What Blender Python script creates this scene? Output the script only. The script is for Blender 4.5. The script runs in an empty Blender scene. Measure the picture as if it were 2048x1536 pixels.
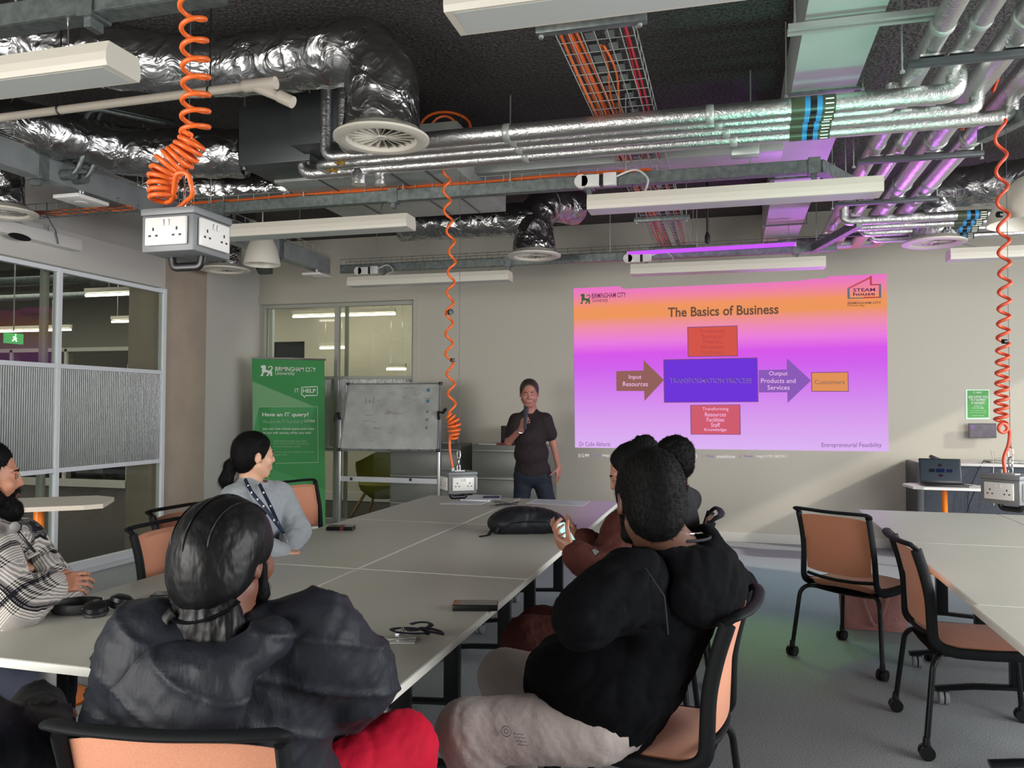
import bpy, bmesh, math, random
import numpy as np
from mathutils import Vector, Matrix, Quaternion
random.seed(7)
rng = np.random.RandomState(7)
C = bpy.context.scene.collection
R_ = math.radians
PI = math.pi

# ------------------------------------------------------------------ camera
CAM = Vector((0.0, 0.0, 1.47))
F_PX = 1600.0
YAW, PITCH, ROLL = R_(15.308), R_(1.638), R_(0.2245)

def cam_axes():
    fw0 = Vector((-math.sin(YAW), math.cos(YAW), 0)); r0 = Vector((math.cos(YAW), math.sin(YAW), 0)); z = Vector((0, 0, 1))
    f = fw0 * math.cos(PITCH) + z * math.sin(PITCH)
    u = -fw0 * math.sin(PITCH) + z * math.cos(PITCH)
    return (r0 * math.cos(ROLL) + u * math.sin(ROLL), -r0 * math.sin(ROLL) + u * math.cos(ROLL), f)
AX_R, AX_U, AX_F = cam_axes()
cam_data = bpy.data.cameras.new('camera')
cam_data.sensor_width = 36.0
cam_data.lens = 36.0 * F_PX / 2048.0
cam_data.clip_start = 0.05
cam = bpy.data.objects.new('camera', cam_data)
C.objects.link(cam)
m = Matrix.Identity(4)
for i in range(3):
    m[i][0] = AX_R[i]; m[i][1] = AX_U[i]; m[i][2] = -AX_F[i]; m[i][3] = CAM[i]
cam.matrix_world = m
bpy.context.scene.camera = cam

def ray(x, y):
    return AX_R * ((x - 1024) / F_PX) - AX_U * ((y - 768) / F_PX) + AX_F
def at(x, y, ax, val):
    """point of the room seen at photo pixel x, y on the plane ax = val"""
    i = 'xyz'.index(ax); d = ray(x, y)
    return CAM + d * ((val - CAM[i]) / d[i])
def pd(x, y, depth):
    return CAM + ray(x, y) * depth

# ------------------------------------------------------------------ world, lights, exposure
sc = bpy.context.scene
sc.view_settings.view_transform = 'Standard'
sc.view_settings.look = 'None'
sc.view_settings.exposure = 0.2
sc.view_settings.gamma = 1.0
sc.view_settings.use_curve_mapping = False
world = bpy.data.worlds.new('world'); sc.world = world
world.use_nodes = True
bg = world.node_tree.nodes['Background']
bg.inputs[0].default_value = (0.80, 0.90, 1.0, 1); bg.inputs[1].default_value = 0.35

def area(name, loc, target, sx, sy, power, col):
    l = bpy.data.lights.new(name, 'AREA'); l.shape = 'RECTANGLE'; l.size = sx; l.size_y = sy
    l.energy = power; l.color = col
    o = bpy.data.objects.new(name, l); C.objects.link(o); o.location = loc
    o.rotation_euler = (Vector(target) - Vector(loc)).to_track_quat('-Z', 'Y').to_euler()
    return o
def spot(name, loc, target, power, col, ang, blend=1.0, rad=0.1):
    l = bpy.data.lights.new(name, 'SPOT'); l.energy = power; l.color = col; l.spot_size = R_(ang); l.spot_blend = blend; l.shadow_soft_size = rad
    o = bpy.data.objects.new(name, l); C.objects.link(o); o.location = loc
    o.rotation_euler = (Vector(target) - Vector(loc)).to_track_quat('-Z', 'Y').to_euler()
    return o
# daylight through the windows on the right-hand side and behind the camera
area('window_daylight_right', (4.3, 3.7, 1.85), (-0.5, 5.0, 0.6), 6.4, 2.0, 440, (0.97, 0.98, 1.0))
area('window_daylight_rear', (-3.4, -1.7, 1.5), (-1.8, 2.5, 0.8), 3.4, 1.6, 255, (1.0, 0.97, 0.93))
# low sun slipping past the last window reveal on to the end wall
sun = bpy.data.lights.new('sun', 'SUN'); sun.energy = 2.1; sun.angle = R_(1.6); sun.color = (1.0, 0.96, 0.86)
so = bpy.data.objects.new('sun', sun); C.objects.link(so)
SUN_D = Vector((-0.86, 0.30, -0.46)).normalized()
so.rotation_euler = SUN_D.to_track_quat('-Z', 'Y').to_euler()
# coloured spots added to tint floor and ducts, no lamps of the room
spot('added_green_floor_spot', (-0.1, 6.6, 2.6), (0.2, 5.3, 0.0), 62, (0.42, 1.0, 0.10), 32, 1.0, 0.25)
spot('added_teal_floor_spot', (0.5, 7.6, 2.2), (0.2, 6.6, 0.0), 45, (0.42, 0.95, 1.0), 100, 1.0, 0.2)
spot('added_cyan_duct_spot', (0.6, 3.2, 1.1), (0.55, 4.2, 3.2), 95, (0.35, 1.0, 0.72), 52, 1.0, 0.2)
spot('added_violet_duct_spot', (1.0, 8.4, 1.5), (1.0, 7.3, 3.2), 120, (0.62, 0.16, 1.0), 80, 1.0, 0.2)

# ------------------------------------------------------------------ materials
def lin(c):
    return c / 12.92 if c <= 0.04045 else ((c + 0.055) / 1.055) ** 2.4
def rgb(h):
    if isinstance(h, str):
        return tuple(lin(int(h[i:i + 2], 16) / 255) for i in (0, 2, 4)) + (1,)
    return tuple(h) + (1,)
def M(name, col, rough=0.6, metal=0.0, bump=None, emit=0.0, vary=None, trans=0.0, spec=0.5, sheen=0.0, coat=0.0, alpha=1.0):
    """bump = (scale, strength, detail[, stretch xyz]); vary = (scale, colour2, contrast)"""
    mt = bpy.data.materials.new(name); mt.use_nodes = True
    nt = mt.node_tree; b = nt.nodes['Principled BSDF']
    b.inputs['Base Color'].default_value = rgb(col)
    b.inputs['Roughness'].default_value = rough; b.inputs['Metallic'].default_value = metal
    b.inputs['Specular IOR Level'].default_value = spec
    b.inputs['Transmission Weight'].default_value = trans
    b.inputs['Coat Weight'].default_value = coat
    b.inputs['Alpha'].default_value = alpha
    if sheen: b.inputs['Sheen Weight'].default_value = sheen; b.inputs['Sheen Roughness'].default_value = 0.4
    if emit:
        b.inputs['Emission Color'].default_value = rgb(col); b.inputs['Emission Strength'].default_value = emit
    tc = nt.nodes.new('ShaderNodeTexCoord')
    if bump:
        mp = nt.nodes.new('ShaderNodeMapping'); nt.links.new(tc.outputs['Object'], mp.inputs[0])
        if len(bump) > 3: mp.inputs['Scale'].default_value = bump[3]
        n = nt.nodes.new('ShaderNodeTexNoise'); n.inputs['Scale'].default_value = bump[0]; n.inputs['Detail'].default_value = bump[2]
        nt.links.new(mp.outputs[0], n.inputs['Vector'])
        bp = nt.nodes.new('ShaderNodeBump'); bp.inputs['Strength'].default_value = bump[1]; bp.inputs['Distance'].default_value = (bump[4] if len(bump) > 4 else 0.6) / bump[0]
        nt.links.new(n.outputs['Fac'], bp.inputs['Height']); nt.links.new(bp.outputs[0], b.inputs['Normal'])
    if vary:
        n2 = nt.nodes.new('ShaderNodeTexNoise'); n2.inputs['Scale'].default_value = vary[0]; n2.inputs['Detail'].default_value = 4
        nt.links.new(tc.outputs['Object'], n2.inputs['Vector'])
        cr = nt.nodes.new('ShaderNodeValToRGB')
        w = vary[2] / 2
        cr.color_ramp.elements[0].position = 0.5 - w; cr.color_ramp.elements[1].position = 0.5 + w
        cr.color_ramp.elements[0].color = rgb(col); cr.color_ramp.elements[1].color = rgb(vary[1])
        nt.links.new(n2.outputs['Fac'], cr.inputs[0]); nt.links.new(cr.outputs[0], b.inputs['Base Color'])
    return mt
def foil_mat(name, scale, strength, rough=0.22, col='c9c9c9'):
    mt = M(name, col, rough, 1.0)
    nt = mt.node_tree; b = nt.nodes['Principled BSDF']
    tc = nt.nodes.new('ShaderNodeTexCoord')
    n = nt.nodes.new('ShaderNodeTexNoise'); n.inputs['Scale'].default_value = scale * 0.6; n.inputs['Detail'].default_value = 3; n.inputs['Distortion'].default_value = 1.2
    nt.links.new(tc.outputs['Object'], n.inputs['Vector'])
    v = nt.nodes.new('ShaderNodeTexVoronoi'); v.inputs['Scale'].default_value = scale; v.feature = 'F1'
    mx = nt.nodes.new('ShaderNodeVectorMath'); mx.operation = 'MULTIPLY_ADD'
    nt.links.new(n.outputs['Color'], mx.inputs[0]); mx.inputs[1].default_value = (.12, .12, .12); nt.links.new(tc.outputs['Object'], mx.inputs[2])
    nt.links.new(mx.outputs[0], v.inputs['Vector'])
    ad = nt.nodes.new('ShaderNodeMath'); ad.operation = 'MULTIPLY_ADD'
    nt.links.new(v.outputs['Distance'], ad.inputs[0]); ad.inputs[1].default_value = 0.5; nt.links.new(n.outputs['Fac'], ad.inputs[2])
    bp = nt.nodes.new('ShaderNodeBump'); bp.inputs['Strength'].default_value = strength; bp.inputs['Distance'].default_value = 0.035
    nt.links.new(ad.outputs[0], bp.inputs['Height']); nt.links.new(bp.outputs[0], b.inputs['Normal'])
    return mt

mat = {}
mat['wall'] = M('painted wall', 'b9b4a7', 0.75, bump=(140, 0.06, 2))
mat['wallwhite'] = M('white painted wall', 'c6c3bc', 0.7, bump=(140, 0.05, 2))
mat['ceil'] = M('sprayed acoustic ceiling', '5a5653', 0.95, bump=(34, 1.0, 5), vary=(60, '1c1b1b', 0.35))
mat['carpet'] = M('carpet', 'b6bbbd', 0.95, bump=(330, 0.6, 3), vary=(170, '7d8183', 0.3), spec=0.1)
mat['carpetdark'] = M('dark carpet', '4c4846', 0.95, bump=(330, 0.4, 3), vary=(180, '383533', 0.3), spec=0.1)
mat['concrete'] = M('concrete', 'b0a190', 0.8, bump=(25, 0.12, 6), vary=(3.0, 'a39484', 0.5))
mat['frame'] = M('white frame', 'd8dde0', 0.45)
mat['frame2'] = M('grey frame', 'a8a89f', 0.45)
mat['foil'] = foil_mat('crumpled duct foil', 10, 0.75, 0.25, 'b8b8b8')
mat['foil2'] = foil_mat('pipe foil', 34, 0.16, 0.38, 'd0d0ce')
mat['galv'] = M('galvanised steel', '7d8482', 0.45, 0.7, vary=(26, '646c6a', 0.3))
mat['galv2'] = M('bright sheet steel', 'b9bcb6', 0.42, 0.5, vary=(3, '9aa09d', 0.6))
mat['steeldark'] = M('dark sheet steel', '4a4e50', 0.45, 0.5)
mat['chrome'] = M('polished steel', 'd5d5d5', 0.18, 1.0)
mat['lampwhite'] = M('white lamp housing', 'c9c4b7', 0.4)
mat['diffgrey'] = M('lamp diffuser', 'b9bdb9', 0.35)
mat['plastwhite'] = M('white plastic', 'd6d4d0', 0.35)
mat['pvc'] = M('off-white pipe', 'c3b9ab', 0.45)
mat['boxgrey'] = M('grey steel box', '6f7273', 0.5, 0.1)
mat['black'] = M('black plastic', '0d0e10', 0.38)
mat['blackmetal'] = M('black metal', '15171a', 0.35, 0.3)
mat['frameblk'] = M('chair frame', '17191b', 0.62, spec=.18)
mat['orange'] = M('orange cord', 'dc6528', 0.35)
mat['orangered'] = M('dark orange cord', 'c4492c', 0.35)
mat['orangeleg'] = M('orange leg', 'f07d10', 0.35)
mat['fabric'] = M('peach fabric', 'd8987a', 0.9, bump=(700, 0.35, 2), vary=(420, 'c78769', 0.35), sheen=0.3, spec=0.2)
mat['table'] = M('table laminate', 'b7b6ab', 0.38, vary=(1.4, 'aeada2', 0.8), spec=0.45)
mat['tableedge'] = M('table edge', 'dcdcd2', 0.45)
mat['cabinet'] = M('grey cabinet', '6f726c', 0.4, 0.1)
mat['felt'] = M('grey felt', '50555f', 0.95, bump=(200, 0.5, 3), vary=(120, '3b4049', 0.4))
mat['castor'] = M('grey castor', '8c9094', 0.4)
mat['glass'] = None
def glass(name, tint, rough=0.0, alpha=0.1, bumped=False):
    mt = bpy.data.materials.new(name); mt.use_nodes = True; nt = mt.node_tree
    nt.nodes.remove(nt.nodes['Principled BSDF']); out = nt.nodes['Material Output']
    g = nt.nodes.new('ShaderNodeBsdfGlossy'); g.inputs['Roughness'].default_value = max(rough, 0.02)
    t = nt.nodes.new('ShaderNodeBsdfTransparent'); t.inputs[0].default_value = rgb(tint)
    mx = nt.nodes.new('ShaderNodeMixShader'); lw = nt.nodes.new('ShaderNodeLayerWeight'); lw.inputs[0].default_value = .5
    pw = nt.nodes.new('ShaderNodeMath'); pw.operation = 'POWER'; nt.links.new(lw.outputs['Facing'], pw.inputs[0]); pw.inputs[1].default_value = 4.0
    ma = nt.nodes.new('ShaderNodeMath'); ma.operation = 'MULTIPLY_ADD'; nt.links.new(pw.outputs[0], ma.inputs[0]); ma.inputs[1].default_value = .8; ma.inputs[2].default_value = .04
    nt.links.new(ma.outputs[0], mx.inputs[0]); nt.links.new(t.outputs[0], mx.inputs[1]); nt.links.new(g.outputs[0], mx.inputs[2])
    nt.links.new(mx.outputs[0], out.inputs[0])
    return mt
mat['glass'] = glass('clear glass', 'f0f3ee')
def reeded():
    mt = bpy.data.materials.new('reeded glass'); mt.use_nodes = True; nt = mt.node_tree
    nt.nodes.remove(nt.nodes['Principled BSDF']); out = nt.nodes['Material Output']
    g = nt.nodes.new('ShaderNodeBsdfGlossy'); g.inputs['Roughness'].default_value = 0.28
    tl = nt.nodes.new('ShaderNodeBsdfRefraction'); tl.inputs['IOR'].default_value = 1.12; tl.inputs['Roughness'].default_value = 0.35
    tl.inputs[0].default_value = rgb('c6ccc6')
    df = nt.nodes.new('ShaderNodeBsdfDiffuse'); df.inputs[0].default_value = rgb('b0b4b4')
    tc = nt.nodes.new('ShaderNodeTexCoord'); sp = nt.nodes.new('ShaderNodeSeparateXYZ'); nt.links.new(tc.outputs['Object'], sp.inputs[0])
    ad = nt.nodes.new('ShaderNodeMath'); ad.operation = 'ADD'; nt.links.new(sp.outputs[0], ad.inputs[0]); nt.links.new(sp.outputs[1], ad.inputs[1])
    mu = nt.nodes.new('ShaderNodeMath'); mu.operation = 'MULTIPLY'; mu.inputs[1].default_value = 2 * PI / 0.022; nt.links.new(ad.outputs[0], mu.inputs[0])
    si = nt.nodes.new('ShaderNodeMath'); si.operation = 'SINE'; nt.links.new(mu.outputs[0], si.inputs[0])
    bp = nt.nodes.new('ShaderNodeBump'); bp.inputs['Strength'].default_value = 0.9; bp.inputs['Distance'].default_value = 0.004
    nt.links.new(si.outputs[0], bp.inputs['Height'])
    for s in (g, tl, df): nt.links.new(bp.outputs[0], s.inputs['Normal'])
    m1 = nt.nodes.new('ShaderNodeMixShader'); m1.inputs[0].default_value = 0.35; nt.links.new(tl.outputs[0], m1.inputs[1]); nt.links.new(df.outputs[0], m1.inputs[2])
    m2 = nt.nodes.new('ShaderNodeMixShader'); m2.inputs[0].default_value = 0.16; nt.links.new(m1.outputs[0], m2.inputs[1]); nt.links.new(g.outputs[0], m2.inputs[2])
    nt.links.new(m2.outputs[0], out.inputs[0])
    return mt
mat['reeded'] = reeded()

# ------------------------------------------------------------------ mesh helpers
def frame_of(d, up=Vector((0, 0, 1))):
    d = d.normalized()
    if abs(d.dot(up)) > 0.98: up = Vector((0, 1, 0))
    s = d.cross(up).normalized(); return s, s.cross(d).normalized(), d
class MB:
    def __init__(s): s.bm = bmesh.new()
    def box(s, c, size, rot=None, bevel=0.0, seg=2):
        r = bmesh.ops.create_cube(s.bm, size=1.0); vs = r['verts']
        mt = Matrix.Translation(Vector(c)) @ (rot.to_4x4() if rot is not None else Matrix.Identity(4)) @ Matrix.Diagonal((*size, 1))
        bmesh.ops.transform(s.bm, matrix=mt, verts=vs)
        if bevel > 0:
            es = list({e for v in vs for e in v.link_edges})
            bmesh.ops.bevel(s.bm, geom=es, offset=bevel, segments=seg, affect='EDGES', profile=0.5)
        return s
    def bb(s, p0, p1, bevel=0.0):
        c = [(a + b) / 2 for a, b in zip(p0, p1)]; return s.box(c, [abs(b - a) for a, b in zip(p0, p1)], bevel=bevel)
    def cyl(s, p0, p1, r0, r1=None, seg=16, cap=True):
        return s.tube([p0, p1], [r0, r0 if r1 is None else r1], seg, cap)
    def tube(s, pts, r, seg=10, cap=True, closed=False, flat=None, up=None, jit=0.0):
        """sweep a circle (or an ellipse: flat = (width, height) radii) along pts"""
        P = [Vector(p) for p in pts]; n = len(P); rings = []
        rs = r if isinstance(r, (list, tuple)) else [r] * n
        nrm = None
        for i in range(n):
            if closed: d = P[(i + 1) % n] - P[i - 1]
            else: d = P[min(i + 1, n - 1)] - P[max(i - 1, 0)]
            d.normalize()
            if up is not None:
                a = d.cross(Vector(up)).normalized(); b = a.cross(d)
            else:
                if nrm is None: a, nrm, _ = frame_of(d)
                nrm = (nrm - d * nrm.dot(d)).normalized(); a = d.cross(nrm).normalized(); b = nrm
            ring = []
            for k in range(seg):
                t = 2 * PI * k / seg; ca, sa = math.cos(t), math.sin(t)
                rr = rs[i] * (1 + (random.uniform(-jit, jit) if jit else 0))
                if flat: ra, rb = flat[0] * (rs[i] if r != 1 else 1), flat[1] * (rs[i] if r != 1 else 1)
                else: ra = rb = rr
                ring.append(s.bm.verts.new(P[i] + a * (ra * ca) + b * (rb * sa)))
            rings.append(ring)
        m_ = n if closed else n - 1
        for i in range(m_):
            A, B = rings[i], rings[(i + 1) % n]
            for k in range(seg):
                s.bm.faces.new((A[k], A[(k + 1) % seg], B[(k + 1) % seg], B[k]))
        if cap and not closed:
            s.bm.faces.new(rings[0][::-1]); s.bm.faces.new(rings[-1])
        return s
    def lathe(s, prof, o=(0, 0, 0), axis=(0, 0, 1), seg=32, closed=False):
        a, b, d = frame_of(Vector(axis)); o = Vector(o); rings = []
        for (r, h) in prof:
            if r < 1e-5: rings.append([s.bm.verts.new(o + d * h)])
            else: rings.append([s.bm.verts.new(o + d * h + a * (r * math.cos(2 * PI * k / seg)) + b * (r * math.sin(2 * PI * k / seg))) for k in range(seg)])
        for A, B in zip(rings, rings[1:]):
            if len(A) == 1 and len(B) == 1: continue
            for k in range(seg):
                k2 = (k + 1) % seg
                if len(A) == 1: s.bm.faces.new((A[0], B[k2], B[k]))
                elif len(B) == 1: s.bm.faces.new((A[k], A[k2], B[0]))
                else: s.bm.faces.new((A[k], A[k2], B[k2], B[k]))
        return s
    def prism(s, poly, o, u, v, h):
        """polygon (list of 2D) in the plane o + u*x + v*y, thickness vector h"""
        o, u, v, h = Vector(o), Vector(u), Vector(v), Vector(h)
        A = [s.bm.verts.new(o + u * x + v * y) for x, y in poly]; B = [s.bm.verts.new(p.co + h) for p in A]
        n = len(A)
        s.bm.faces.new(A[::-1]); s.bm.faces.new(B)
        for i in range(n): s.bm.faces.new((A[i], A[(i + 1) % n], B[(i + 1) % n], B[i]))
        return s
    def grid(s, fn, nu, nv, thick=0.0):
        """surface fn(u,v)->Vector, u,v in 0..1; thick gives a closed slab along the normals"""
        V = [[Vector(fn(i / nu, j / nv)) for j in range(nv + 1)] for i in range(nu + 1)]
        def nor(i, j):
            du = V[min(i + 1, nu)][j] - V[max(i - 1, 0)][j]; dv = V[i][min(j + 1, nv)] - V[i][max(j - 1, 0)]
            return du.cross(dv).normalized()
        A = [[s.bm.verts.new(V[i][j]) for j in range(nv + 1)] for i in range(nu + 1)]
        for i in range(nu):
            for j in range(nv): s.bm.faces.new((A[i][j], A[i + 1][j], A[i + 1][j + 1], A[i][j + 1]))
        if thick:
            def tk(i, j):
                e = min(i, nu - i) / nu, min(j, nv - j) / nv
                return thick * (min(1, e[0] * 12) ** .5) * (min(1, e[1] * 12) ** .5) if not callable(thick) else thick(i / nu, j / nv)
            B = [[s.bm.verts.new(V[i][j] - nor(i, j) * max(tk(i, j), 0.0015)) for j in range(nv + 1)] for i in range(nu + 1)]
            for i in range(nu):
                for j in range(nv): s.bm.faces.new((B[i][j + 1], B[i + 1][j + 1], B[i + 1][j], B[i][j]))
            for i in range(nu):
                s.bm.faces.new((A[i + 1][0], A[i][0], B[i][0], B[i + 1][0])); s.bm.faces.new((A[i][nv], A[i + 1][nv], B[i + 1][nv], B[i][nv]))
            for j in range(nv):
                s.bm.faces.new((A[0][j], A[0][j + 1], B[0][j + 1], B[0][j])); s.bm.faces.new((A[nu][j + 1], A[nu][j], B[nu][j], B[nu][j + 1]))
        return s
    def build(s, name, mt, parent=None, smooth=None, world=True, mats=None):
        bmesh.ops.recalc_face_normals(s.bm, faces=s.bm.faces)
        me = bpy.data.meshes.new(name); s.bm.to_mesh(me); s.bm.free()
        if smooth is None: smooth = 38
        if smooth:
            me.shade_smooth(); me.set_sharp_from_angle(angle=R_(smooth))
        me.materials.append(mat[mt] if isinstance(mt, str) else mt)
        return link(name, me, parent, world)
def link(name, me, parent=None, world=True):
    o = bpy.data.objects.new(name, me); C.objects.link(o)
    if parent is not None:
        o.parent = parent
        if world: o.matrix_parent_inverse = world_of(parent).inverted()
    return o
def world_of(o):
    if o.parent is None: return o.matrix_basis.copy()
    return world_of(o.parent) @ o.matrix_parent_inverse @ o.matrix_basis
def thing(name, label, cat, loc=(0, 0, 0), rotz=0.0, group=None):
    o = bpy.data.objects.new(name, None); o.empty_display_size = 0.1; C.objects.link(o)
    o.location = loc; o.rotation_euler = (0, 0, rotz)
    return tag(o, label, cat, group)
def tag(o, label, cat, group=None, kind=None):
    o['label'] = label; o['category'] = cat
    if group: o['group'] = group
    if kind: o['kind'] = kind
    return o
def struct(o):
    o['kind'] = 'structure'; return o
def dup(root, loc=None, rotz=None, label=None, group=None, parent=None):
    r = root.copy(); C.objects.link(r)
    if parent is not None: r.parent = parent
    if loc is not None: r.location = loc
    if rotz is not None: r.rotation_euler = (0, 0, rotz)
    if label: r['label'] = label
    if group: r['group'] = group
    for ch in list(root.children): dup(ch, parent=r)
    return r
def fillet(pts, r, n=6):
    P = [Vector(p) for p in pts]; out = [P[0]]
    for i in range(1, len(P) - 1):
        a, b, c = P[i - 1], P[i], P[i + 1]
        d1 = (a - b); d2 = (c - b); l = min(r, d1.length * .49, d2.length * .49)
        p, q = b + d1.normalized() * l, b + d2.normalized() * l
        for k in range(n + 1):
            t = k / n; out.append(p * (1 - t) ** 2 + b * 2 * t * (1 - t) + q * t * t)
    out.append(P[-1]); return out
def dense(pts, step):
    P = [Vector(p) for p in pts]; out = [P[0]]
    for a, b in zip(P, P[1:]):
        n = max(1, int((b - a).length / step))
        for k in range(1, n + 1): out.append(a.lerp(b, k / n))
    return out
def text_mesh(txt, size, o, u, v, align='CENTER', lift=0.0, sx=1.0, bold=0.0, spacing=1.0, line=1.0):
    """returns a mesh of txt lying in the plane o,u,v"""
    cu = bpy.data.curves.new('txt', 'FONT'); cu.body = txt; cu.size = size; cu.align_x = align; cu.align_y = 'CENTER'
    cu.offset = bold; cu.space_character = spacing; cu.space_line = line; cu.resolution_u = 3
    ob = bpy.data.objects.new('txt', cu); C.objects.link(ob)
    dg = bpy.context.evaluated_depsgraph_get(); dg.update()
    me = bpy.data.meshes.new_from_object(ob.evaluated_get(dg))
    bpy.data.objects.remove(ob); bpy.data.curves.remove(cu)
    u, v = Vector(u).normalized(), Vector(v).normalized(); n = u.cross(v); o = Vector(o) + n * lift
    mt = Matrix(((u.x * sx, v.x, n.x, o.x), (u.y * sx, v.y, n.y, o.y), (u.z * sx, v.z, n.z, o.z), (0, 0, 0, 1)))
    me.transform(mt); return me
def text(name, txt, size, o, u, v, mt, parent, **k):
    me = text_mesh(txt, size, o, u, v, **k); me.materials.clear(); me.materials.append(mat[mt] if isinstance(mt, str) else mt)
    me.name = name
    return link(name, me, parent)
# ------------------------------------------------------------------ the room
YB, XL, ZC = 9.18, -5.5, 3.6
MB().bb((-5.6, -2.6, -0.1), (4.6, YB, 0)).build('floor', 'carpet')['kind'] = 'structure'
MB().bb((-5.94, -2.6, ZC), (4.6, YB, ZC + .1)).build('ceiling', 'ceil')['kind'] = 'structure'
b = MB(); b.bb((-3.76, YB, 0), (4.6, YB + .15, ZC)); b.bb((-6.1, YB, 2.78), (-3.76, YB + .15, ZC)); b.bb((-6.1, YB, 0), (-5.9, YB + .15, 2.78))
b.build('wall_back', 'wall')['kind'] = 'structure'
b = MB(); b.bb((XL - .12, -2.6, 2.62), (XL, 6.83, ZC)); b.bb((-6.06, 7.5, 0), (-5.94, YB, ZC))
b.build('wall_left', 'wallwhite')['kind'] = 'structure'
MB().bb((XL - .02, 1.5, 2.63), (XL + .1, 6.67, 2.94), bevel=.004).build('trim_1', 'wallwhite')['kind'] = 'structure'
b = MB(); b.box((-5.72, 7.165, 1.8), (.44, .67, 3.6), bevel=.012); b.build('wall_column', 'concrete')['kind'] = 'structure'
b = MB(); b.bb((4.6, -2.6, 0), (4.7, 9.18, .8)); b.bb((4.6, -2.6, 2.75), (4.7, 9.18, ZC)); b.bb((4.6, -2.6, .8), (4.7, 6.2, 2.75)); b.bb((4.6, 8.95, .8), (4.7, 9.18, 2.75))
b.build('wall_right', 'wallwhite')['kind'] = 'structure'
MB().bb((-5.6, -2.7, 0), (4.6, -2.6, ZC)).build('wall_rear', 'wallwhite')['kind'] = 'structure'
b = MB(); b.bb((-3.70, YB - .016, 0), (4.6, YB, .105), bevel=.004); b.build('baseboard_back', 'wallwhite')['kind'] = 'structure'
b = MB(); b.bb((-5.94, 7.52, 0), (-5.925, YB, .1)); b.build('baseboard_left', 'wallwhite')['kind'] = 'structure'
# shallow frame box round the glazing of the end wall
b = MB(); b.bb((-5.94, YB - .025, 2.79), (-3.72, YB, 2.9)); b.bb((-3.77, YB - .025, 0), (-3.72, YB, 2.79)); b.build('trim_2', 'wall')['kind'] = 'structure'

def pane(name, p0, p1, mt, parent): MB().bb(p0, p1).build(name, mt, parent, smooth=0)
# window_1: the glazed partition on the left
w1 = MB()
ys = [-1.1, .2, 1.52, 2.85, 4.17, 5.5, 6.8]
for y in ys: w1.bb((XL - .032, y - .019, .0), (XL + .032, y + .019, 2.64))
for z, t in ((0.07, .035), (.92, .019), (1.8, .019), (2.615, .02)): w1.bb((XL - .028, ys[0] - .01, z - t), (XL + .028, 6.81, z + t))
w1.bb((XL - .05, ys[0], 0), (XL + .07, 6.85, .035))
W1 = w1.build('window_1', 'frame', smooth=0); W1['kind'] = 'structure'
for z0, z1, mt in ((.1, .9, 'glass'), (.94, 1.78, 'reeded'), (1.82, 2.6, 'glass')):
    pane('window_pane', (XL - .006, ys[0], z0), (XL + .006, 6.78, z1), mt, W1)
b = MB()
for y in ys[:-1]: b.bb((XL - .16, y - .03, 0), (XL - .12, y + .03, 2.62))
b.build('inner_post', 'frame2', W1, smooth=0)
# window_2: glazing in the end wall
w2 = MB(); x0, x1 = -5.9, -3.76
for x in (x0 + .02, -4.83, x1 - .015): w2.bb((x - .022, YB - .004, 0), (x + .022, YB + .084, 2.78))
w2.bb((x0, YB, .0), (x1, YB + .08, .05))
for z, t in ((.925, .022), (1.83, .02), (2.76, .025)): w2.bb((x0, YB, z - t), (x1, YB + .08, z + t))
W2 = w2.build('window_2', 'frame2', smooth=0); W2['kind'] = 'structure'
for z0, z1, mt in ((.05, .9, 'glass'), (.95, 1.81, 'reeded'), (1.85, 2.73, 'glass')):
    pane('window_pane', (x0, YB + .035, z0), (x1, YB + .047, z1), mt, W2)
pane('window_post', (-4.76, YB + .1, .0), (-4.72, YB + .14, 2.75), 'frame2', W2)
pane('window_jamb', (x0 + .05, YB + .09, 0), (x0 + .1, YB + .14, 2.75), 'frame', W2)

# ---- the office beyond the glass
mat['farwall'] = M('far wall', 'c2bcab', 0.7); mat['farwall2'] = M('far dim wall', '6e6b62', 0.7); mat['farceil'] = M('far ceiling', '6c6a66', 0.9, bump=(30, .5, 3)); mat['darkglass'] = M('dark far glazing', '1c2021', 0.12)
mat['tube'] = M('lit tube', 'fff8e6', 0.5, emit=7.0)
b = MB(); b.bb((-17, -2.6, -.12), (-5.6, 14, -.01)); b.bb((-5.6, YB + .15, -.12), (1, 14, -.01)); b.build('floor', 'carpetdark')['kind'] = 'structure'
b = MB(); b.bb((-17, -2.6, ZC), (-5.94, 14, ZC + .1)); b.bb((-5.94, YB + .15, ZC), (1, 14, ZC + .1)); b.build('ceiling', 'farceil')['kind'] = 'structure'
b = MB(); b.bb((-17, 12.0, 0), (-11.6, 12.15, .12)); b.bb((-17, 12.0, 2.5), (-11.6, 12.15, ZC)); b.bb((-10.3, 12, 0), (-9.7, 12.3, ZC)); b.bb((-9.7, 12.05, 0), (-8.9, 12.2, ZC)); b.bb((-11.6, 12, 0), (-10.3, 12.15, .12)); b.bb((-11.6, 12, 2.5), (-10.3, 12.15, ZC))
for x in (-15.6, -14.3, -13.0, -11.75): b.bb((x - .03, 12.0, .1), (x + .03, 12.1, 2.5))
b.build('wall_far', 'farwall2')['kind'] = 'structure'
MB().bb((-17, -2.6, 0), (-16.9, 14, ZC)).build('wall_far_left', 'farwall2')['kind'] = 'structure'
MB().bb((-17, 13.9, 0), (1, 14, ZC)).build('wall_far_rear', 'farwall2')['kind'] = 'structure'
b = MB(); b.bb((-7.55, 11.4, 0), (-2.5, 11.55, 1.9)); b.bb((-6.55, 11.4, 1.9), (-2.5, 11.55, ZC)); b.bb((-7.55, 11.4, 2.5), (-6.55, 11.55, ZC)); b.bb((-8.9, 11.4, 0), (-7.55, 11.55, ZC)); b.bb((-7.2, 11.38, 1.9), (-7.14, 11.5, 2.5))
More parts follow.
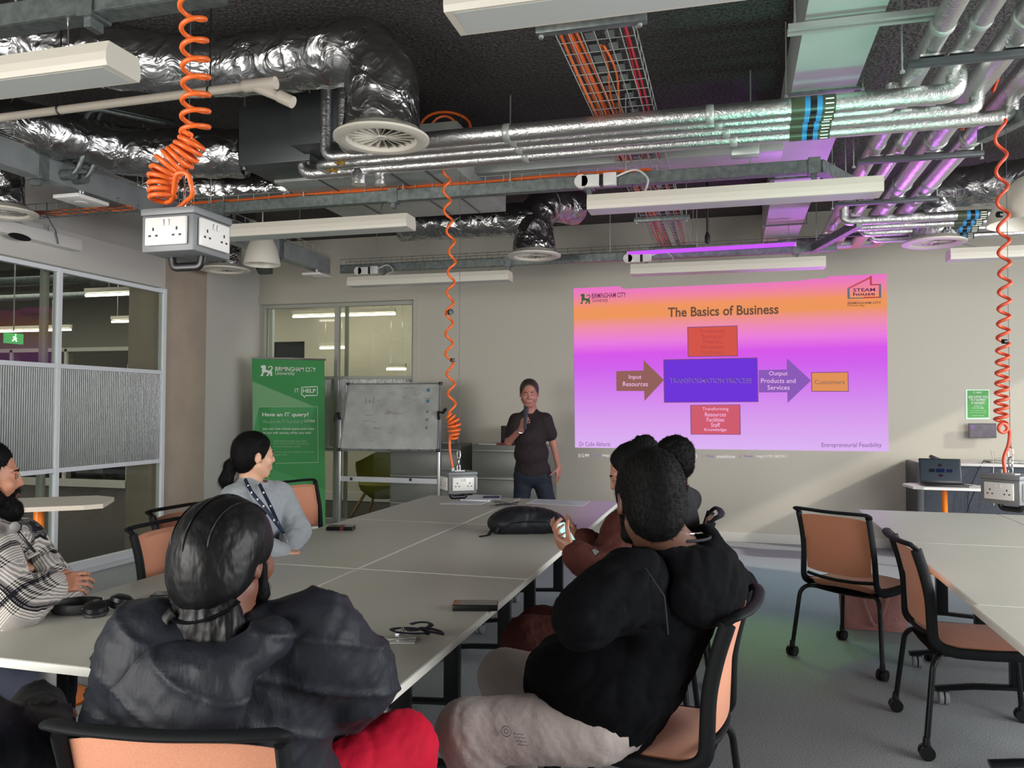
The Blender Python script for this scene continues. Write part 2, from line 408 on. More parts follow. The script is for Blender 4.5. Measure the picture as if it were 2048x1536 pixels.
b.build('wall_corridor', 'farwall')['kind'] = 'structure'
MB().bb((-7.55, 11.46, 1.9), (-6.55, 11.5, 2.5)).build('window_3', 'darkglass', smooth=0)['kind'] = 'structure'
MB().bb((-8.9, 11.38, 0), (-2.5, 11.4, .13)).build('baseboard_corridor', 'wallwhite')['kind'] = 'structure'
MB().bb((-6.35, 11.3, 1.84), (-5.2, 11.4, 1.9)).build('trim_3', 'blackmetal')['kind'] = 'structure'
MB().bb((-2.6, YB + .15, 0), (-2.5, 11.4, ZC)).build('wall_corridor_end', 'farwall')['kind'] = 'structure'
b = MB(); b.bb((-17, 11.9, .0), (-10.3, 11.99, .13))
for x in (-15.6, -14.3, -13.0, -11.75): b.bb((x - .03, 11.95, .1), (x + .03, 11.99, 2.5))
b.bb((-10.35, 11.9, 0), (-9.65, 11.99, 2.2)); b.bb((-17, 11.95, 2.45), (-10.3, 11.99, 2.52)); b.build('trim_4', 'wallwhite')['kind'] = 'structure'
for k, (y_, z_, r_) in enumerate([(5.0, 3.25, .07), (5.6, 3.3, .05), (7.0, 3.2, .09), (9.2, 3.3, .12), (10.6, 3.25, .06)]):
    tag(MB().cyl((-16.8, y_, z_), (-5.75, y_, z_), r_, seg=12).build('ceiling_pipe', 'galv'), ['thin pipe nearest', 'thin second pipe', 'medium third pipe', 'thick fourth pipe', 'thin furthest pipe'][k] + ' running under the ceiling of the office beyond the left glass', 'pipe', 'ceiling pipes of the far office')
def far_tube(p0, p1, label, grp='lit tube lights of the far office and tubes in place of reflections'):
    c = [(a + q) / 2 for a, q in zip(p0, p1)]
    t = thing('tube_light', label, 'light', c, 0, grp)
    MB().bb((p0[0], p0[1] - .03 if p0[1] == p1[1] else p0[1], p0[2] + .03), (p1[0], p1[1] + .03 if p0[1] == p1[1] else p1[1], p0[2] + .08) if p0[1] == p1[1] else (p1[0] + .06, p1[1], p0[2] + .08)).build('housing', 'lampwhite', t)
    MB().cyl(p0, p1, .017, seg=10).build('glowing_tube', 'tube', t)
    for q in (.2, .8):
        pp = Vector(p0).lerp(Vector(p1), q); MB().cyl(pp + Vector((0, 0, .07)), (pp.x, pp.y, ZC), .004, seg=5).build('suspension_wire', 'chrome', t)
far_tube((-6.05, 10.2, 2.75), (-4.47, 10.2, 2.75), 'long lit tube seen through the end-wall glazing above the banner')
far_tube((-6.0, 10.9, 2.35), (-5.55, 10.9, 2.35), 'short glowing tube in place of a light reflection, low behind the right end-wall pane')  # this and the next tube are added for lamp reflections in the glass
far_tube((-4.9, 10.9, 2.02), (-4.6, 10.9, 2.02), 'tiny glowing tube in place of a light reflection, low behind the right end-wall pane')
for pa, pb, zz, lab in [((-40, 664), (140, 659), 2.7, 'lit tube hanging just beyond the left glass at the left edge'), ((172, 591), (284, 607), 2.75, 'lit tube beyond the left glass, highest in the pane beside the column'),
      ((224, 643.5), (275, 641.5), 2.7, 'short lit tube beyond the left glass under the highest one'), ((118, 689), (253, 684), 2.62, 'lit tube above the far office glazing, widest of the low ones'), ((98, 709), (217, 707), 2.55, 'lit tube low in the upper pane beside the mullion'),
      ((128, 725), (170, 724), 2.5, 'very short lit tube lowest of those left of the mullion'), ((157, 735), (222, 734), 2.5, 'lit tube just over the ribbed glass')]:
    A_, B_ = at(*pa, 'z', zz), at(*pb, 'z', zz)
    far_tube((A_.x, min(A_.y, 13), zz), (B_.x, min(A_.y, 13), zz), lab) if pa[0] != 172 else far_tube((A_.x, A_.y, zz), (A_.x + 1.6, A_.y, zz), lab)
t = thing('exit_sign', 'green and white running-man exit sign hanging beyond the left glass', 'sign', at(27, 677, 'x', -8.6))
c = at(27, 677, 'x', -8.6)
mat['exitg'] = M('exit green', '2f9a57', .5, emit=.8); mat['exitw'] = M('exit white', 'e8ffe8', .5, emit=1.4)
MB().box(c, (.03, .26, .13)).build('sign_box', 'exitg', t)
MB().tube([c + Vector((.017, .014, .03)), c + Vector((.017, .0, 0)), c + Vector((.017, .03, -.035))], .008, 6).tube([c + Vector((.017, -.025, .012)), c + Vector((.017, .0, .02)), c + Vector((.017, .03, .0))], .006, 6).tube([c + Vector((.017, 0, 0)), c + Vector((.017, -.03, -.035))], .007, 6).box(c + Vector((.017, .014, .046)), (.008, .014, .014)).build('running_man_symbol', 'exitw', t)
MB().cyl(c + Vector((0, 0, .09)), (c.x, c.y, ZC), .008, seg=6).build('hanger', 'galv', t)
o = MB().bb((-8.2, 2.6, 1.8), (-8.1, 4.85, 2.12)).build('hanging_screen', M('maroon panel', '3a2a2e', .7)); tag(o, 'dark maroon hanging panel beyond the left glass, at the left edge', 'panel')
# foil duct of the office beyond
t = thing('air_duct', 'short crumpled foil duct hanging in the office beyond the left glass', 'duct', (-7.2, 5.6, 2.6))
p = fillet([(-9.0, 5.65, 3.05), (-7.3, 5.65, 3.05), (-7.3, 5.65, 2.55)], .3)
MB().tube(dense(p, .05), .17, 20, jit=.04).build('duct_body', 'foil', t)
MB().lathe([(.0, .02), (.22, .02), (.26, 0), (.2, -.02), (0, -.01)], (-7.3, 5.65, 2.54)).build('diffuser_plate', 'lampwhite', t)
# office desk and chair blocks seen dark behind the far glazing
for k, (x, lab) in enumerate([(-13.6, 'dark office desk behind the far glazing on the left'), (-12.0, 'dark office desk behind the far glazing nearer the white pillar')]):
    t = thing('office_desk', lab, 'desk', (x, 12.9, 0), 0, 'desks behind the far glazing')
    MB().bb((x - .7, 12.5, .7), (x + .7, 13.2, .74)).build('desk_top', 'blackmetal', t)
    for sx in (-.6, .6): MB().bb((x + sx - .03, 12.55, 0), (x + sx + .03, 13.1, .7)).build('leg', 'blackmetal', t)
# lights of the far office
area('office_light_left', (-10.5, 8.0, 3.3), (-10.5, 8.0, 0), 7, 6, 260, (1.0, .96, .88))
area('office_light_corridor', (-5.2, 10.3, 3.4), (-5.2, 10.3, 0), 2.6, 1.2, 30, (1.0, .94, .84))

# armchair behind the end glazing
t = thing('armchair', 'olive green tub armchair on splayed wooden legs, behind the glass under the whiteboard', 'armchair', (-4.48, 9.85, 0))
mat['olive'] = M('olive upholstery', '6b6a1e', .85, bump=(500, .2, 2)); mat['wood'] = M('pale wood', 'b59468', .5, vary=(8, '9c7b50', .5))
def shell(u, v):
    a = PI * (1.0 + 1.0 * u) ; h = .40 + .5 * v; r = .30 + .06 * math.sin(v * PI / 2) ; 
    return Vector((-4.48 + r * 1.15 * math.cos(a), 9.9 - r * math.sin(a) * 0.9, h - .18 * abs(math.cos(a)) ** 2 * v))
MB().grid(shell, 28, 10, .05).build('shell', 'olive', t)
MB().lathe([(0, -.14), (.16, -.13), (.3, -.02), (.33, .06), (.28, .1), (0, .1)], (-4.48, 9.88, .38)).build('seat', 'olive', t)
for sx, sy in ((-1, -1), (1, -1), (-1, 1), (1, 1)):
    MB().cyl((-4.48 + sx * .17, 9.88 + sy * .15, .36), (-4.48 + sx * .34, 9.88 + sy * .28, 0), .024, .014).build('leg', 'wood', t)
# ------------------------------------------------------------------ projected slide on the end wall
def emis(name, col, st=1.0):
    mt = bpy.data.materials.new(name); mt.use_nodes = True; nt = mt.node_tree
    nt.nodes.remove(nt.nodes['Principled BSDF']); e = nt.nodes.new('ShaderNodeEmission')
    e.inputs[0].default_value = rgb(col); e.inputs[1].default_value = st * 0.87
    nt.links.new(e.outputs[0], nt.nodes['Material Output'].inputs[0]); return mt
mt = emis('slide gradient', 'd070e0'); nt = mt.node_tree; e = [n for n in nt.nodes if n.type == 'EMISSION'][0]
tc = nt.nodes.new('ShaderNodeTexCoord'); sp = nt.nodes.new('ShaderNodeSeparateXYZ'); nt.links.new(tc.outputs['Object'], sp.inputs[0])
tilt = nt.nodes.new('ShaderNodeMath'); tilt.operation = 'MULTIPLY_ADD'; nt.links.new(sp.outputs[0], tilt.inputs[0]); tilt.inputs[1].default_value = -0.012; nt.links.new(sp.outputs[2], tilt.inputs[2])
mr = nt.nodes.new('ShaderNodeMapRange'); mr.inputs['From Min'].default_value = 1.0; mr.inputs['From Max'].default_value = 2.88
nt.links.new(tilt.outputs[0], mr.inputs[0])
cr = nt.nodes.new('ShaderNodeValToRGB'); nt.links.new(mr.outputs[0], cr.inputs[0]); nt.links.new(cr.outputs[0], e.inputs[0])
stops = [(0, 'dcb4f3'), (.2, 'd79bee'), (.38, 'd27aee'), (.50, 'd062ec'), (.585, 'd759e9'), (.66, 'ea7edd'), (.74, 'ee8dae'), (.815, 'ee965a'), (.875, 'ef9563'), (.94, 'ee82a6'), (1.0, 'ea72cc')]
el = cr.color_ramp.elements
el[0].position = 0; el[0].color = rgb(stops[0][1]); el[1].position = 1; el[1].color = rgb(stops[-1][1])
for p_, c_ in stops[1:-1]:
    q = el.new(p_); q.color = rgb(c_)
mat['slide'] = mt
for n_, c_ in dict(s_red='d4564a', s_blue='6e35d8', s_brown='93615b', s_violet='8a5cb8', s_orange='e0925a', s_rose='cf5d70', s_line='7d4f7e', s_title='6e4f45', s_plum='5f2c5c', s_pale='f7c4f2', s_dim='9a72b4',
                   s_greytxt='7c5a8c', s_redtxt='b5484a', s_bluetxt='4a35b8', s_white='efe6ea', s_slate='6a6f80', s_ogrey='8a6f66', s_rosered='c9556a', s_green='46613f').items():
    mat[n_] = emis(n_, c_)
SL = thing('projected_slide', 'bright pink and orange projected slide about the basics of business on the end wall', 'projected slide', (0, YB - .002, 1.0))
def W(x, y, lift=.004):
    p = at(x, y, 'y', YB); p.y = YB - lift; return p
def slab(name, pts, mt, lift, parent=SL, th=.0012):
    P = [W(x, y, lift) for x, y in pts]
    MB().prism([(q.x, q.z) for q in P], (0, YB - lift, 0), (1, 0, 0), (0, 0, 1), (0, th, 0)).build(name, mt, parent, smooth=0)
slab('slide_picture', [(1147, 577), (1240, 572.5), (1244, 577), (1250, 578), (1560, 564), (1607, 561), (1611, 559), (1655, 556.7), (1656, 553), (1773, 547.6), (1777, 903), (1150, 895)], 'slide', .003)  # stepped top edge cuts out the shadow of the hung light
def wtext(name, txt, x0, x1, y, hpx, mt, parent=SL, lift=.009, bold=0.0, y2=None, ax='y', val=None):
    """text stretched between photo columns x0..x1 on the end wall, centred on row y (y2: row at its right end)"""
    y2 = y if y2 is None else y2
    me = text_mesh(txt, 1.0, (0, 0, 0), (1, 0, 0), (0, 0, 1), bold=bold)
    co = np.array([v.co[:] for v in me.vertices]); mn, mx_ = co.min(0), co.max(0)
    A, B = W(x0, y), W(x1, y2); T = W((x0 + x1) / 2, (y + y2) / 2 - hpx / 2); Bt = W((x0 + x1) / 2, (y + y2) / 2 + hpx / 2)
    sx = (B.x - A.x) / (mx_[0] - mn[0]); sz = (T.z - Bt.z) / (mx_[2] - mn[2])
    for v in me.vertices:
        fx = (v.co.x - mn[0]) * sx
        v.co = Vector((A.x + fx, YB - lift, A.z + (B.z - A.z) * fx / (B.x - A.x) + (v.co.z - (mn[2] + mx_[2]) / 2) * sz))
    me.materials.clear(); me.materials.append(mat[mt]); me.name = name
    return link(name, me, parent)
wtext('title_text', 'The Basics of Business', 1336, 1557, 625, 20, 's_title', bold=.022, y2=618)
LION = [(0, 0), (.22, 0), (.25, .06), (.2, .1), (.24, .25), (.34, .34), (.5, .33), (.62, .3), (.58, .18), (.5, .08), (.47, .0), (.66, 0), (.67, .06), (.66, .1), (.74, .22), (.82, .14), (.8, .0), (.98, 0), (1, .05), (.95, .09), (.97, .3), (.9, .42), (.93, .55), (1.0, .68), (.98, .86), (.82, .93), (.66, .86), (.6, .74), (.68, .72), (.74, .82), (.86, .84), (.92, .74), (.86, .62), (.78, .5), (.6, .52), (.44, .56), (.42, .68), (.44, .84), (.4, .96), (.28, 1.0), (.16, .97), (.04, .95), (.0, .88), (.08, .84), (.0, .78), (.1, .72), (.16, .66), (.1, .56), (.06, .48), (.14, .44), (.12, .3), (.08, .14), (0, .06)]
def lion(name, o, u, v, w, h, th, mt, parent):
    b = MB(); b.prism([(x * w, y * h) for x, y in LION], o, u, v, th); b.build(name, mt, parent, smooth=0)
p0, p1 = W(1161, 608), W(1181, 587)
lion('lion_emblem', (p0.x, YB - .009, p0.z), (1, 0, 0), (0, 0, 1), p1.x - p0.x, p1.z - p0.z, (0, .001, 0), 's_green', SL)
wtext('logo_text', 'BIRMINGHAM CITY', 1184, 1252, 592, 10, 's_plum', y2=589.5, bold=.01)
wtext('logo_text', 'University', 1184.5, 1216, 602, 10.5, 's_plum', y2=601)
# steam house mark
for pts, c_ in [([(1694.5, 575), (1740, 551), (1743.5, 551), (1743.5, 554.5), (1699, 577), (1699, 597), (1694.5, 598)], 's_rosered')]:
    pass
slab('house_logo_line', [(1694.5, 576), (1743.5, 551.5), (1743.5, 556), (1698, 578.5)], 's_rosered', .007)
slab('house_logo_line', [(1739.5, 553), (1743.5, 551.5), (1743.5, 569), (1739.5, 569)], 's_redtxt', .0072)
slab('house_logo_line', [(1739.5, 568.5), (1762, 568), (1762, 570.5), (1739.5, 571)], 's_redtxt', .0074)
slab('house_logo_line', [(1757.5, 568), (1762, 568), (1762.4, 596), (1757.5, 596)], 's_slate', .0076)
slab('house_logo_line', [(1694.5, 576), (1699, 577), (1699.4, 598), (1694.8, 598)], 's_slate', .0078)
slab('house_logo_line', [(1695, 595.5), (1727, 595), (1727, 597.5), (1695, 598)], 's_ogrey', .008)
slab('house_logo_line', [(1727, 594), (1758, 593.5), (1758, 596), (1727, 597)], 's_redtxt', .008)
wtext('house_logo_text', 'STEAM', 1706, 1750, 580.5, 7, 's_plum', y2=579.5, bold=.02)
wtext('house_logo_text', 'house', 1706, 1750, 588.5, 7, 's_plum', y2=587.5, bold=.02)
wtext('house_logo_text', 'Powered by', 1695, 1720, 601.5, 2.6, 's_rosered')
wtext('house_logo_text', 'BIRMINGHAM CITY', 1695, 1762, 606.5, 5, 's_title', y2=605.5, bold=.02)
wtext('house_logo_text', 'University', 1695, 1729, 611.5, 5, 's_title', bold=.01)
slab('diagram_box', [(1374.5, 654), (1475, 651), (1476, 712.5), (1375.5, 714)], 's_line', .005)
slab('diagram_box', [(1376, 655.5), (1473.5, 652.5), (1474.5, 711), (1377, 712.5)], 's_red', .0065)
slab('diagram_box', [(1326.5, 719), (1515, 715), (1517, 804), (1328, 805.5)], 's_line', .005)
slab('diagram_box', [(1328.5, 720.5), (1513.5, 716.5), (1515.5, 803), (1329.5, 804)], 's_blue', .0065)
slab('diagram_box', [(1380.5, 810), (1480.5, 809), (1481.5, 869.5), (1381.5, 869)], 's_line', .005)
slab('diagram_box', [(1382, 811), (1479, 810), (1480, 868.5), (1383, 868)], 's_rose', .0065)
slab('diagram_box', [(1622, 744.5), (1696.5, 743.5), (1697.5, 783.5), (1623, 783.5)], 's_line', .005)
slab('diagram_box', [(1623.5, 746), (1695, 745), (1696, 782), (1624.5, 782)], 's_orange', .0065)
slab('diagram_arrow', [(1232.5, 742.5), (1287.5, 741), (1287.5, 720.5), (1328, 760), (1289, 802), (1288.5, 782), (1233, 782)], 's_brown', .0062)
slab('diagram_arrow', [(1517, 740), (1573.5, 739), (1573.5, 716.5), (1622, 761), (1575, 806), (1574.5, 784.5), (1517.5, 785)], 's_violet', .0062)
for i, s_ in enumerate(('Transformed', 'Resources', 'Materials', 'Information', 'Customers')):
    w_ = (24, 21, 18, 22.5, 22)[i]; wtext('box_text', s_, 1424.5 - w_, 1424.5 + w_, 662 + 10.6 * i, 8, 's_redtxt')
for i, s_ in enumerate(('Transforming', 'Resources', 'Facilities', 'Staff', 'Knowledge')):
    w_ = (26, 21, 17.5, 9, 22)[i]; wtext('box_text', s_, 1431 - w_, 1431 + w_, 818.5 + 10.4 * i, 8, 's_pale')
wtext('box_text', 'TRANSFORMATION PROCESS', 1340, 1504, 761, 10, 's_dim', lift=.0085, bold=.012)
wtext('box_text', 'TRANSFORMATION PROCESS', 1341, 1505, 760, 10, 's_bluetxt', lift=.0095, bold=.0)
wtext('arrow_text', 'Input', 1258, 1283, 755, 11, 's_pale'); wtext('arrow_text', 'Resources', 1246, 1296, 768, 9, 's_pale')
wtext('arrow_text', 'Output', 1538, 1575, 748, 11, 's_pale'); wtext('arrow_text', 'Products and', 1522, 1591, 761.5, 9, 's_pale'); wtext('arrow_text', 'Services', 1535, 1579, 775, 9, 's_pale')
wtext('box_text', 'Customers', 1629, 1689, 764, 9, 's_ogrey', bold=.005)
wtext('footer_text', 'Dr Colin Akhurst', 1159, 1221, 888, 9, 's_greytxt')
wtext('footer_text', 'Entrepreneurial Feasibility', 1643, 1763, 891, 11.5, 's_greytxt')
# faint status line the projector throws below the slide
for a_, b_, s_, c_ in [(1157, 1178, '5:12 PM', 's_white'), (1184, 1202, '|  Visit', 's_dim'), (1205, 1226, 'http://', 's_white'), (1372, 1394, 'SM3200', 's_white'), (1404, 1428, '|  ? Key', 's_dim'), (1433, 1470, 'steamhouse', 's_white'), (1480, 1506, '|  Visit', 's_dim'), (1513, 1573, 'http://192.168.50.1', 's_white')]:
    wtext('status_text', s_, a_, b_, 911 + (a_ - 1157) * .006, 6.5 if 'i' not in s_ else 6, c_)

# ------------------------------------------------------------------ green roll-up banner
BY = 8.55
bt = thing('roll_up_banner', 'tall green roll-up help banner with white writing in the left rear corner', 'banner', at(577, 1062, 'y', BY))
mat['bgreen'] = M('banner green', '3d9150', .55); mat['bgreen2'] = M('banner pale green', '79ac7c', .55); mat['bgreen3'] = M('banner mid green', '4a9b5e', .55); mat['bwhite'] = M('banner white print', 'e6ece4', .6)
mat['bpale'] = M('banner faint print', '9cc49c', .6); mat['byellow'] = M('banner yellow print', 'c9b92e', .6)
def BP(x, y, lift=0.0, Y=BY):
    p = at(x, y, 'y', Y); p.y = Y - lift; return p
def bslab(name, pts, mt, lift, parent, Y=BY, th=.002):
    P = [BP(x, y, 0, Y) for x, y in pts]
    return MB().prism([(q.x, q.z) for q in P], (0, Y - lift, 0), (1, 0, 0), (0, 0, 1), (0, th, 0)).build(name, mt, parent, smooth=0)
bslab('banner_sheet', [(504, 718), (649, 721), (651, 1060), (509, 1064)], 'bgreen', .002, bt)
bslab('banner_pale_band', [(505, 761), (631, 813), (618, 860), (540, 860), (540, 814), (518, 814), (518, 1000), (508, 1010)], 'bgreen3', .0032, bt)
bslab('banner_pale_band', [(505, 763), (625, 812), (518, 814), (506, 870)], 'bgreen2', .0042, bt)
bslab('banner_pale_band', [(540, 935), (651, 980), (651, 1060), (545, 1062)], 'bgreen3', .0042, bt)
MB().cyl(BP(503, 716), BP(651, 719.5), .014, seg=10).build('top_rail', 'chrome', bt)
q0, q1 = BP(500, 1064), BP(654, 1060)
MB().bb((q0.x, BY - .09, 0.0), (q1.x, BY + .09, .07), bevel=.015).build('base_cassette', 'galv2', bt)
def btext(name, txt, x0, x1, y, hpx, mt, parent, lift=.006, bold=0.0, y2=None, Y=BY):
    global YB
    sv = YB; YB = Y; o = wtext(name, txt, x0, x1, y, hpx, mt, parent, lift=lift, bold=bold, y2=y2); YB = sv; return o
p0, p1 = BP(521.5, 752), BP(546, 730)
lion('lion_emblem', (p0.x, BY - .006, p0.z), (1, 0, 0), (0, 0, 1), p1.x - p0.x, p1.z - p0.z, (0, .001, 0), 'bwhite', bt)
btext('banner_text', 'BIRMINGHAM CITY', 551, 632, 737.5, 8.5, 'bwhite', bt, y2=739.5, bold=.008)
btext('banner_text', 'University', 551, 590, 747.5, 9, 'bwhite', bt)
btext('banner_text', 'IT', 590, 599, 781, 8, 'bwhite', bt); btext('banner_text', 'HELP', 606, 632, 781.5, 8, 'bwhite', bt, bold=.02)
for seg in ([(602.5, 774), (636, 772), (636, 773.6), (602.5, 775.6)], [(602.5, 774), (604, 774), (604, 790), (602.5, 789)], [(634.6, 772), (636, 772), (636, 791.5), (634.6, 791.5)], [(602.5, 788.5), (607, 790), (610, 793.5), (611.5, 790), (636, 790), (636, 791.6), (612, 792), (609.5, 796), (606.5, 791.5), (602.5, 790)]):
    bslab('speech_bubble_outline', seg, 'bwhite', .006, bt)
for seg in ([(518.5, 813.5), (636, 813), (636, 814), (518.5, 814.5)], [(635, 813), (636, 813), (637, 925), (636, 925)], [(552, 926), (637, 924.5), (637, 925.5), (552, 927)]):
    bslab('panel_outline', seg, 'bpale', .005, bt)
btext('banner_text', 'Have an IT query?', 525, 618, 830, 10, 'bwhite', bt, bold=.02)
btext('banner_text', "We are in the 'IT Tech Hub' in", 526, 606, 843, 6.5, 'bpale', bt); btext('banner_text', 'CST008', 609, 630, 842, 5, 'bwhite', bt)
btext('banner_text', 'Join our new virtual queue and relax', 526, 629, 858, 6.5, 'bwhite', bt); btext('banner_text', 'on our soft seating whilst you wait', 526, 623, 866, 6.5, 'bwhite', bt)
for i, (s_, xa, xb) in enumerate([('iPad attached to the main desk', 548, 614), ('your name and BCU email address', 548, 618), ('or your allocated number', 548, 602), ('', 0, 0), ('we will call your number when they', 548, 628), ('support you', 548, 574)]):
    if s_: btext('banner_text', s_, xa, xb, 882 + i * 5.6, 4, 'bpale', bt)
btext('banner_text', 'STEAM', 527, 540, 960, 3, 'bwhite', bt)
bslab('yellow_mark', [(535, 951), (536.5, 951), (536.5, 955), (540, 955), (540, 956.5), (535, 956.5)], 'byellow', .006, bt)

# ------------------------------------------------------------------ whiteboard on its stand
WY = 8.15
wb = thing('whiteboard', 'whiteboard with faint smudged writing on a silver wheeled stand beside the banner', 'whiteboard', at(780, 1030, 'y', WY))
mat['board'] = M('whiteboard surface', 'b4b6b2', .3, vary=(5, '989a95', .35)); mat['alu'] = M('aluminium', 'b0b3b6', .35, .8); mat['marks'] = M('pen marks', '77716c', .7); mat['redmarks'] = M('red pen marks', '9a6a62', .7); mat['tealmark'] = M('teal print', '3f7f8a', .6)
yt, yb_ = WY + .17, WY - .10
A, B, D, E_ = at(697, 768, 'y', yt), at(881, 767, 'y', yt), at(876, 901, 'y', yb_), at(680, 899, 'y', yb_)
u_ = ((B - A).normalized() + (D - E_).normalized()).normalized(); 
O_ = E_.copy(); wv = ((A - E_) + (B - D)) / 2; wn = u_.cross(wv).normalized()
wh = wv.length; wd = ((D - E_).length + (B - A).length) / 2
def bil(s, t, lift=0.0):
    return E_.lerp(D, s).lerp(A.lerp(B, s), t) + wn * lift
MB().grid(lambda s, t: bil(s, t, .0), 2, 2, lambda a, b_: .018).build('board_surface', 'board', wb, smooth=0)
fr = MB()
for p_, q_ in ((bil(0, 0), bil(1, 0)), (bil(1, 0), bil(1, 1)), (bil(1, 1), bil(0, 1)), (bil(0, 1), bil(0, 0))): fr.cyl(p_, q_, .011, seg=8)
fr.build('board_frame', 'alu', wb)
for s, t in ((0, 0), (1, 0), (0, 1), (1, 1)): MB().box(bil(s, t), (.04, .03, .035), bevel=.006).build('corner_cap', 'black', wb)
def scrib(pts, r=.0022, mt='marks'):
    MB().tube([bil(s, t, .003) for s, t in pts], r, 4).build('pen_writing', mt, wb)
for k in range(16):
    s0, t0 = random.uniform(.15, .9), random.uniform(.12, .92); scrib([(s0 + .012 * j, t0 + random.uniform(-.012, .012)) for j in range(random.randint(3, 9))], .0016)
scrib([(.22, .78), (.215, .7), (.235, .7)]); scrib([(.25, .75), (.26, .7), (.275, .74)]); scrib([(.3, .8), (.3, .69)]); scrib([(.42 + .012 * j, .54 + .014 * math.sin(j * 2.2)) for j in range(18)], .0018, 'redmarks')
scrib([(.62 + .01 * j, .93 + .01 * math.sin(j * 2)) for j in range(12)], .0014)
for t_ in (.9, .73): MB().prism([(-.018, -.02), (.018, -.02), (.018, .02), (-.018, .02)], bil(.875, t_, .001), u_, wv.normalized(), wn * .002).build('printed_icon', 'tealmark', wb)
for t_ in (.57, .45, .33): MB().prism([(-.014, -.014), (.014, -.014), (.014, .014), (-.014, .014)], bil(.875, t_, .001), u_, wv.normalized(), wn * .001).build('printed_icon', 'marks', wb)
for t_ in (0.05, .2, .3, .5, .7, .8, .93): MB().cyl(bil(t_, 0, .012), bil(t_ + .03, 0, .012), .004, seg=6).build('frame_clip', 'chrome', wb)
for px in (681, 879):
    p_ = at(px, 835, 'y', WY + .04); q_ = at(px - (2 if px < 800 else -1), 1040, 'y', WY + .04)
    MB().bb((p_.x - .018, WY + .02, .09), (p_.x + .018, WY + .06, p_.z), bevel=.004).build('stand_post', 'alu', wb)
    MB().tube([Vector((p_.x, WY + .02, p_.z - .02)), Vector((p_.x, WY + .0, p_.z + .06)), Vector((p_.x + (-.03 if px < 800 else .05), WY, p_.z + .05)), Vector((p_.x + (-.05 if px < 800 else .09), WY, p_.z + (-.05 if px < 800 else .1)))], .018, 8).build('clamp_knob', 'black', wb)
    MB().bb((p_.x - .02, WY - .3, .06), (p_.x + .02, WY + .38, .1), bevel=.004).build('foot', 'alu', wb)
    for yy in (-.27, .35): MB().cyl((p_.x - .015, WY + yy, .035), (p_.x + .015, WY + yy, .035), .035, seg=14).build('wheel', 'black', wb)
p_, q_ = at(681, 957, 'y', WY + .04), at(879, 960, 'y', WY + .04)
MB().bb((p_.x, WY + .03, p_.z - .028), (q_.x, WY + .05, p_.z + .028)).build('cross_rail', 'alu', wb)
for f in (.12, .72): MB().box(p_.lerp(q_, f) + Vector((0, -.02, 0)), (.02, .02, .03)).build('rail_bolt', 'black', wb)

# ------------------------------------------------------------------ filing cabinets
def cabinet(x0, x1, label):
    t = thing('filing_cabinet', label, 'cabinet', ((x0 + x1) / 2, 8.93, 0), 0, 'grey filing cabinets along the end wall')
    yf = 8.72
    MB().bb((x0, yf + .02, .03), (x1, YB - .03, 1.035), bevel=.004).bb((x0 + .03, yf + .06, 0), (x1 - .03, YB - .06, .03)).build('carcass', 'cabinet', t)
    for k in range(3):
        z0 = .05 + k * .315
        d = MB().bb((x0 + .02, yf, z0), (x1 - .02, yf + .02, z0 + .275), bevel=.004).build('drawer', 'cabinet', t)
        MB().bb((x0 + .02, yf - .012, z0 + .283), (x1 - .02, yf + .012, z0 + .3), bevel=.003).build('handle', M('cabinet handle', '9a9d97', .35, .3) if 'hnd' not in mat else mat['hnd'], d)
    return t
mat['hnd'] = M('cabinet handle', '9a9d97', .35, .3)
xa, xb, xc = at(779, 900, 'y', 8.72).x, at(919, 900, 'y', 8.72).x, at(943, 900, 'y', 8.72).x
cabinet(xa, xb, 'grey three-drawer filing cabinet half behind the whiteboard')
cabinet(xc, xc + .9, 'grey three-drawer filing cabinet behind the speaking man')
wd_ = tag(MB().box((at(854, 930, 'y', 8.3).x, 8.68, .5), (.022, .016, 1.0)).build('wooden_pole', 'wood'), 'thin pale wooden pole leaning at the cabinet behind the whiteboard stand', 'pole')
for k, (px, mtn, lab) in enumerate([(897, 'plastwhite', 'white marker pen lying on the filing cabinets beside the orange cord'), (1004, 'redpen', 'red marker pen on the cabinet beside the speaking man')]):
    if 'redpen' not in mat: mat['redpen'] = M('red pen', '8e2630', .4)
    p_ = at(px, 888, 'y', 8.85)
    o = tag(MB().cyl((p_.x - .07, 8.85, 1.046), (p_.x + .07, 8.86, 1.046), .010, seg=10).build('marker_pen', mtn), lab, 'pen', 'marker pens')
o = tag(MB().bb((at(960, 889, 'y', 8.85).x, 8.8, 1.036), (at(995, 889, 'y', 8.85).x, 8.9, 1.046)).build('board_eraser', 'hnd'), 'flat pale board eraser lying on the cabinet behind the speaking man', 'eraser')
o = tag(MB().bb((at(1003, 889, 'y', 8.95).x, 8.92, 1.036), (at(1050, 889, 'y', 8.95).x, 8.98, 1.25), bevel=.008).build('speaker_box', 'black'), 'small black box standing on the cabinet behind the man\'s elbow', 'box')

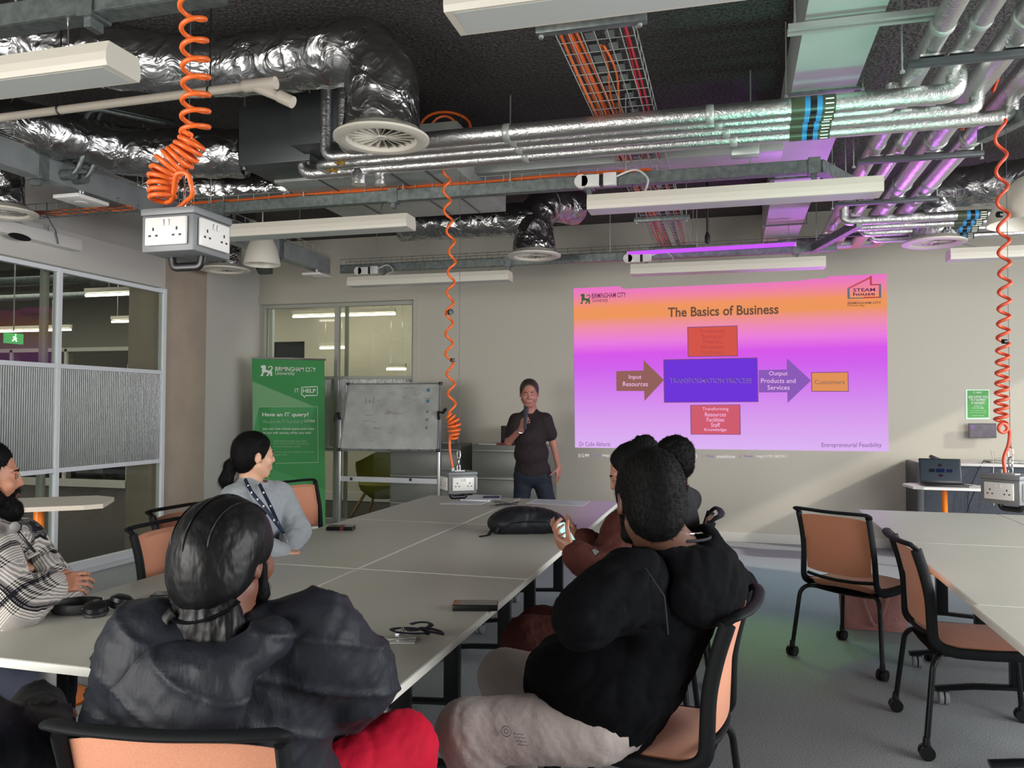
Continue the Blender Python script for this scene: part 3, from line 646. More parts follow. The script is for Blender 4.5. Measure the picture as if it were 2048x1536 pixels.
# ------------------------------------------------------------------ wall items on the right
t = thing('wall_poster', 'small green support poster on the right of the end wall', 'poster', W(1955, 809))
bslab2 = lambda n, pts, m_, l: slab(n, pts, m_, l, t)
mat['pgreen'] = M('poster green', '3f9a3c', .5); mat['pback'] = M('poster sleeve', 'b9d6c4', .3)
bslab2('poster_sleeve', [(1931, 779), (1978.5, 779), (1979, 838.5), (1931.5, 839)], 'pback', .004); bslab2('poster_sheet', [(1934.5, 781), (1977, 781), (1977.3, 835), (1935, 835.5)], 'pgreen', .0055)
for s_, a_, b_, y_, h_ in [('IT', 1946, 1949, 785, 3.2), ('HELP', 1952, 1963, 785, 3.2), ('NEED SUPPORT WITH', 1936.5, 1975, 794, 5), ('THE IT EQUIPMENT', 1939, 1972, 800, 5), ('IN THIS ROOM?', 1942, 1969, 806, 5), ('Call us on', 1948, 1964, 812, 2.6), ('0121 331 4400', 1944, 1967, 816, 2.8), ('for more information and help', 1941, 1971, 821, 1.6), ('about the equipment in the room', 1940, 1972, 825, 1.6), ('Birmingham City University', 1944, 1968, 831.5, 2.2)]:
    wtext('poster_text', s_, a_, b_, y_, h_, 'bwhite', t, lift=.008, bold=.01 if h_ > 3 else 0)
t = thing('wall_tablet', 'small lit control tablet mounted on the wall under the green poster', 'tablet', W(1960, 862))
mat['tabscreen'] = M('tablet screen', '18151f', .35, emit=.15, vary=(14, '4a2f48', .4))
MB().prism([((W(a_, b_).x), W(a_, b_).z) for a_, b_ in ((1933, 846.5), (1987.5, 846.5), (1988, 875.5), (1933.5, 875.5))], (0, YB - .075, 0), (1, 0, 0), (0, 0, 1), (0, .018, 0)).build('tablet_case', 'black', t, smooth=0)
MB().prism([((W(a_, b_).x), W(a_, b_).z) for a_, b_ in ((1935, 848.5), (1985.5, 848.5), (1986, 873.5), (1935.5, 873.5))], (0, YB - .077, 0), (1, 0, 0), (0, 0, 1), (0, .002, 0)).build('tablet_screen', 'tabscreen', t, smooth=0)
MB().prism([((W(a_, b_).x), W(a_, b_).z) for a_, b_ in ((1937, 850), (1944, 850), (1944, 857), (1937, 857))], (0, YB - .079, 0), (1, 0, 0), (0, 0, 1), (0, .001, 0)).build('screen_icon', 's_dim', t, smooth=0)
MB().bb((W(1950, 860).x, YB - .058, W(1950, 868).z), (W(1970, 860).x, YB, W(1950, 855).z)).build('wall_bracket', 'black', t)
# ------------------------------------------------------------------ implicit-surface modeller (bodies, clothes, hair, soft bags)
class SDF:
    def __init__(s, res): s.p = []; s.res = res
    def cap(s, a, b, ra, rb=None, k=.03, op='+'):
        a, b = np.array(a, float), np.array(b, float); rb = ra if rb is None else rb
        r = max(ra, rb); s.p.append(('c', a, b, ra, rb, k, op, np.minimum(a, b) - r, np.maximum(a, b) + r)); return s
    def ell(s, c, r, R=None, k=.03, op='+'):
        c, r = np.array(c, float), np.array(r, float); R = np.eye(3) if R is None else np.array(R, float)
        e = np.sqrt(((R * r[None, :]) ** 2).sum(1)); s.p.append(('e', c, r, R, 0, k, op, c - e, c + e)); return s
    def cut(s, c, n, k=.01):
        s.p.append(('h', np.array(c, float), np.array(n, float), 0, 0, k, '-', None, None)); return s
    def mesh(s, disp=None):
        add = [q for q in s.p if q[6] == '+']; h = s.res
        lo = np.min([q[7] for q in add], 0) - 4 * h; hi = np.max([q[8] for q in add], 0) + 4 * h
        n = np.ceil((hi - lo) / h).astype(int) + 1
        ax = [lo[i] + h * np.arange(n[i]) for i in range(3)]
        f = np.full(n, 0.3, np.float32)
        for q in s.p:
            k = max(q[5], 1e-4)
            if q[0] == 'h': sl = [slice(0, n[i]) for i in range(3)]
            else:
                m_ = k + 2 * h
                a = np.clip(np.floor((q[7] - m_ - lo) / h).astype(int), 0, n); b = np.clip(np.ceil((q[8] + m_ - lo) / h).astype(int) + 1, 0, n)
                if (b <= a).any(): continue
                sl = [slice(a[i], b[i]) for i in range(3)]
            X, Y, Z = ax[0][sl[0]][:, None, None], ax[1][sl[1]][None, :, None], ax[2][sl[2]][None, None, :]
            if q[0] == 'c':
                A, B, ra, rb = q[1], q[2], q[3], q[4]; d = B - A; L2 = max(d @ d, 1e-9)
                t = np.clip(((X - A[0]) * d[0] + (Y - A[1]) * d[1] + (Z - A[2]) * d[2]) / L2, 0, 1)
                dd = np.sqrt((X - A[0] - t * d[0]) ** 2 + (Y - A[1] - t * d[1]) ** 2 + (Z - A[2] - t * d[2]) ** 2) - (ra + (rb - ra) * t)
            elif q[0] == 'e':
                c, r, R = q[1], q[2], q[3]
                x, y, z = X - c[0], Y - c[1], Z - c[2]
                u = [(R[0, i] * x + R[1, i] * y + R[2, i] * z) for i in range(3)]
                k0 = np.sqrt(sum((u[i] / r[i]) ** 2 for i in range(3))); k1 = np.sqrt(sum((u[i] / r[i] ** 2) ** 2 for i in range(3)))
                dd = k0 * (k0 - 1) / np.maximum(k1, 1e-6)
            else:
                c, nn = q[1], q[2]; nn = nn / np.linalg.norm(nn)
                dd = -((X - c[0]) * nn[0] + (Y - c[1]) * nn[1] + (Z - c[2]) * nn[2])
            g = f[sl[0], sl[1], sl[2]]
            if q[6] == '+':
                hh = np.clip(.5 + .5 * (g - dd) / k, 0, 1); f[sl[0], sl[1], sl[2]] = g * (1 - hh) + dd * hh - k * hh * (1 - hh)
            else:
                dd = -dd; hh = np.clip(.5 - .5 * (g - dd) / k, 0, 1); f[sl[0], sl[1], sl[2]] = g * (1 - hh) + dd * hh + k * hh * (1 - hh)
        return surface_net(f, lo, h, disp)
def surface_net(f, lo, h, disp=None):
    s = f < 0
    a = [slice(None, -1), slice(1, None)]
    cnt = sum(s[a[i], a[j], a[k]].astype(np.int8) for i in (0, 1) for j in (0, 1) for k in (0, 1))
    act = (cnt > 0) & (cnt < 8); idx = -np.ones(act.shape, np.int64); I = np.argwhere(act); N = len(I); idx[act] = np.arange(N)
    corner = {(i, j, k): f[I[:, 0] + i, I[:, 1] + j, I[:, 2] + k] for i in (0, 1) for j in (0, 1) for k in (0, 1)}
    P = np.zeros((N, 3)); cn = np.zeros(N)
    keys = list(corner)
    for p in keys:
        for axn in range(3):
            if p[axn] == 1: continue
            q = list(p); q[axn] = 1; q = tuple(q); fa, fb = corner[p], corner[q]; m_ = (fa < 0) != (fb < 0)
            t = np.where(m_, fa / np.where(m_, fa - fb, 1), 0); base = np.array(p, float)[None, :].repeat(N, 0); base[:, axn] += t
            P += base * m_[:, None]; cn += m_
    P = (P / cn[:, None] + I) * h + lo
    F = []
    for axn in range(3):
        o1, o2 = [(1, 2), (2, 0), (0, 1)][axn]
        sl0 = [slice(1, -1)] * 3; sl1 = [slice(1, -1)] * 3; sl0[axn] = slice(0, -1); sl1[axn] = slice(1, None)
        d = s[tuple(sl0)] != s[tuple(sl1)]; E_ = np.argwhere(d); off = np.ones(3, int); off[axn] = 0; E_ = E_ + off
        if not len(E_): continue
        ins = s[E_[:, 0], E_[:, 1], E_[:, 2]]
        e1 = np.zeros(3, int); e1[o1] = 1; e2 = np.zeros(3, int); e2[o2] = 1
        g = lambda v: idx[tuple((E_ - v).T)]
        q = np.stack([g(e1 * 0), g(e1), g(e1 + e2), g(e2)], 1)
        q[~ins] = q[~ins][:, ::-1]; F.append(q[:, ::-1])
    F = np.concatenate(F)
    # light smoothing
    for _ in range(2):
        acc = np.zeros_like(P); c2 = np.zeros(N)
        for i in range(4):
            A, B = F[:, i], F[:, (i + 1) % 4]
            np.add.at(acc, A, P[B]); np.add.at(c2, A, 1)
        P = P * .5 + .5 * acc / np.maximum(c2, 1)[:, None]
    if disp is not None:
        nr = vert_normals(P, F); P = P + nr * disp(P, nr)[:, None]
    return P, F
def vert_normals(P, F):
    fn = np.cross(P[F[:, 2]] - P[F[:, 0]], P[F[:, 3]] - P[F[:, 1]]); nr = np.zeros_like(P)
    for i in range(4): np.add.at(nr, F[:, i], fn)
    nr /= np.maximum(np.linalg.norm(nr, axis=1), 1e-9)[:, None]
    ctr = np.array(P.mean(0)); 
    return nr
def np_obj(name, P, F, mt, parent=None, world=True):
    me = bpy.data.meshes.new(name); me.vertices.add(len(P)); me.vertices.foreach_set('co', P.astype(np.float32).ravel())
    me.loops.add(F.size); me.loops.foreach_set('vertex_index', F.astype(np.int32).ravel())
    me.polygons.add(len(F)); me.polygons.foreach_set('loop_start', np.arange(0, F.size, F.shape[1], dtype=np.int32))
    try: me.polygons.foreach_set('loop_total', np.full(len(F), F.shape[1], np.int32))
    except Exception: pass
    me.update(calc_edges=True); me.validate(); me.shade_smooth()
    me.materials.append(mat[mt] if isinstance(mt, str) else mt)
    return link(name, me, parent, world)
def waves(P, seed, sc, n=5):
    """smooth pseudo-random field in -1..1"""
    r = np.random.RandomState(seed); v = 0; tot = 0
    for i in range(n):
        k = r.normal(size=3) * sc * (1 + .5 * i); w = 1 / (1 + .5 * i)
        k2 = r.normal(size=3) * sc * .6
        v = v + w * np.sin(P @ k + r.uniform(0, 6) + 1.3 * np.sin(P @ k2 + r.uniform(0, 6))); tot += w
    return v / tot
def folds(amp, sc, seed=1, sharp=1.0, stretch=(1, 1, 1)):
    def fn(P, nr):
        Q = P * np.array(stretch); w = waves(Q, seed, sc); w2 = waves(Q, seed + 5, sc * 2.1)
        return amp * (-np.abs(w) ** .7 * 1.2 + .6 + .35 * w2)
    return fn

# soft black backpack lying on the long table
a_, b_ = at(985, 1068, 'z', .735), at(1105, 1066, 'z', .735)
bpk = thing('backpack', 'soft black backpack lying flat in the middle of the long table', 'backpack', ((a_ + b_) / 2)[:2] + (.7304,))
cx, cy = (a_.x + b_.x) / 2, (a_.y + b_.y) / 2 + .09
dx_ = (b_ - a_).normalized(); ang = math.atan2(dx_.y, dx_.x); Rz = np.array(Matrix.Rotation(ang, 3, 'Z'))
s_ = SDF(.006); Q = lambda x, y, z: Rz @ np.array((x, y, z)) + np.array((cx, cy, .7304))
for x_, r_ in ((-.12, .070), (-.05, .078), (.05, .076), (.12, .066)): s_.ell(Q(x_, 0, .06), (.11, .13, r_), Rz, .05)
s_.ell(Q(-.03, -.02, .115), (.12, .09, .035), Rz, .03).ell(Q(.17, 0, .04), (.06, .09, .04), Rz, .03).ell(Q(-.17, 0, .04), (.05, .09, .04), Rz, .03)
s_.cut((0, 0, .7310), (0, 0, -1), .004)
mat['nylon'] = M('black nylon', '15171b', .55, bump=(60, .15, 3), spec=.3)
P_, F_ = s_.mesh(folds(.004, 22, 3)); P_[:, 2] = np.maximum(P_[:, 2], .7312); np_obj('bag_body', P_, F_, 'nylon', bpk)
q = lambda x, y, z: Vector(Q(x, y, z))
MB().tube([q(-.15, -.12, .04), q(-.1, -.135, .075), q(0, -.14, .082), q(.1, -.135, .075), q(.16, -.12, .04)], .004, 6).build('zip', 'blackmetal', bpk)
MB().tube([q(-.17, -.06, .05), q(-.21, -.09, .035), q(-.24, -.13, .006), q(-.29, -.16, .004)], 1, 8, flat=(.014, .0035), up=(0, 0, 1)).build('strap', 'nylon', bpk)
MB().tube([q(.17, -.02, .05), q(.23, -.0, .04), q(.28, -.02, .01), q(.34, -.05, .005)], 1, 8, flat=(.016, .0035), up=(0, 0, 1)).build('strap', 'nylon', bpk)
MB().tube([q(-.2, -.05, .03), q(-.18, -.1, .05), q(-.2, -.13, .02)], .012, 8).build('strap_loop', 'nylon', bpk)
# ------------------------------------------------------------------ tables
def make_table(label, cx, cy, w, l, group):
    t = thing('meeting_table', label, 'table', (cx, cy, 0), 0, group)
    MB().box((0, 0, .7165), (w - .003, l - .003, .026), bevel=.002).build('tabletop', 'tableedge', t, world=False)
    MB().box((0, 0, .7298), (w - .013, l - .013, .0012)).build('laminate_surface', 'table', t, world=False, smooth=0)
    MB().bb((-.03, -l / 2 + .2, .66), (.03, l / 2 - .2, .703)).build('under_beam', 'blackmetal', t, world=False)
    for yy in (-l / 2 + .17, l / 2 - .42):
        g = MB().bb((-.035, yy - .025, .1), (.035, yy + .025, .66), bevel=.004).bb((-.28, yy - .03, .68), (.28, yy + .03, .704), bevel=.003).build('leg', 'blackmetal', t, world=False)
        MB().tube([(-.37, yy, .075), (-.2, yy, .1), (0, yy, .112), (.2, yy, .1), (.37, yy, .075)], 1, 12, flat=(.03, .014), up=(0, 0, 1)).build('foot', 'blackmetal', t, world=False)
        for sx in (-.33, .33):
            c = MB().cyl((sx - .022, yy, .034), (sx - .004, yy, .034), .034, seg=18).cyl((sx + .004, yy, .034), (sx + .022, yy, .034), .034, seg=18).build('castor', 'castor', t, world=False)
            MB().cyl((sx, yy, .03), (sx, yy, .075), .01, seg=8).box((sx, yy, .062), (.05, .03, .016), bevel=.004).build('castor_fork', 'blackmetal', c, world=False)
    return t
L_ = 1.47
rows = ['nearest the camera', 'in the middle row', 'at the screen end']
for r in range(3):
    for c_, (cx, w, side) in enumerate(((-2.035, .785, 'left'), (-1.243, .795, 'right'))):
        make_table('grey-topped table %s, %s column of the long meeting table' % (rows[r], side), cx, 1.88 + L_ * (r + .5), w, L_, 'six tables pushed together under the meeting')
for r in range(3):
    for cx0 in (.89, 1.80):
        dx = -.022 if r == 0 else 0
        if cx0 > 1 and r == 0: continue
        make_table('grey-topped table of the right-hand group, %s, %s' % (rows[r], 'aisle side' if cx0 < 1 else 'wall side'), cx0 + .455 + dx, 1.93 + L_ * (r + .5), .905, L_, 'tables of the right-hand group')

# ------------------------------------------------------------------ chairs
def make_chair(name='meeting_chair'):
    t = thing(name, 'x', 'chair')
    # black frame: seat rim, uprights, looped top rail
    up = lambda sx: [(sx * .2, .2, .437), (sx * .222, .0, .432), (sx * .226, -.16, .436), (sx * .224, -.232, .47), (sx * .219, -.235, .56), (sx * .214, -.238, .66), (sx * .212, -.262, .77), (sx * .214, -.292, .862)]
    f = MB()
    for sx in (-1, 1): f.tube(fillet(up(sx), .05, 4), 1, 12, flat=(.023, .013), up=(1, 0, 0))
    f.tube(fillet([(-.214, -.290, .862), (-.225, -.315, .885), (-.15, -.338, .886), (0, -.348, .884), (.15, -.338, .886), (.225, -.315, .885), (.214, -.290, .862)], .05, 4), 1, 12, flat=(.019, .010), up=(0, 0, 1))
    f.build('frame', 'frameblk', t, world=False)
    f = MB().tube([(-.2, -.222, .5), (-.1, -.245, .492), (0, -.252, .49), (.1, -.245, .492), (.2, -.222, .5)], .010, 8)
    f.grid(lambda u, v: Vector(((u - .5) * .43, -.22 + .45 * v, .412 + .012 * (2 * u - 1) ** 2 + (.01 * math.sin(v * 3) if 1 else 0))), 10, 10, .02)
    f.build('seat_shell', 'frameblk', t, world=False)
    def back(u, v):
        x = (u - .5) * 2; w = .196 + .004 * v
        z = .522 + .335 * v
        y = -.235 - .008 * math.sin(v * 2.2) - .05 * max(0, v - .45) ** 1.3 / .46 * .9 - .022 * (1 - x * x)
        return Vector((x * w, y, z - .012 * (abs(x) ** 4) * (1 if v > .5 else -1)))
    MB().grid(back, 16, 14, .026).build('backrest', 'fabric', t, world=False)
    def seat(u, v):
        x = (u - .5) * 2; y = -.215 + .465 * v
        z = .478 - .012 * x * x - .04 * max(0, v - .78) ** 2 / .05 - .008 * math.sin(v * PI)
        return Vector((x * (.205 - .012 * (2 * v - 1) ** 4), y, z))
    MB().grid(seat, 18, 18, .042).build('seat', 'fabric', t, world=False)
    for sx in (-1, 1):
        for sy in (-1, 1):
            l = MB().tube(fillet([(sx * .12, sy * .15, .415), (sx * .215, sy * .21, .42), (sx * .243, sy * .238, .385), (sx * .272, sy * .272, .075)], .05, 5), .0125, 10).build('leg', 'blackmetal', t, world=False)
            x, y = sx * .274, sy * .274
            MB().cyl((x - .024, y, .031), (x - .006, y, .031), .030, seg=18).cyl((x + .006, y, .031), (x + .024, y, .031), .030, seg=18).cyl((x - .006, y, .034), (x + .006, y, .034), .014, seg=10).lathe([(0, .03), (.013, .028), (.016, .0), (.016, -.012), (0, -.012)], (x, y, .065), seg=12).build('castor', 'black', l, world=False)
    return t
ch0 = make_chair()
CH = [((-1.05, 1.56), 10, 'peach-backed chair in the foreground under the person in the black durag'),
      ((-.27, 2.60), 82, 'peach chair turned side-on carrying the person in the black hoodie'),
      ((-.42, 3.50), 90, 'chair under the person in the long brown coat'),
      ((-.40, 4.62), 92, 'chair beyond the brown coat under the curly-haired person, castor leg showing on the carpet'),
      ((.73, 5.12), -37, 'empty chair pulled out from the right-hand tables, pink bag beyond it'),
      ((1.05, 4.02), -88, 'empty chair pushed under the nearer side of the right-hand tables'),
      ((-2.43, 3.40), -90, 'empty chair tucked in at the left table edge behind the durag'),
      ((-2.76, 3.93), -92, 'chair under the person in the grey sweatshirt'),
      ((-2.98, 5.45), -108, 'empty peach chair in front of the green banner'),
      ((-2.85, 2.42), -90, 'chair under the bearded person in the checked overshirt')]
for i, ((x, y), a, lab) in enumerate(CH):
    o = ch0 if i == 0 else dup(ch0)
    o.location = (x, y, 0); o.rotation_euler = (0, 0, R_(a)); o['label'] = lab; o['group'] = 'peach and black castor chairs'

# ------------------------------------------------------------------ small high tables and desk
def side_table(label, c, z, rot, group='high side tables with orange legs'):
    t = thing('side_table', label, 'side table', (c[0], c[1], 0), rot, group)
    poly = [(-.3, -.2), (-.22, -.235), (.22, -.235), (.3, -.2), (.33, .1), (.24, .22), (-.24, .22), (-.33, .1)]
    MB().prism(poly, (0, 0, z - .022), (1, 0, 0), (0, 1, 0), (0, 0, .022)).build('tabletop', 'plastwhite' if z < .9 else 'pvc', t, world=False, smooth=0)
    MB().cyl((0, 0, .03), (0, 0, z - .02), .024, seg=16).build('stem', 'orangeleg', t, world=False)
    MB().lathe([(0, 0), (.24, 0), (.24, .012), (.05, .03), (0, .03)], seg=28).build('base', 'orangeleg', t, world=False)
    return t
p_ = at(1892, 972, 'y', 8.0)
LZ = p_.z
side_table('high side table with an orange leg carrying the open laptop', (p_.x + .0, 8.05), LZ, 0)
p2_ = pd(62, 1003, 4.0)
side_table('high side table with an orange leg by the left glass, behind the bearded person', (p2_.x + .05, p2_.y), p2_.z, R_(38))
# felt-fronted desk against the end wall
dx0 = at(1834, 1000, 'y', 8.62).x
t = thing('media_desk', 'grey felt-fronted desk with a white top against the end wall', 'desk', (dx0 + 1.2, 8.9, 0))
tz = at(1868, 927, 'y', 8.6).z
MB().bb((dx0 + .06, 8.62, .04), (4.55, 8.66, tz - .02), bevel=.01).build('felt_front', 'felt', t)
MB().bb((dx0, 8.60, 0), (dx0 + .06, 9.14, tz - .0), bevel=.004).build('side_panel', 'steeldark', t)
MB().bb((dx0 + .03, 8.60, tz - .02), (4.55, 9.16, tz + .005), bevel=.003).build('desk_top', 'plastwhite', t)
# laptop
lx, ly = p_.x - .01, 8.02
t = thing('laptop', 'open black laptop showing the same slide on the high side table', 'laptop', (lx, ly, LZ))
MB().box((lx, ly, LZ + .009), (.35, .23, .016), bevel=.004).build('keyboard_base', 'black', t)
mat['lapscr'] = M('laptop screen', '17222a', .2, emit=.35)
Rl = Matrix.Rotation(R_(-14), 3, 'X')
sc_c = Vector((lx, ly + .14, LZ + .125))
MB().box(sc_c, (.35, .010, .225), rot=Rl, bevel=.003).build('screen_lid', 'black', t)
scr = MB().box(sc_c + Rl @ Vector((0, -.0058, .004)), (.325, .001, .195), rot=Rl).build('screen', 'lapscr', t, smooth=0)
for (ax_, az_, w_, h_, c_) in ((-.07, 0, .05, .03, 's_brown'), (0, 0, .07, .035, 's_bluetxt'), (.075, 0, .05, .03, 's_violet'), (0, -.045, .035, .022, 's_redtxt'), (0, .05, .03, .022, 's_redtxt')):
    mk = 'lap_' + c_
    if mk not in mat: mat[mk] = emis(mk, {'s_brown': '1c2226', 's_bluetxt': '1a2340', 's_violet': '232645', 's_redtxt': '381f2c'}[c_])
    MB().box(sc_c + Rl @ Vector((ax_, -.0068, az_)), (w_, .0008, h_), rot=Rl).build('screen_diagram', mk, scr, smooth=0)
MB().box((lx, ly - .02, LZ + .0176), (.30, .11, .0012)).build('keyboard', 'frameblk', t)
def cable(name, label, pts, r, mt, cat='cable'):
    return tag(MB().tube(fillet(pts, .12, 6), r, 8).build(name, mt), label, cat)
cz = tz
cable('power_cable', 'dark laptop cable drooping from the high side table to the floor', [(lx + .17, ly + .05, LZ + .012), (lx + .3, ly + .06, LZ - .01), (lx + .36, 8.35, .78), (lx + .30, 8.5, .5), (lx + .22, 8.5, .02), (lx + .5, 8.5, .012)], .004, 'black')
xx = at(1962, 900, 'y', 8.58).x
cable('power_cable', 'dark cable hanging over the felt desk front beside the laptop', [(xx + .1, 8.9, cz + .01), (xx + .03, 8.62, cz + .03), (xx - .03, 8.585, cz - .06), (xx - .14, 8.58, .6), (xx - .05, 8.58, .3), (xx - .12, 8.56, .012), (xx + .2, 8.5, .01)], .004, 'black')
xx = at(1970, 870, 'y', 8.9).x
cable('charger_lead', 'pale lead curling up from the white desk top', [(xx - .02, 8.58, .55), (xx - .02, 8.585, cz - .1), (xx, 8.64, cz + .012), (xx + .02, 8.8, cz + .14), (xx + .07, 8.86, cz + .12), (xx + .08, 8.86, cz + .02)], .004, 'pvc')
xx = at(2010, 872, 'y', 8.9).x
t = thing('closed_laptop', 'closed grey laptop lying on the white desk top with glasses on it', 'laptop', (xx, 8.88, cz)); MB().box((xx, 8.88, cz + .017), (.34, .24, .018), bevel=.005).build('laptop_case', 'hnd', t)
def glasses_obj(label, c, rot, mt='black', s=1.0):
    t = thing('glasses', label, 'glasses', c, rot)
    for sx in (-1, 1):
        MB().tube([(sx * .034 + .024 * math.cos(a), 0, .02 + .019 * math.sin(a)) for a in [2 * PI * k / 16 for k in range(16)]], .0022, 6, closed=True).build('rim', mt, t, world=False)
        MB().tube([(sx * .06, 0, .03), (sx * .064, .02, .028), (sx * .058, .13, .004)], .002, 6).build('temple', mt, t, world=False)
    MB().tube([(-.011, 0, .026), (0, 0, .031), (.011, 0, .026)], .002, 6).build('bridge', mt, t, world=False)
    return t
glasses_obj('glasses resting on the closed laptop on the white desk', (xx + .0, 8.83, cz + .027), .3, 'chrome')
xx = at(1860, 872, 'y', 8.9).x
tag(MB().box((xx + .05, 8.86, cz + .03), (.14, .06, .035), rot=Matrix.Rotation(.4, 3, 'Y'), bevel=.01).build('webcam_box', 'black'), 'small black device on the white desk behind the laptop screen', 'device')
# extra dark items at the far right of the desk
xx = at(2046, 878, 'y', 8.8).x
tag(MB().box((xx + .05, 8.85, cz + .014), (.2, .2, .012), bevel=.003).build('document_folder', 'hnd'), 'flat grey folder on the white desk at the right edge', 'folder')

# ------------------------------------------------------------------ pink tote bag
bx, by = .915, 5.84
t = thing('tote_bag', 'dusky pink tote bag standing on the carpet beyond the empty chair', 'bag', (bx, by, 0))
mat['pink'] = M('pink leather', 'a9736f', .5, bump=(9, .25, 3))
def tote(u, v):
    a = 2 * PI * u; w = .205 + .02 * v; d = .075 - .03 * v
    cx, cy = math.cos(a), math.sin(a)
    return Vector((bx + w * math.copysign(abs(cx) ** .45, cx), by + d * math.copysign(abs(cy) ** .6, cy) + .01 * math.sin(6 * a) * v, .005 + .33 * v + .012 * math.cos(2 * a) * v))
MB().grid(tote, 40, 10, .006).bb((bx - .2, by - .07, 0), (bx + .2, by + .07, .012), bevel=.005).build('bag_body', 'pink', t)
for yy, dz in ((-.055, -.12), (.05, -.05)):
    pts = [Vector((bx - .10 + .2 * s, by + yy - .045 * math.sin(PI * s), .33 + (.0 if 0 else 0) - (.30 if yy < 0 else .20) * math.sin(PI * s) + .01)) for s in [k / 14 for k in range(15)]]
    MB().tube(pts, 1, 8, flat=(.010, .003), up=(0, 1, 0)).build('handle', 'pink', t)

# ------------------------------------------------------------------ things on the meeting table
TZ = .7304
def phone(label, c, rot, s=(.075, .158, .012), mt='black', grp=None):
    t = thing('phone', label, 'phone', (c[0], c[1], TZ), rot, grp)
    MB().box((0, 0, s[2] / 2), s, bevel=.0045, seg=3).build('phone_case', mt, t, world=False)
    MB().box((0, 0, s[2] + .0003), (s[0] - .008, s[1] - .008, .0009)).build('phone_screen', 'phscr', t, world=False)
    MB().box((s[0] / 2, .03, s[2] / 2), (.002, .03, .003)).build('side_button', 'steeldark', t, world=False)
    return t
mat['phscr'] = M('phone glass', '2a2724', .12)
c = at(951, 1212, 'z', .74); phone('black phone in a thick case on the right edge of the long table', c, R_(105), (.082, .165, .022))
c = at(348, 1188, 'z', .74); t = phone('black phone with rings on its case beside the durag', c, R_(112), (.08, .16, .014))
MB().lathe([(.018, 0), (.02, .002), (.022, 0)], (0, -.03, .0145)).build('camera_ring', 'chrome', t, world=False)
c = at(682, 1056, 'z', .74); t = phone('dark phone wallet with a brown strap near the person in grey', c, R_(105), (.09, .16, .022))
mat['brown'] = M('brown strap', '6b3322', .5); MB().box((0, -.01, .011), (.093, .025, .0245), bevel=.003).build('strap', 'brown', t, world=False)
c = at(1130, 1048, 'z', .74); phone('small dark phone lying beyond the backpack', c, R_(105), (.07, .14, .01))
# headphones
hc = at(180, 1222, 'z', .74)
t = thing('headphones', 'folded black over-ear headphones on the left of the long table', 'headphones', (hc.x, hc.y, TZ), R_(15))
mat['pad'] = M('soft black pad', '101113', .6, bump=(30, .2, 2))
for (x, y, z, ax_) in ((.035, -.03, .03, (.1, -.25, 1)), (.085, .055, .035, (.25, .1, 1))):
    e_ = MB().lathe([(0, .018), (.026, .018), (.038, .01), (.041, -.004), (.036, -.008)], (x, y, z), ax_, 28).build('ear_cup', 'blackmetal', t, world=False)
    MB().lathe([(.02, -.01), (.03, -.006), (.041, -.008), (.044, -.017), (.036, -.027), (.024, -.024), (.02, -.012)], (x, y, z), ax_, 28).build('ear_pad', 'pad', e_, world=False)
band = [(-.02 + .085 * math.cos(a) - .03, .015 + .07 * math.sin(a), .024) for a in [R_(50) + R_(260) * k / 20 for k in range(21)]]
MB().tube(band, 1, 10, flat=(.005, .018), up=(0, 0, 1)).build('headband', 'pad', t, world=False)
MB().tube([band[0], (.04, .06, .034), (.07, .06, .04)], .006, 8).build('yoke', 'blackmetal', t, world=False)
MB().tube([band[-1], (-.0, -.05, .03), (.02, -.045, .035)], .006, 8).build('yoke', 'blackmetal', t, world=False)
# lanyard with card
lc = at(805, 1278, 'z', .735)
t = thing('lanyard', 'navy lanyard coiled round a clear card holder near the table corner', 'lanyard', (lc.x, lc.y, TZ), R_(10))
mat['navystrap'] = M('navy strap', '171c2e', .7); mat['clearcard'] = M('clear card holder', 'c9c9c4', .15, coat=1.0)
def loopy(n, f): return [f(k / n) for k in range(n + 1)]
MB().tube(loopy(90, lambda s: (.02 + (.05 + .018 * math.sin(7 * s)) * math.cos(s * 15.5) * (1 - .25 * s) + .045 * s * s, .035 + (.032 + .006 * math.cos(5 * s)) * math.sin(s * 15.5), .012 + .026 * s + .006 * math.sin(9 * s))), 1, 8, flat=(.0095, .003), up=(.2, .3, 1)).build('strap', 'navystrap', t, world=False)
MB().tube(loopy(24, lambda s: (.085 + .035 * math.cos(s * 2 * PI), .04 + .016 * math.sin(s * 2 * PI), .013 + .014 * math.sin(s * PI))), 1, 8, flat=(.009, .003), up=(.5, 0, 1)).build('strap', 'navystrap', t, world=False)
MB().box((-.005, -.012, .003), (.098, .062, .004), rot=Matrix.Rotation(.12, 3, 'Z'), bevel=.001).build('card_holder', 'clearcard', t, world=False)
MB().box((-.008, .008, .016), (.03, .02, .012), bevel=.003).cyl((-.008, .02, .02), (-.006, .035, .028), .006, seg=10).build('clip', 'chrome', t, world=False)
mat['paper'] = M('paper', 'cfd2d6', .8); mat['navyp'] = M('navy print', '2b2d55', .7); mat['greyp'] = M('grey print', '8f949c', .8)
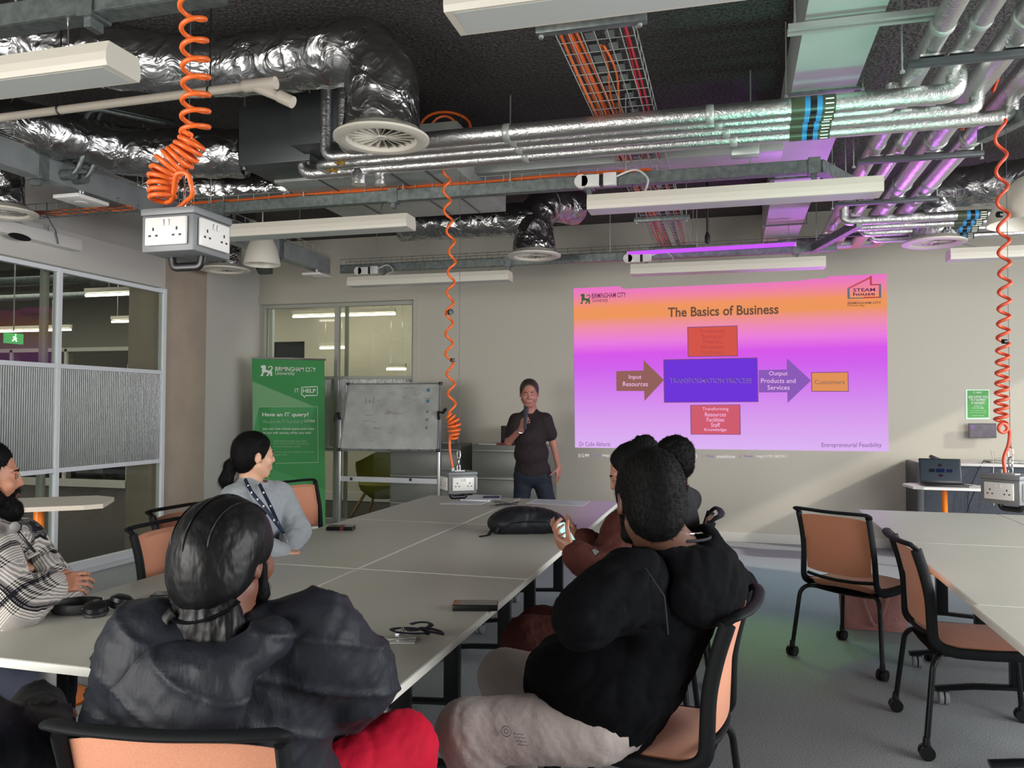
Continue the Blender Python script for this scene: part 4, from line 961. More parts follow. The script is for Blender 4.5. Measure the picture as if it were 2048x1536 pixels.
def sheet(label, pxs, z=TZ, lines=7, grp='papers at the far end of the long table'):
    P = [at(x, y, 'z', z) for x, y in pxs]; c = sum(P, Vector()) / 4
    t = thing('paper_sheet', label, 'paper', (c.x, c.y, z), 0, grp)
    MB().prism([(p.x, p.y) for p in P], (0, 0, z), (1, 0, 0), (0, 1, 0), (0, 0, .0015)).build('sheet', 'paper', t, smooth=0)
    f = lambda u, v: P[0].lerp(P[1], u).lerp(P[3].lerp(P[2], u), v)
    for k in range(lines):
        v0 = .12 + .8 * k / lines
        q = [f(.08, v0), f(random.uniform(.5, .92), v0), f(.9, v0 + .03), f(.08, v0 + .03)]
        q[2] = Vector((q[1].x + (f(.5, v0 + .03).x - f(.5, v0).x), q[1].y + (f(.5, v0 + .03).y - f(.5, v0).y), 0))
        MB().prism([(p.x, p.y) for p in q], (0, 0, z + .0016), (1, 0, 0), (0, 1, 0), (0, 0, .0003)).build('printed_line', 'greyp', t, smooth=0)
    return t, f
sheet('white printed sheet lying left on the far table end', [(878, 1008), (962, 1009), (990, 999), (928, 999)])
t, f = sheet('booklet with a navy header propped behind the printed sheet', [(927, 999.5), (1000, 999.5), (1003, 991), (932, 991)], TZ + .012, 3)
q = [f(.5, .3), f(.97, .3), f(.97, .85), f(.5, .85)]
MB().prism([(p.x, p.y) for p in q], (0, 0, TZ + .0138), (1, 0, 0), (0, 1, 0), (0, 0, .0006)).build('navy_header', 'navyp', t, smooth=0)
MB().bb((q[0].x - .15, q[0].y - .1, TZ), (q[0].x + .08, q[0].y + .25, TZ + .0118)).build('booklet_pages', 'paper', t)
sheet('white printed sheet lying right of the far table end, near the man', [(1052, 1006.5), (1165, 1012.5), (1180, 1003), (1072, 998)], TZ, 8)
c = at(1008, 1012, 'z', TZ)
tp = thing('pen_bundle', 'tangle of dark wire-framed glasses and pens on the table seam', 'pens', (c.x, c.y, TZ))
for k in range(9):
    a = random.uniform(-.5, .5) + .2; l = random.uniform(.05, .1); x, y = random.uniform(-.07, .07), random.uniform(-.08, .08)
    MB().cyl((x - l * math.cos(a), y - l * math.sin(a), .008 + .004 * (k % 3)), (x + l * math.cos(a), y + l * math.sin(a), .012 + .006 * (k % 3)), .0035, seg=6).build('pen', random.choice(['black', 'chrome', 'steeldark']), tp, world=False)
# ------------------------------------------------------------------ ceiling services
mat['lilac'] = emis('violet glow on pipe', 'c257f2', 1.15)  # violet emission for projector light landing on a pipe
ZT = 2.92
def z_at(x, y, z=ZT): return at(x, y, 'z', z)
mat['galv3'] = M('pale galvanised steel', 'a2a8a8', .42, .55, vary=(6, '8f9595', .4))
yB1, yB2, yB3 = z_at(250, 28).y, (z_at(483, 420).y + z_at(1350, 371).y) / 2, z_at(900, 537).y
def lamp(label, x0, x1, y, zb=2.70, lit=None):
    t = thing('suspended_light', label, 'light', ((x0 + x1) / 2, y, zb), 0, 'suspended linear lights')
    w, h = .082, .092
    prof = [(-w, 0), (w, 0), (w + .006, .02), (w + .006, .05), (w - .006, h), (-w + .006, h), (-w - .006, .05), (-w - .006, .02)]
    MB().prism([(a, b) for a, b in prof], (x0, y, zb), (0, 1, 0), (0, 0, 1), (x1 - x0, 0, 0)).build('lamp_housing', 'lampwhite', t, smooth=0)
    MB().bb((x0 + .03, y - w + .012, zb - .001), (x1 - .03, y + w - .012, zb + .003)).build('lamp_diffuser', 'diffgrey', t, smooth=0)
    for x in (x0 + .25, x1 - .25): MB().cyl((x, y, zb + h), (x, min((yB1, yB2, yB3), key=lambda v: abs(v - y)), 2.935), .003, seg=5).build('suspension_wire', 'chrome', t)
    return t
XA, XB = at(268, 155, 'z', 2.7).x, at(905, 47, 'z', 2.7).x
lamp('linear light in the top left corner of the view', XA - 1.7, -2.17, 2.45)
lamp('linear light cut by the top edge of the view', -.86, .84, 2.40)
lamp('linear light beside the nearest orange-corded socket box, middle row', -3.83, -2.13, 5.12)
lamp('linear light in the middle row, right of centre, ahead of the slide', -.86, .84, 4.97)
lamp('linear light hanging before the end wall over the whiteboard', -3.78, -2.07, 7.49)
l6 = lamp('linear light hanging just above the slide', -.89, .80, 7.46)
lamp('linear light hanging before the end wall at the right edge', 1.75, 3.45, 7.36)
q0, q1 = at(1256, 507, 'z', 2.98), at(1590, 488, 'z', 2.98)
t = thing('glowing_pipe', 'thin pipe above the slide, glowing violet in place of projector light on it', 'light', (q0 + q1) / 2)
MB().cyl(q0, q1, .020, seg=12).build('glowing_tube', 'lilac', t)  # no lamp: pipe made to glow where the projector beam would hit it
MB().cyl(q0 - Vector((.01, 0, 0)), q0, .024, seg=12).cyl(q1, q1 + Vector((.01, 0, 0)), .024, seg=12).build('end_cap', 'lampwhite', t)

def rods(t, pts, z0, z1=ZC, r=.0045):
    for x, y in pts: MB().cyl((x, y, z0), (x, y, z1), r, seg=6).lathe([(.0, 0), (.011, 0), (.011, .012), (0, .012)], (x, y, z0), seg=6).build('hanger_rod', 'galv2', t)
def trunk(label, p0, p1, w=.055, h=.075, rodn=4, mt='galv', clips=True, lips=True):
    p0, p1 = Vector(p0), Vector(p1); t = thing('steel_trunking', label, 'trunking', (p0 + p1) / 2)
    d = (p1 - p0); L = d.length; ang = math.atan2(d.y, d.x); Rm = Matrix.Rotation(ang, 3, 'Z'); c = (p0 + p1) / 2
    MB().box(c + Vector((0, 0, h / 2)), (L, w, h), rot=Rm, bevel=.003).box(c + Vector((0, 0, .003)), (L, w + .012, .004), rot=Rm).build('trunking_body', mt, t, smooth=0)
    dn = d.normalized(); s = Vector((-dn.y, dn.x, 0))
    for k in range(int(L / 1.4) + 1):
        q = p0 + dn * (.5 + 1.4 * k)
        if clips and (q - p0).length < L: MB().box(q + Vector((0, 0, h / 2)), (.07, w + .02, h + .02), rot=Rm).box(q + Vector((0, 0, -.02)), (.03, w * .8, .05), rot=Rm).build('trunking_clip', 'galv', t, smooth=0)
    rods(t, [tuple((p0 + dn * (L * (k + .5) / rodn))[:2]) for k in range(rodn)], p0.z + h)
    return t
trunk('galvanised trunking running across the view top left', (-4.2, yB1, ZT), (-1.75, yB1, ZT), .08, .09, 4)
trunk('galvanised trunking crossing the whole middle of the ceiling under the foil pipes', (-4.2, yB2, ZT), (.52, yB2, ZT), .055, .08, 6)
trunk('slanted end of the middle trunking beside the wide flat duct', (.53, yB2, ZT), (.93, yB2 + .75, ZT), .055, .08, 1, clips=False)
trunk('galvanised trunking crossing in front of the end wall', (-4.1, yB3, ZT), (.95, yB3, ZT), .06, .08, 6)
trunk('slanted trunking end at the far foil pipes', (.75, yB3 - .02, ZT), (1.0, yB3 - 1.0, ZT), .05, .07, 1, clips=False)
trunk('trunking stub by the right-hand orange cord', (1.35, 4.95, 2.95), (1.6, 4.3, 2.95), .05, .07, 1, clips=False)
xl = z_at(287, 430).x
trunk('long bright trunking running back along the left glass partition', (xl + .03, 2.2, ZT), (xl + .03, yB3, ZT), .10, .17, 5, 'galv3')
def basket(label, p0, p1, w, h=.05, step=.11, nl=6, mt='galv2', r=.0028):
    p0, p1 = Vector(p0), Vector(p1); d = (p1 - p0); L = d.length; dn = d.normalized(); s = Vector((-dn.y, dn.x, 0)); zz = Vector((0, 0, 1))
    b = MB()
    for k in range(nl): o_ = s * (w * (k / (nl - 1) - .5)); b.tube([p0 + o_, p1 + o_], r, 5)
    for sg in (-1, 1): b.tube([p0 + s * (sg * w / 2) + zz * h, p1 + s * (sg * w / 2) + zz * h], r, 5)
    for k in range(int(L / step) + 1):
        q = p0 + dn * (k * step); b.tube([q - s * (w / 2) + zz * h, q - s * (w / 2), q + s * (w / 2), q + s * (w / 2) + zz * h], r * .9, 4)
    return tag(b.build('cable_basket', mt), label, 'cable tray')
def bundle(label, p0, p1, n, w, r, mt, grp=None, sag=.01, seed=1):
    rr = random.Random(seed); p0, p1 = Vector(p0), Vector(p1); d = p1 - p0; dn = d.normalized(); s = Vector((-dn.y, dn.x, 0)); t = thing('cable_run', label, 'cables', (p0 + p1) / 2, 0, grp)
    for i in range(n):
        ph = rr.uniform(0, 6); o_ = w * ((i + .5) / n - .5); b = MB()
        b.tube([p0 + d * (k / 24) + s * (o_ + sag * math.sin(ph + k * .5)) + Vector((0, 0, r + .006 * ((i * 7) % 3) + .003 * math.sin(ph + k))) for k in range(25)], r, 6)
        b.build('cable', mt, t)
    return t
def slotted():
    mt = M('slotted steel', '8f9896', .4, .6); nt = mt.node_tree; b = nt.nodes['Principled BSDF']; tc = nt.nodes.new('ShaderNodeTexCoord')
    w = nt.nodes.new('ShaderNodeTexWave'); w.bands_direction = 'Y'; w.inputs['Scale'].default_value = 2.6; nt.links.new(tc.outputs['Object'], w.inputs['Vector'])
    cr = nt.nodes.new('ShaderNodeValToRGB'); cr.color_ramp.interpolation = 'CONSTANT'; cr.color_ramp.elements[0].color = rgb('8f9896'); cr.color_ramp.elements[1].position = .62; cr.color_ramp.elements[1].color = rgb('101212')
    nt.links.new(w.outputs['Fac'], cr.inputs[0]); nt.links.new(cr.outputs[0], b.inputs['Base Color']); return mt
mat['slotted'] = slotted()
xb0, xb1 = -.745, -.405
zbk = 3.12
basket('wire cable basket full of orange cables running away overhead', ((xb0 + xb1) / 2, 2.2, zbk), ((xb0 + xb1) / 2, 8.9, zbk), .34, .06, .12, 7)
bundle('bundle of orange cables in the overhead wire basket', (xb0 + .045, 2.2, zbk), (xb0 + .10, 8.9, zbk), 7, .09, .007, 'orange')
mat['redcab'] = M('red cable', 'c21f33', .4)
bundle('pair of red cables in the overhead wire basket', (xb1 - .04, 2.2, zbk), (xb1 - .05, 8.9, zbk), 2, .02, .006, 'redcab', seed=3)
bundle('loose orange cables straying in the middle of the wire basket', (xb0 + .16, 3.6, zbk), (xb0 + .2, 6.2, zbk), 2, .05, .006, 'orange', sag=.03, seed=5)
for x_, lab in ((xb0 + .14, 'slotted steel strut lying in the wire basket beside the orange cables'), (xb0 + .23, 'slotted steel strut lying in the wire basket nearer the red cables')):
    b = MB(); b.bb((x_ - .02, 2.2, zbk + .012), (x_ + .02, 8.9, zbk + .03)); o = b.build('slotted_strut', 'slotted', smooth=0); tag(o, lab, 'strut')
for i, (y_, lab) in enumerate([(3.30, 'slotted cross bar under the wire basket nearest the camera'), (6.9, 'slotted cross bar under the wire basket beyond the violet glow'), (8.2, 'slotted cross bar under the wire basket by the end wall')]):
    t = thing('support_bar', lab, 'bracket', (-.57, y_, 3.07)); MB().bb((-.80, y_ - .022, 3.065), (-.33, y_ + .022, 3.105), bevel=.003).build('bar', 'galv', t); rods(t, [(-.78, y_), (-.36, y_)], 3.05)
bk = basket('wire basket with orange cables lying along the middle trunking', (-4.1, yB2 + .07, ZT + .085), (-.45, yB2 + .07, ZT + .085), .10, .055, .13, 3)
bundle('orange cables lying along the middle trunking', (-4.1, yB2 + .05, ZT + .10), (-.5, yB2 + .05, ZT + .10), 4, .05, .007, 'orange', seed=8)
basket('wire basket above the trunking in front of the end wall', (-4.1, yB3 + .05, ZT + .085), (1.0, yB3 + .05, ZT + .085), .14, .06, .12, 4, 'galv')
basket('wire basket above the long left trunking', (xl + .03, 2.2, ZT + .18), (xl + .03, yB3, ZT + .18), .16, .06, .15, 5)
a_, b_ = at(35, 432, 'z', 2.9), at(262, 444, 'z', 2.9)
basket('short wire basket with orange cables against the left wall', a_, (a_.x + 1.0, a_.y + .02, a_.z), .2, .05, .09, 5, 'galv')
bundle('orange cables crossing to the left wall in a short basket', a_, (a_.x + 1.0, a_.y + .02, a_.z), 4, .1, .007, 'orange', seed=11)

# foil ducts
def duct(label, pts, r, fr=.3, jit=.035, mt='foil', seg=28, rr=None, seams=True):
    p = dense(fillet(pts, fr, 8), .045)
    t = thing('air_duct', label, 'duct', p[len(p) // 2])
    rs = [r * (1 + .018 * math.sin(i * 1.3) + .012 * math.sin(i * .47 + 1)) for i in range(len(p))]
    if rr: rs = [r + (rr - r) * max(0, min(1, (i / len(p) - .7) / .3)) + (a - r) for i, a in enumerate(rs)]
    MB().tube(p, rs, seg, jit=jit).build('duct_body', mt, t, smooth=60)
    if seams:
        for i in range(8, len(p) - 6, 16):
            MB().tube([p[i], p[i + 1]], [rs[i] * 1.03, rs[i + 1] * 1.03], seg, jit=.012).build('foil_tape_band', mt, t)
    return t
def diffuser(label, c, r=.25, tiltx=0.0, neck=True, parent=None):
    t = thing('ceiling_diffuser', label, 'air diffuser', c, 0, 'round swirl air diffusers')
    b = MB().lathe([(r * .70, .012), (r * .74, -.004), (r * .86, -.012), (r, .0), (r * 1.0, .012), (r * .72, .05), (r * .70, .012)], c, seg=48).build('diffuser_plate', 'lampwhite', t)
    MB().lathe([(0, .05), (r * .72, .05), (r * .72, .055), (0, .055)], c, seg=32).build('diffuser_back', 'steeldark', t)
    MB().lathe([(0, .006), (r * .12, .008), (r * .13, .03), (0, .03)], c, seg=20).build('hub', 'lampwhite', t)
    b = MB()
    for k in range(20):
        a = 2 * PI * k / 20; ca, sa = math.cos(a), math.sin(a); u = Vector((ca, sa, 0)); v = Vector((-sa, ca, 0)); C0 = Vector(c)
        A = [C0 + u * (r * .1) + v * (-.006) + Vector((0, 0, .012)), C0 + u * (r * .71) - v * (r * .07) + Vector((0, 0, .010)), C0 + u * (r * .71) + v * (r * .06) + Vector((0, 0, .042)), C0 + u * (r * .1) + v * .006 + Vector((0, 0, .03))]
        vs = [b.bm.verts.new(p) for p in A] + [b.bm.verts.new(p + Vector((0, 0, .003))) for p in A]
        b.bm.faces.new(vs[:4][::-1]); b.bm.faces.new(vs[4:])
        for i in range(4): b.bm.faces.new((vs[i], vs[(i + 1) % 4], vs[4 + (i + 1) % 4], vs[4 + i]))
    b.build('swirl_blades', 'lampwhite', t, smooth=0)
    return t
d1 = at(763, 280, 'z', 2.87)
diffuser('round white swirl diffuser of the big foil duct, nearest', (d1.x, d1.y, 2.87), .25)
duct('big crumpled foil duct curving down to the nearest round diffuser', [(-4.6, 2.95, 3.40), (-3.55, 3.5, 3.42), (-2.9, d1.y, 3.36), (d1.x, d1.y, 3.36), (d1.x, d1.y, 2.92)], .165, .34, rr=.2)
d2 = at(1068, 513, 'z', 2.87)
diffuser('round white swirl diffuser hanging in front of the end wall, centre', (d2.x, d2.y, 2.87), .25)
h2 = at(920, 447, 'y', d2.y).z
duct('crumpled foil duct coming from the left to the centre diffuser', [(-3.1, d2.y, h2 + .02), (d2.x + .02, d2.y, h2)], .155, .2)
duct('crumpled foil duct dropping to the centre diffuser', [(d2.x + .3, d2.y + .45, 3.42), (d2.x + .08, d2.y + .1, 3.40), (d2.x, d2.y, 3.2), (d2.x, d2.y, 2.92)], .17, .25, rr=.2)
d3 = at(1868, 487, 'z', 2.87)
diffuser('round white swirl diffuser at the right, before the end wall', (d3.x, d3.y, 2.87), .25)
duct('crumpled foil duct bending down to the right-hand diffuser', [(d3.x + 1.5, d3.y - .7, 3.3), (d3.x + .45, d3.y - .2, 3.3), (d3.x, d3.y, 3.32), (d3.x, d3.y, 2.92)], .17, .25, rr=.19)
d4 = at(450, 541, 'z', 2.87)
diffuser('round white swirl diffuser near the concrete column', (d4.x, d4.y, 2.87), .25)
duct('short foil duct above the diffuser by the concrete column', [(d4.x, d4.y + .3, 3.5), (d4.x, d4.y, 3.3), (d4.x, d4.y, 2.92)], .16, .2)
a_ = [at(-80, 235, 'z', 3.22), at(90, 262, 'z', 3.22), at(245, 305, 'z', 3.22), at(490, 308, 'z', 3.22)]
duct('long foil duct behind the white pipe, running into the grey fan unit', a_, .165, .5)
a_ = [at(290, 375, 'z', 3.22), at(520, 378, 'z', 3.22), at(700, 372, 'z', 3.22)]
duct('thinner foil duct behind the row of orange cables, left of centre', a_, .13, .3)
duct('foil duct filling the very top left corner', [(-5.2, 2.6, 3.42), (-3.9, 2.62, 3.42), (-3.2, 2.4, 3.46)], .15, .4)
e_ = at(8, 420, 'x', -5.05)
duct('foil duct end at the left edge above the glass', [(e_.x, e_.y, 3.4), (e_.x, e_.y, 2.86)], .13, .2, seams=False)
diffuser('round diffuser rim at the left edge of the view', (e_.x, e_.y, 2.85), .22)

# fan coil unit and sheet-metal ducts
t = thing('fan_coil_unit', 'dark grey fan coil unit with a pale sheet-metal plenum, left of centre', 'air unit', (-2.6, 5.0, 3.02))
MB().bb((-3.15, 4.60, 3.06), (-2.62, 5.1, 3.46), bevel=.006).build('unit_casing', 'steeldark', t)
MB().bb((-2.66, 4.42, 3.10), (-2.12, 4.9, 3.42), bevel=.005).build('control_box', 'steeldark', t)
MB().bb((-3.1, 4.95, 3.04), (-1.74, 6.15, 3.36), bevel=.004).build('plenum', 'galv2', t)
b = MB()
for x_ in (-2.75, -2.2, -1.95): b.bb((x_ - .004, 4.95, 3.034), (x_ + .004, 6.15, 3.042))
b.build('plenum_seams', 'steeldark', t, smooth=0)
rods(t, [(-3.12, 4.62), (-2.64, 4.62), (-3.05, 6.1), (-1.8, 6.1)], 3.04)
o = tag(MB().bb((-1.74, 5.35, 3.12), (.33, 5.65, 3.38), bevel=.004).build('sheet_metal_duct', 'galv2'), 'bright rectangular steel duct crossing behind the foil pipes', 'duct')
t = thing('flat_steel_duct', 'wide flat steel duct lit green near the top and violet towards the end wall', 'duct', (.5, 5.5, 3.2))
MB().bb((.325, 1.8, 3.2), (.655, 9.18, 3.52)).build('duct_body', 'galvflat' if 'galvflat' in mat else M('brushed duct steel', 'c4c8c4', .5, .35, vary=(2.2, 'b2b8b4', .6)), t, smooth=0)
for y_ in (3.05, 4.6, 6.3, 7.9):
    MB().bb((.30, y_ - .014, 3.188), (.68, y_ + .014, 3.2)).build('duct_flange', 'galv', t, smooth=0)
    rods(t, [(.30, y_), (.69, y_)], 3.18)
t = thing('support_bar', 'double steel bar under the wide flat duct near the top of the view', 'bracket', (.5, 3.72, 3.15))
MB().bb((.25, 3.68, 3.14), (.85, 3.705, 3.165)).bb((.25, 3.73, 3.14), (.85, 3.755, 3.165)).build('bar', 'galv2', t); rods(t, [(.28, 3.71), (.82, 3.71)], 3.16)

# insulated pipes across the view
def pipe(label, pts, r, fr=.05, bands=(), collars=(), grp='foil-wrapped pipes', mt='foil2'):
    t = thing('insulated_pipe', label, 'pipe', Vector(pts[0]).lerp(Vector(pts[-1]), .5), 0, grp)
    p = dense(fillet(pts, fr, 5), .12)
    MB().tube(p, r, 18, jit=.012).build('pipe_body', mt, t, smooth=60)
    for q, d in collars:
        q, d = Vector(q), Vector(d).normalized()
        MB().tube([q - d * .02, q - d * .014, q + d * .014, q + d * .02], [r * 1.03, r * 1.12, r * 1.12, r * 1.03], 18).build('pipe_collar', 'galv2', t)
    for q, d in bands:
        q, d = Vector(q), Vector(d).normalized()
        for o0, o1, m_ in ((-.11, -.045, 'bandgreen'), (-.045, -.02, 'bandblue'), (-.02, .012, 'black'), (.012, .037, 'bandblue'), (.037, .10, 'bandgreen')):
            MB().tube([q + d * o0, q + d * o1], r * 1.035, 18).build('colour_band', m_, t)
        for k in range(4): MB().box(q + d * .07 + Vector((0, -r * 1.03 * math.cos(.5 * (k - 1.5) - .5), r * 1.03 * math.sin(.5 * (k - 1.5) - .5))), (.04, .004, .006)).build('flow_arrow', 'bwhite', t)
    return t
mat['bandgreen'] = M('band olive', '3b4430', .4); mat['bandblue'] = M('band blue', '2b7fb5', .4)
ZP = 3.0
rows_ = [(z_at(1348, 236, ZP).y, .047, 1.06, 'uppermost'), (z_at(1348, 254, ZP).y, .034, .80, 'second'), (z_at(1348, 270, ZP).y, .036, 1.22, 'third'), (z_at(1348, 288, ZP).y, .038, 1.42, 'lowest')]
xL = [-2.20, -2.40, -2.52, -2.72]
for i, (y_, r_, xr, nm) in enumerate(rows_):
    pts = [(xL[i], y_, 3.42), (xL[i], y_, ZP), (xr, y_, ZP), (xr, y_ , 3.12)] if i != 2 else [(xL[i], y_ + .3, ZP + .03), (xL[i], y_, ZP), (xr, y_, ZP), (xr, y_, 3.12)]
    xb_ = at([1628, 1626, 1622, 1620][i], [218, 236, 252, 268][i], 'y', y_).x
    pipe('%s of the four foil pipes crossing the ceiling from the fan unit' % nm, pts, r_, .07, bands=[((xb_, y_, ZP), (1, 0, 0))], collars=[((-1.2, y_, ZP), (1, 0, 0)), ((-.1 + .04 * i, y_, ZP), (1, 0, 0))])
for k, (x_, y_, s_) in enumerate([(-2.31, rows_[3][0] - .01, .05), (-2.18, rows_[3][0] + .03, .036)]):
    tag(MB().lathe([(0, 0), (s_, 0), (s_ * 1.02, .06), (s_ * .7, .09), (s_ * .7, .12), (0, .12)], (x_, y_, ZP - .10), seg=16).build('foil_valve_cover', 'foil2'), ['larger', 'smaller'][k] + ' foil-wrapped valve cover hanging under the pipes left of the big diffuser', 'valve')
mat['brass'] = M('brass', 'b08a3a', .3, .9)
for k, (x_, y_) in enumerate([(-2.30, rows_[1][0]), (-2.42, rows_[2][0])]):
    b = MB().cyl((x_, y_, ZP - .05), (x_, y_, ZP + .02), .012, seg=8)
    for a in range(5): b.cyl((x_, y_, ZP - .045), (x_ + .035 * math.cos(a * 1.26), y_ + .035 * math.sin(a * 1.26), ZP - .045), .006, seg=6)
    tag(b.build('brass_valve', 'brass'), ['left', 'right'][k] + ' brass valve handle under the foil pipes by the fan unit', 'valve', 'brass valves')
# pipes running towards the end wall
ZY = 3.12
ypx = [((1905, 20), (1640, 490), .048, 'first'), ((1985, 20), (1668, 490), .042, 'second'), ((2048, 60), (1705, 490), .064, 'third'), ((2040, 160), (1750, 490), .062, 'fourth')]
for i, (pa, pb, r_, nm) in enumerate(ypx):
    A_, B_ = at(*pa, 'z', ZY), at(*pb, 'z', ZY); x_ = (A_.x + B_.x) / 2; ye = min(B_.y, 8.55) - .02
    xe = x_ - .55 - .1 * i
    pipe('%s from the left of the four foil pipes running back to the end wall' % nm, [(x_, 2.3, ZY), (x_, ye, ZY), (xe, ye, ZY)], r_, .09,
         collars=[((x_, y_, ZY), (0, 1, 0)) for y_ in (3.75, 5.35, 6.35, 7.4)])
for i, y_ in enumerate((3.95, 5.45, 6.55, 7.75)):
    t = thing('support_bar', 'dark strut under the four receding foil pipes, %s from the camera' % ('nearest', 'second', 'third', 'furthest')[i], 'bracket', (1.1, y_, 3.04))
    MB().bb((.78, y_ - .02, 3.02), (1.50, y_ + .02, 3.05), bevel=.003).build('bar', 'steeldark', t); rods(t, [(.76, y_), (1.49, y_)], 3.0)
    for x_ in (.88, 1.0, 1.22, 1.39): MB().bb((x_ - .05, y_ - .03, 3.055), (x_ + .05, y_ + .03, 3.065)).build('pipe_saddle', 'chrome', t)
for i, (py, r_) in enumerate(((434, .036), (448, .03), (460, .034), (474, .032))):
    A_ = at(1690 + i * 18, py + 6, 'z', 2.98); y_ = at(1860, py, 'z', 2.98).y
    pipe('%s of the four foil pipes crossing to the right edge before the end wall' % ('uppermost', 'second', 'third', 'lowest')[i], [(A_.x, y_, 3.1), (A_.x, y_, 2.98), (3.3, y_, 2.98)], r_, .05, bands=[((at(1945 - 8 * i, py, 'y', y_).x, y_, 2.98), (1, 0, 0))])

# white drain pipe
A_, B_ = at(-20, 227, 'z', 3.0), at(545, 180, 'z', 3.0)
t = thing('drain_pipe', 'long off-white plastic drain pipe with a branch end, upper left', 'pipe', (A_ + B_) / 2)
yd = (A_.y + B_.y) / 2
MB().cyl((-4.2, yd, 2.99), (B_.x, yd, 3.01), .021, seg=16).build('pipe_body', 'pvc', t)
MB().cyl((B_.x - .12, yd, 3.01), (B_.x + .05, yd, 3.01), .03, seg=16).cyl((B_.x - .06, yd, 3.0), (B_.x + .10, yd + .02, 2.93), .023, seg=14).cyl((B_.x + .06, yd + .015, 2.95), (B_.x + .13, yd + .02, 2.915), .029, seg=14).build('branch_fitting', 'pvc', t)
for x_ in (-3.35, -1.9 - .55): MB().tube([(x_, yd + .026 * math.cos(a), 3.0 + .026 * math.sin(a)) for a in [2 * PI * k / 14 for k in range(14)]], .004, 6, closed=True).cyl((x_, yd, 3.025), (x_, yd, ZC), .004, seg=6).build('pipe_clip', 'black', t)
# conduits dropping to the left trunking
for k, px in enumerate((168, 192)):
    p = at(px, 340, 'x', xl + .25); q = at(px + 8, 215, 'x', xl + .25)
    t = thing('conduit', ['left', 'right'][k] + ' of two steel conduits dropping on to the left trunking', 'conduit', p, 0, 'steel conduits')
    MB().tube(fillet([(xl + .5, p.y + .45, q.z + .02), (xl + .25, p.y, q.z + .0), (xl + .25, p.y, 3.1), (xl + .18, p.y, ZT + .06), (xl + .08, p.y, ZT + .06)], .12, 6), .016, 10).build('conduit_tube', 'galv', t)
    MB().cyl((xl + .17, p.y, ZT + .06), (xl + .08, p.y, ZT + .06), .035, seg=14).build('conduit_gland', 'galv', t)
def sensor(label, px, py):
    c = at(px, py, 'x', xl + .03)
    t = thing('ceiling_sensor', label, 'sensor', c, 0, 'flat white sensors under the trunking')
    MB().box((c.x, c.y, c.z), (.21, .28, .028), bevel=.008).lathe([(0, -.004), (.04, -.004), (.044, 0), (0, 0)], (c.x, c.y, c.z - .015), seg=20).build('sensor_plate', 'plastwhite', t)
    MB().cyl((c.x, c.y, c.z + .012), (c.x, c.y, ZT), .028, seg=16).build('sensor_mount', 'chrome', t)
sensor('flat white sensor under the left trunking, nearer, above the door closer', 163, 401)
sensor('flat white sensor under the left trunking, far end near the end wall', 634, 551)
# door closer box on the left bulkhead
xo = -5.3
P0, P1 = at(165, 492, 'x', xo), at(0, 462, 'x', xo)
t = thing('door_operator', 'long white box with a black oval on the bulkhead above the left glass', 'box', (xo, (P0.y + 3.2) / 2, P0.z))
MB().bb((xo - .18, 3.2, P0.z - .045), (xo, P0.y, P0.z + .055), bevel=.006).build('operator_cover', 'plastwhite', t)
MB().bb((xo - .16, P0.y, P0.z - .035), (xo - .01, P0.y + .004, P0.z + .045)).build('end_plate', 'black', t)
ov = at(40, 474, 'x', xo)
MB().prism([(.10 * math.cos(a) ** 1 * (1 if 1 else 0), .026 * math.sin(a)) for a in [2 * PI * k / 28 for k in range(28)]], (xo + .003, ov.y, ov.z), (0, 1, 0), (0, 0, 1), (-.01, 0, 0)).build('sensor_window', 'black', t)
for k, (px, py) in enumerate(((102, 430), (90, 462))):
    pass
a_ = at(93, 430, 'x', xo + .02); b2 = at(117, 488, 'x', xo + .02)
tag(MB().tube([a_ + Vector((0, 0, .1)), a_, a_.lerp(b2, .5) + Vector((0, .03, 0)), b2], .005, 6).build('loose_wire', 'black'), 'loose black wire dangling over the white door operator', 'wire')
for k, (px, py) in enumerate(((40, 445), (95, 455))):
    q = at(px, py, 'x', -5.395)
    tt = text_mesh('=|-', .08, q, (0, 1, 0), (0, 0, 1), lift=.002); tt.materials.clear(); tt.materials.append(mat['greyp'])
    o = bpy.data.objects.new('printed_mark', tt); C.objects.link(o); tag(o, ['left', 'right'][k] + ' faint printed stamp on the bulkhead board above the door operator', 'stamp', 'board stamps')
# pendants
def pendant(label, c, r, h):
    t = thing('pendant_lamp', label, 'lamp', c, 0, 'white dome pendants')
    MB().lathe([(r * .97, 0), (r, .0), (r * .96, h * .15), (r * .80, h * .45), (r * .56, h * .72), (r * .30, h * .93), (r * .12, h), (r * .1, h * 1.05), (0, h * 1.05)], c, seg=36).lathe([(r * .97, 0), (r * .92, h * .15), (r * .74, h * .45), (r * .48, h * .72), (0, h * .9)], c, seg=36).build('dome_shade', 'lampwhite', t)
    MB().cyl((c[0], c[1], c[2] + h), (c[0], c[1], ZC), .006, seg=6).build('flex', 'pvc', t)
c = pd(524, 530, 6.9); pendant('white dome pendant lamp near the concrete column', c, .155, .32)
c = pd(2062, 447, 4.25); pendant('large white dome pendant lamp cut by the right edge', c, .21, .26)
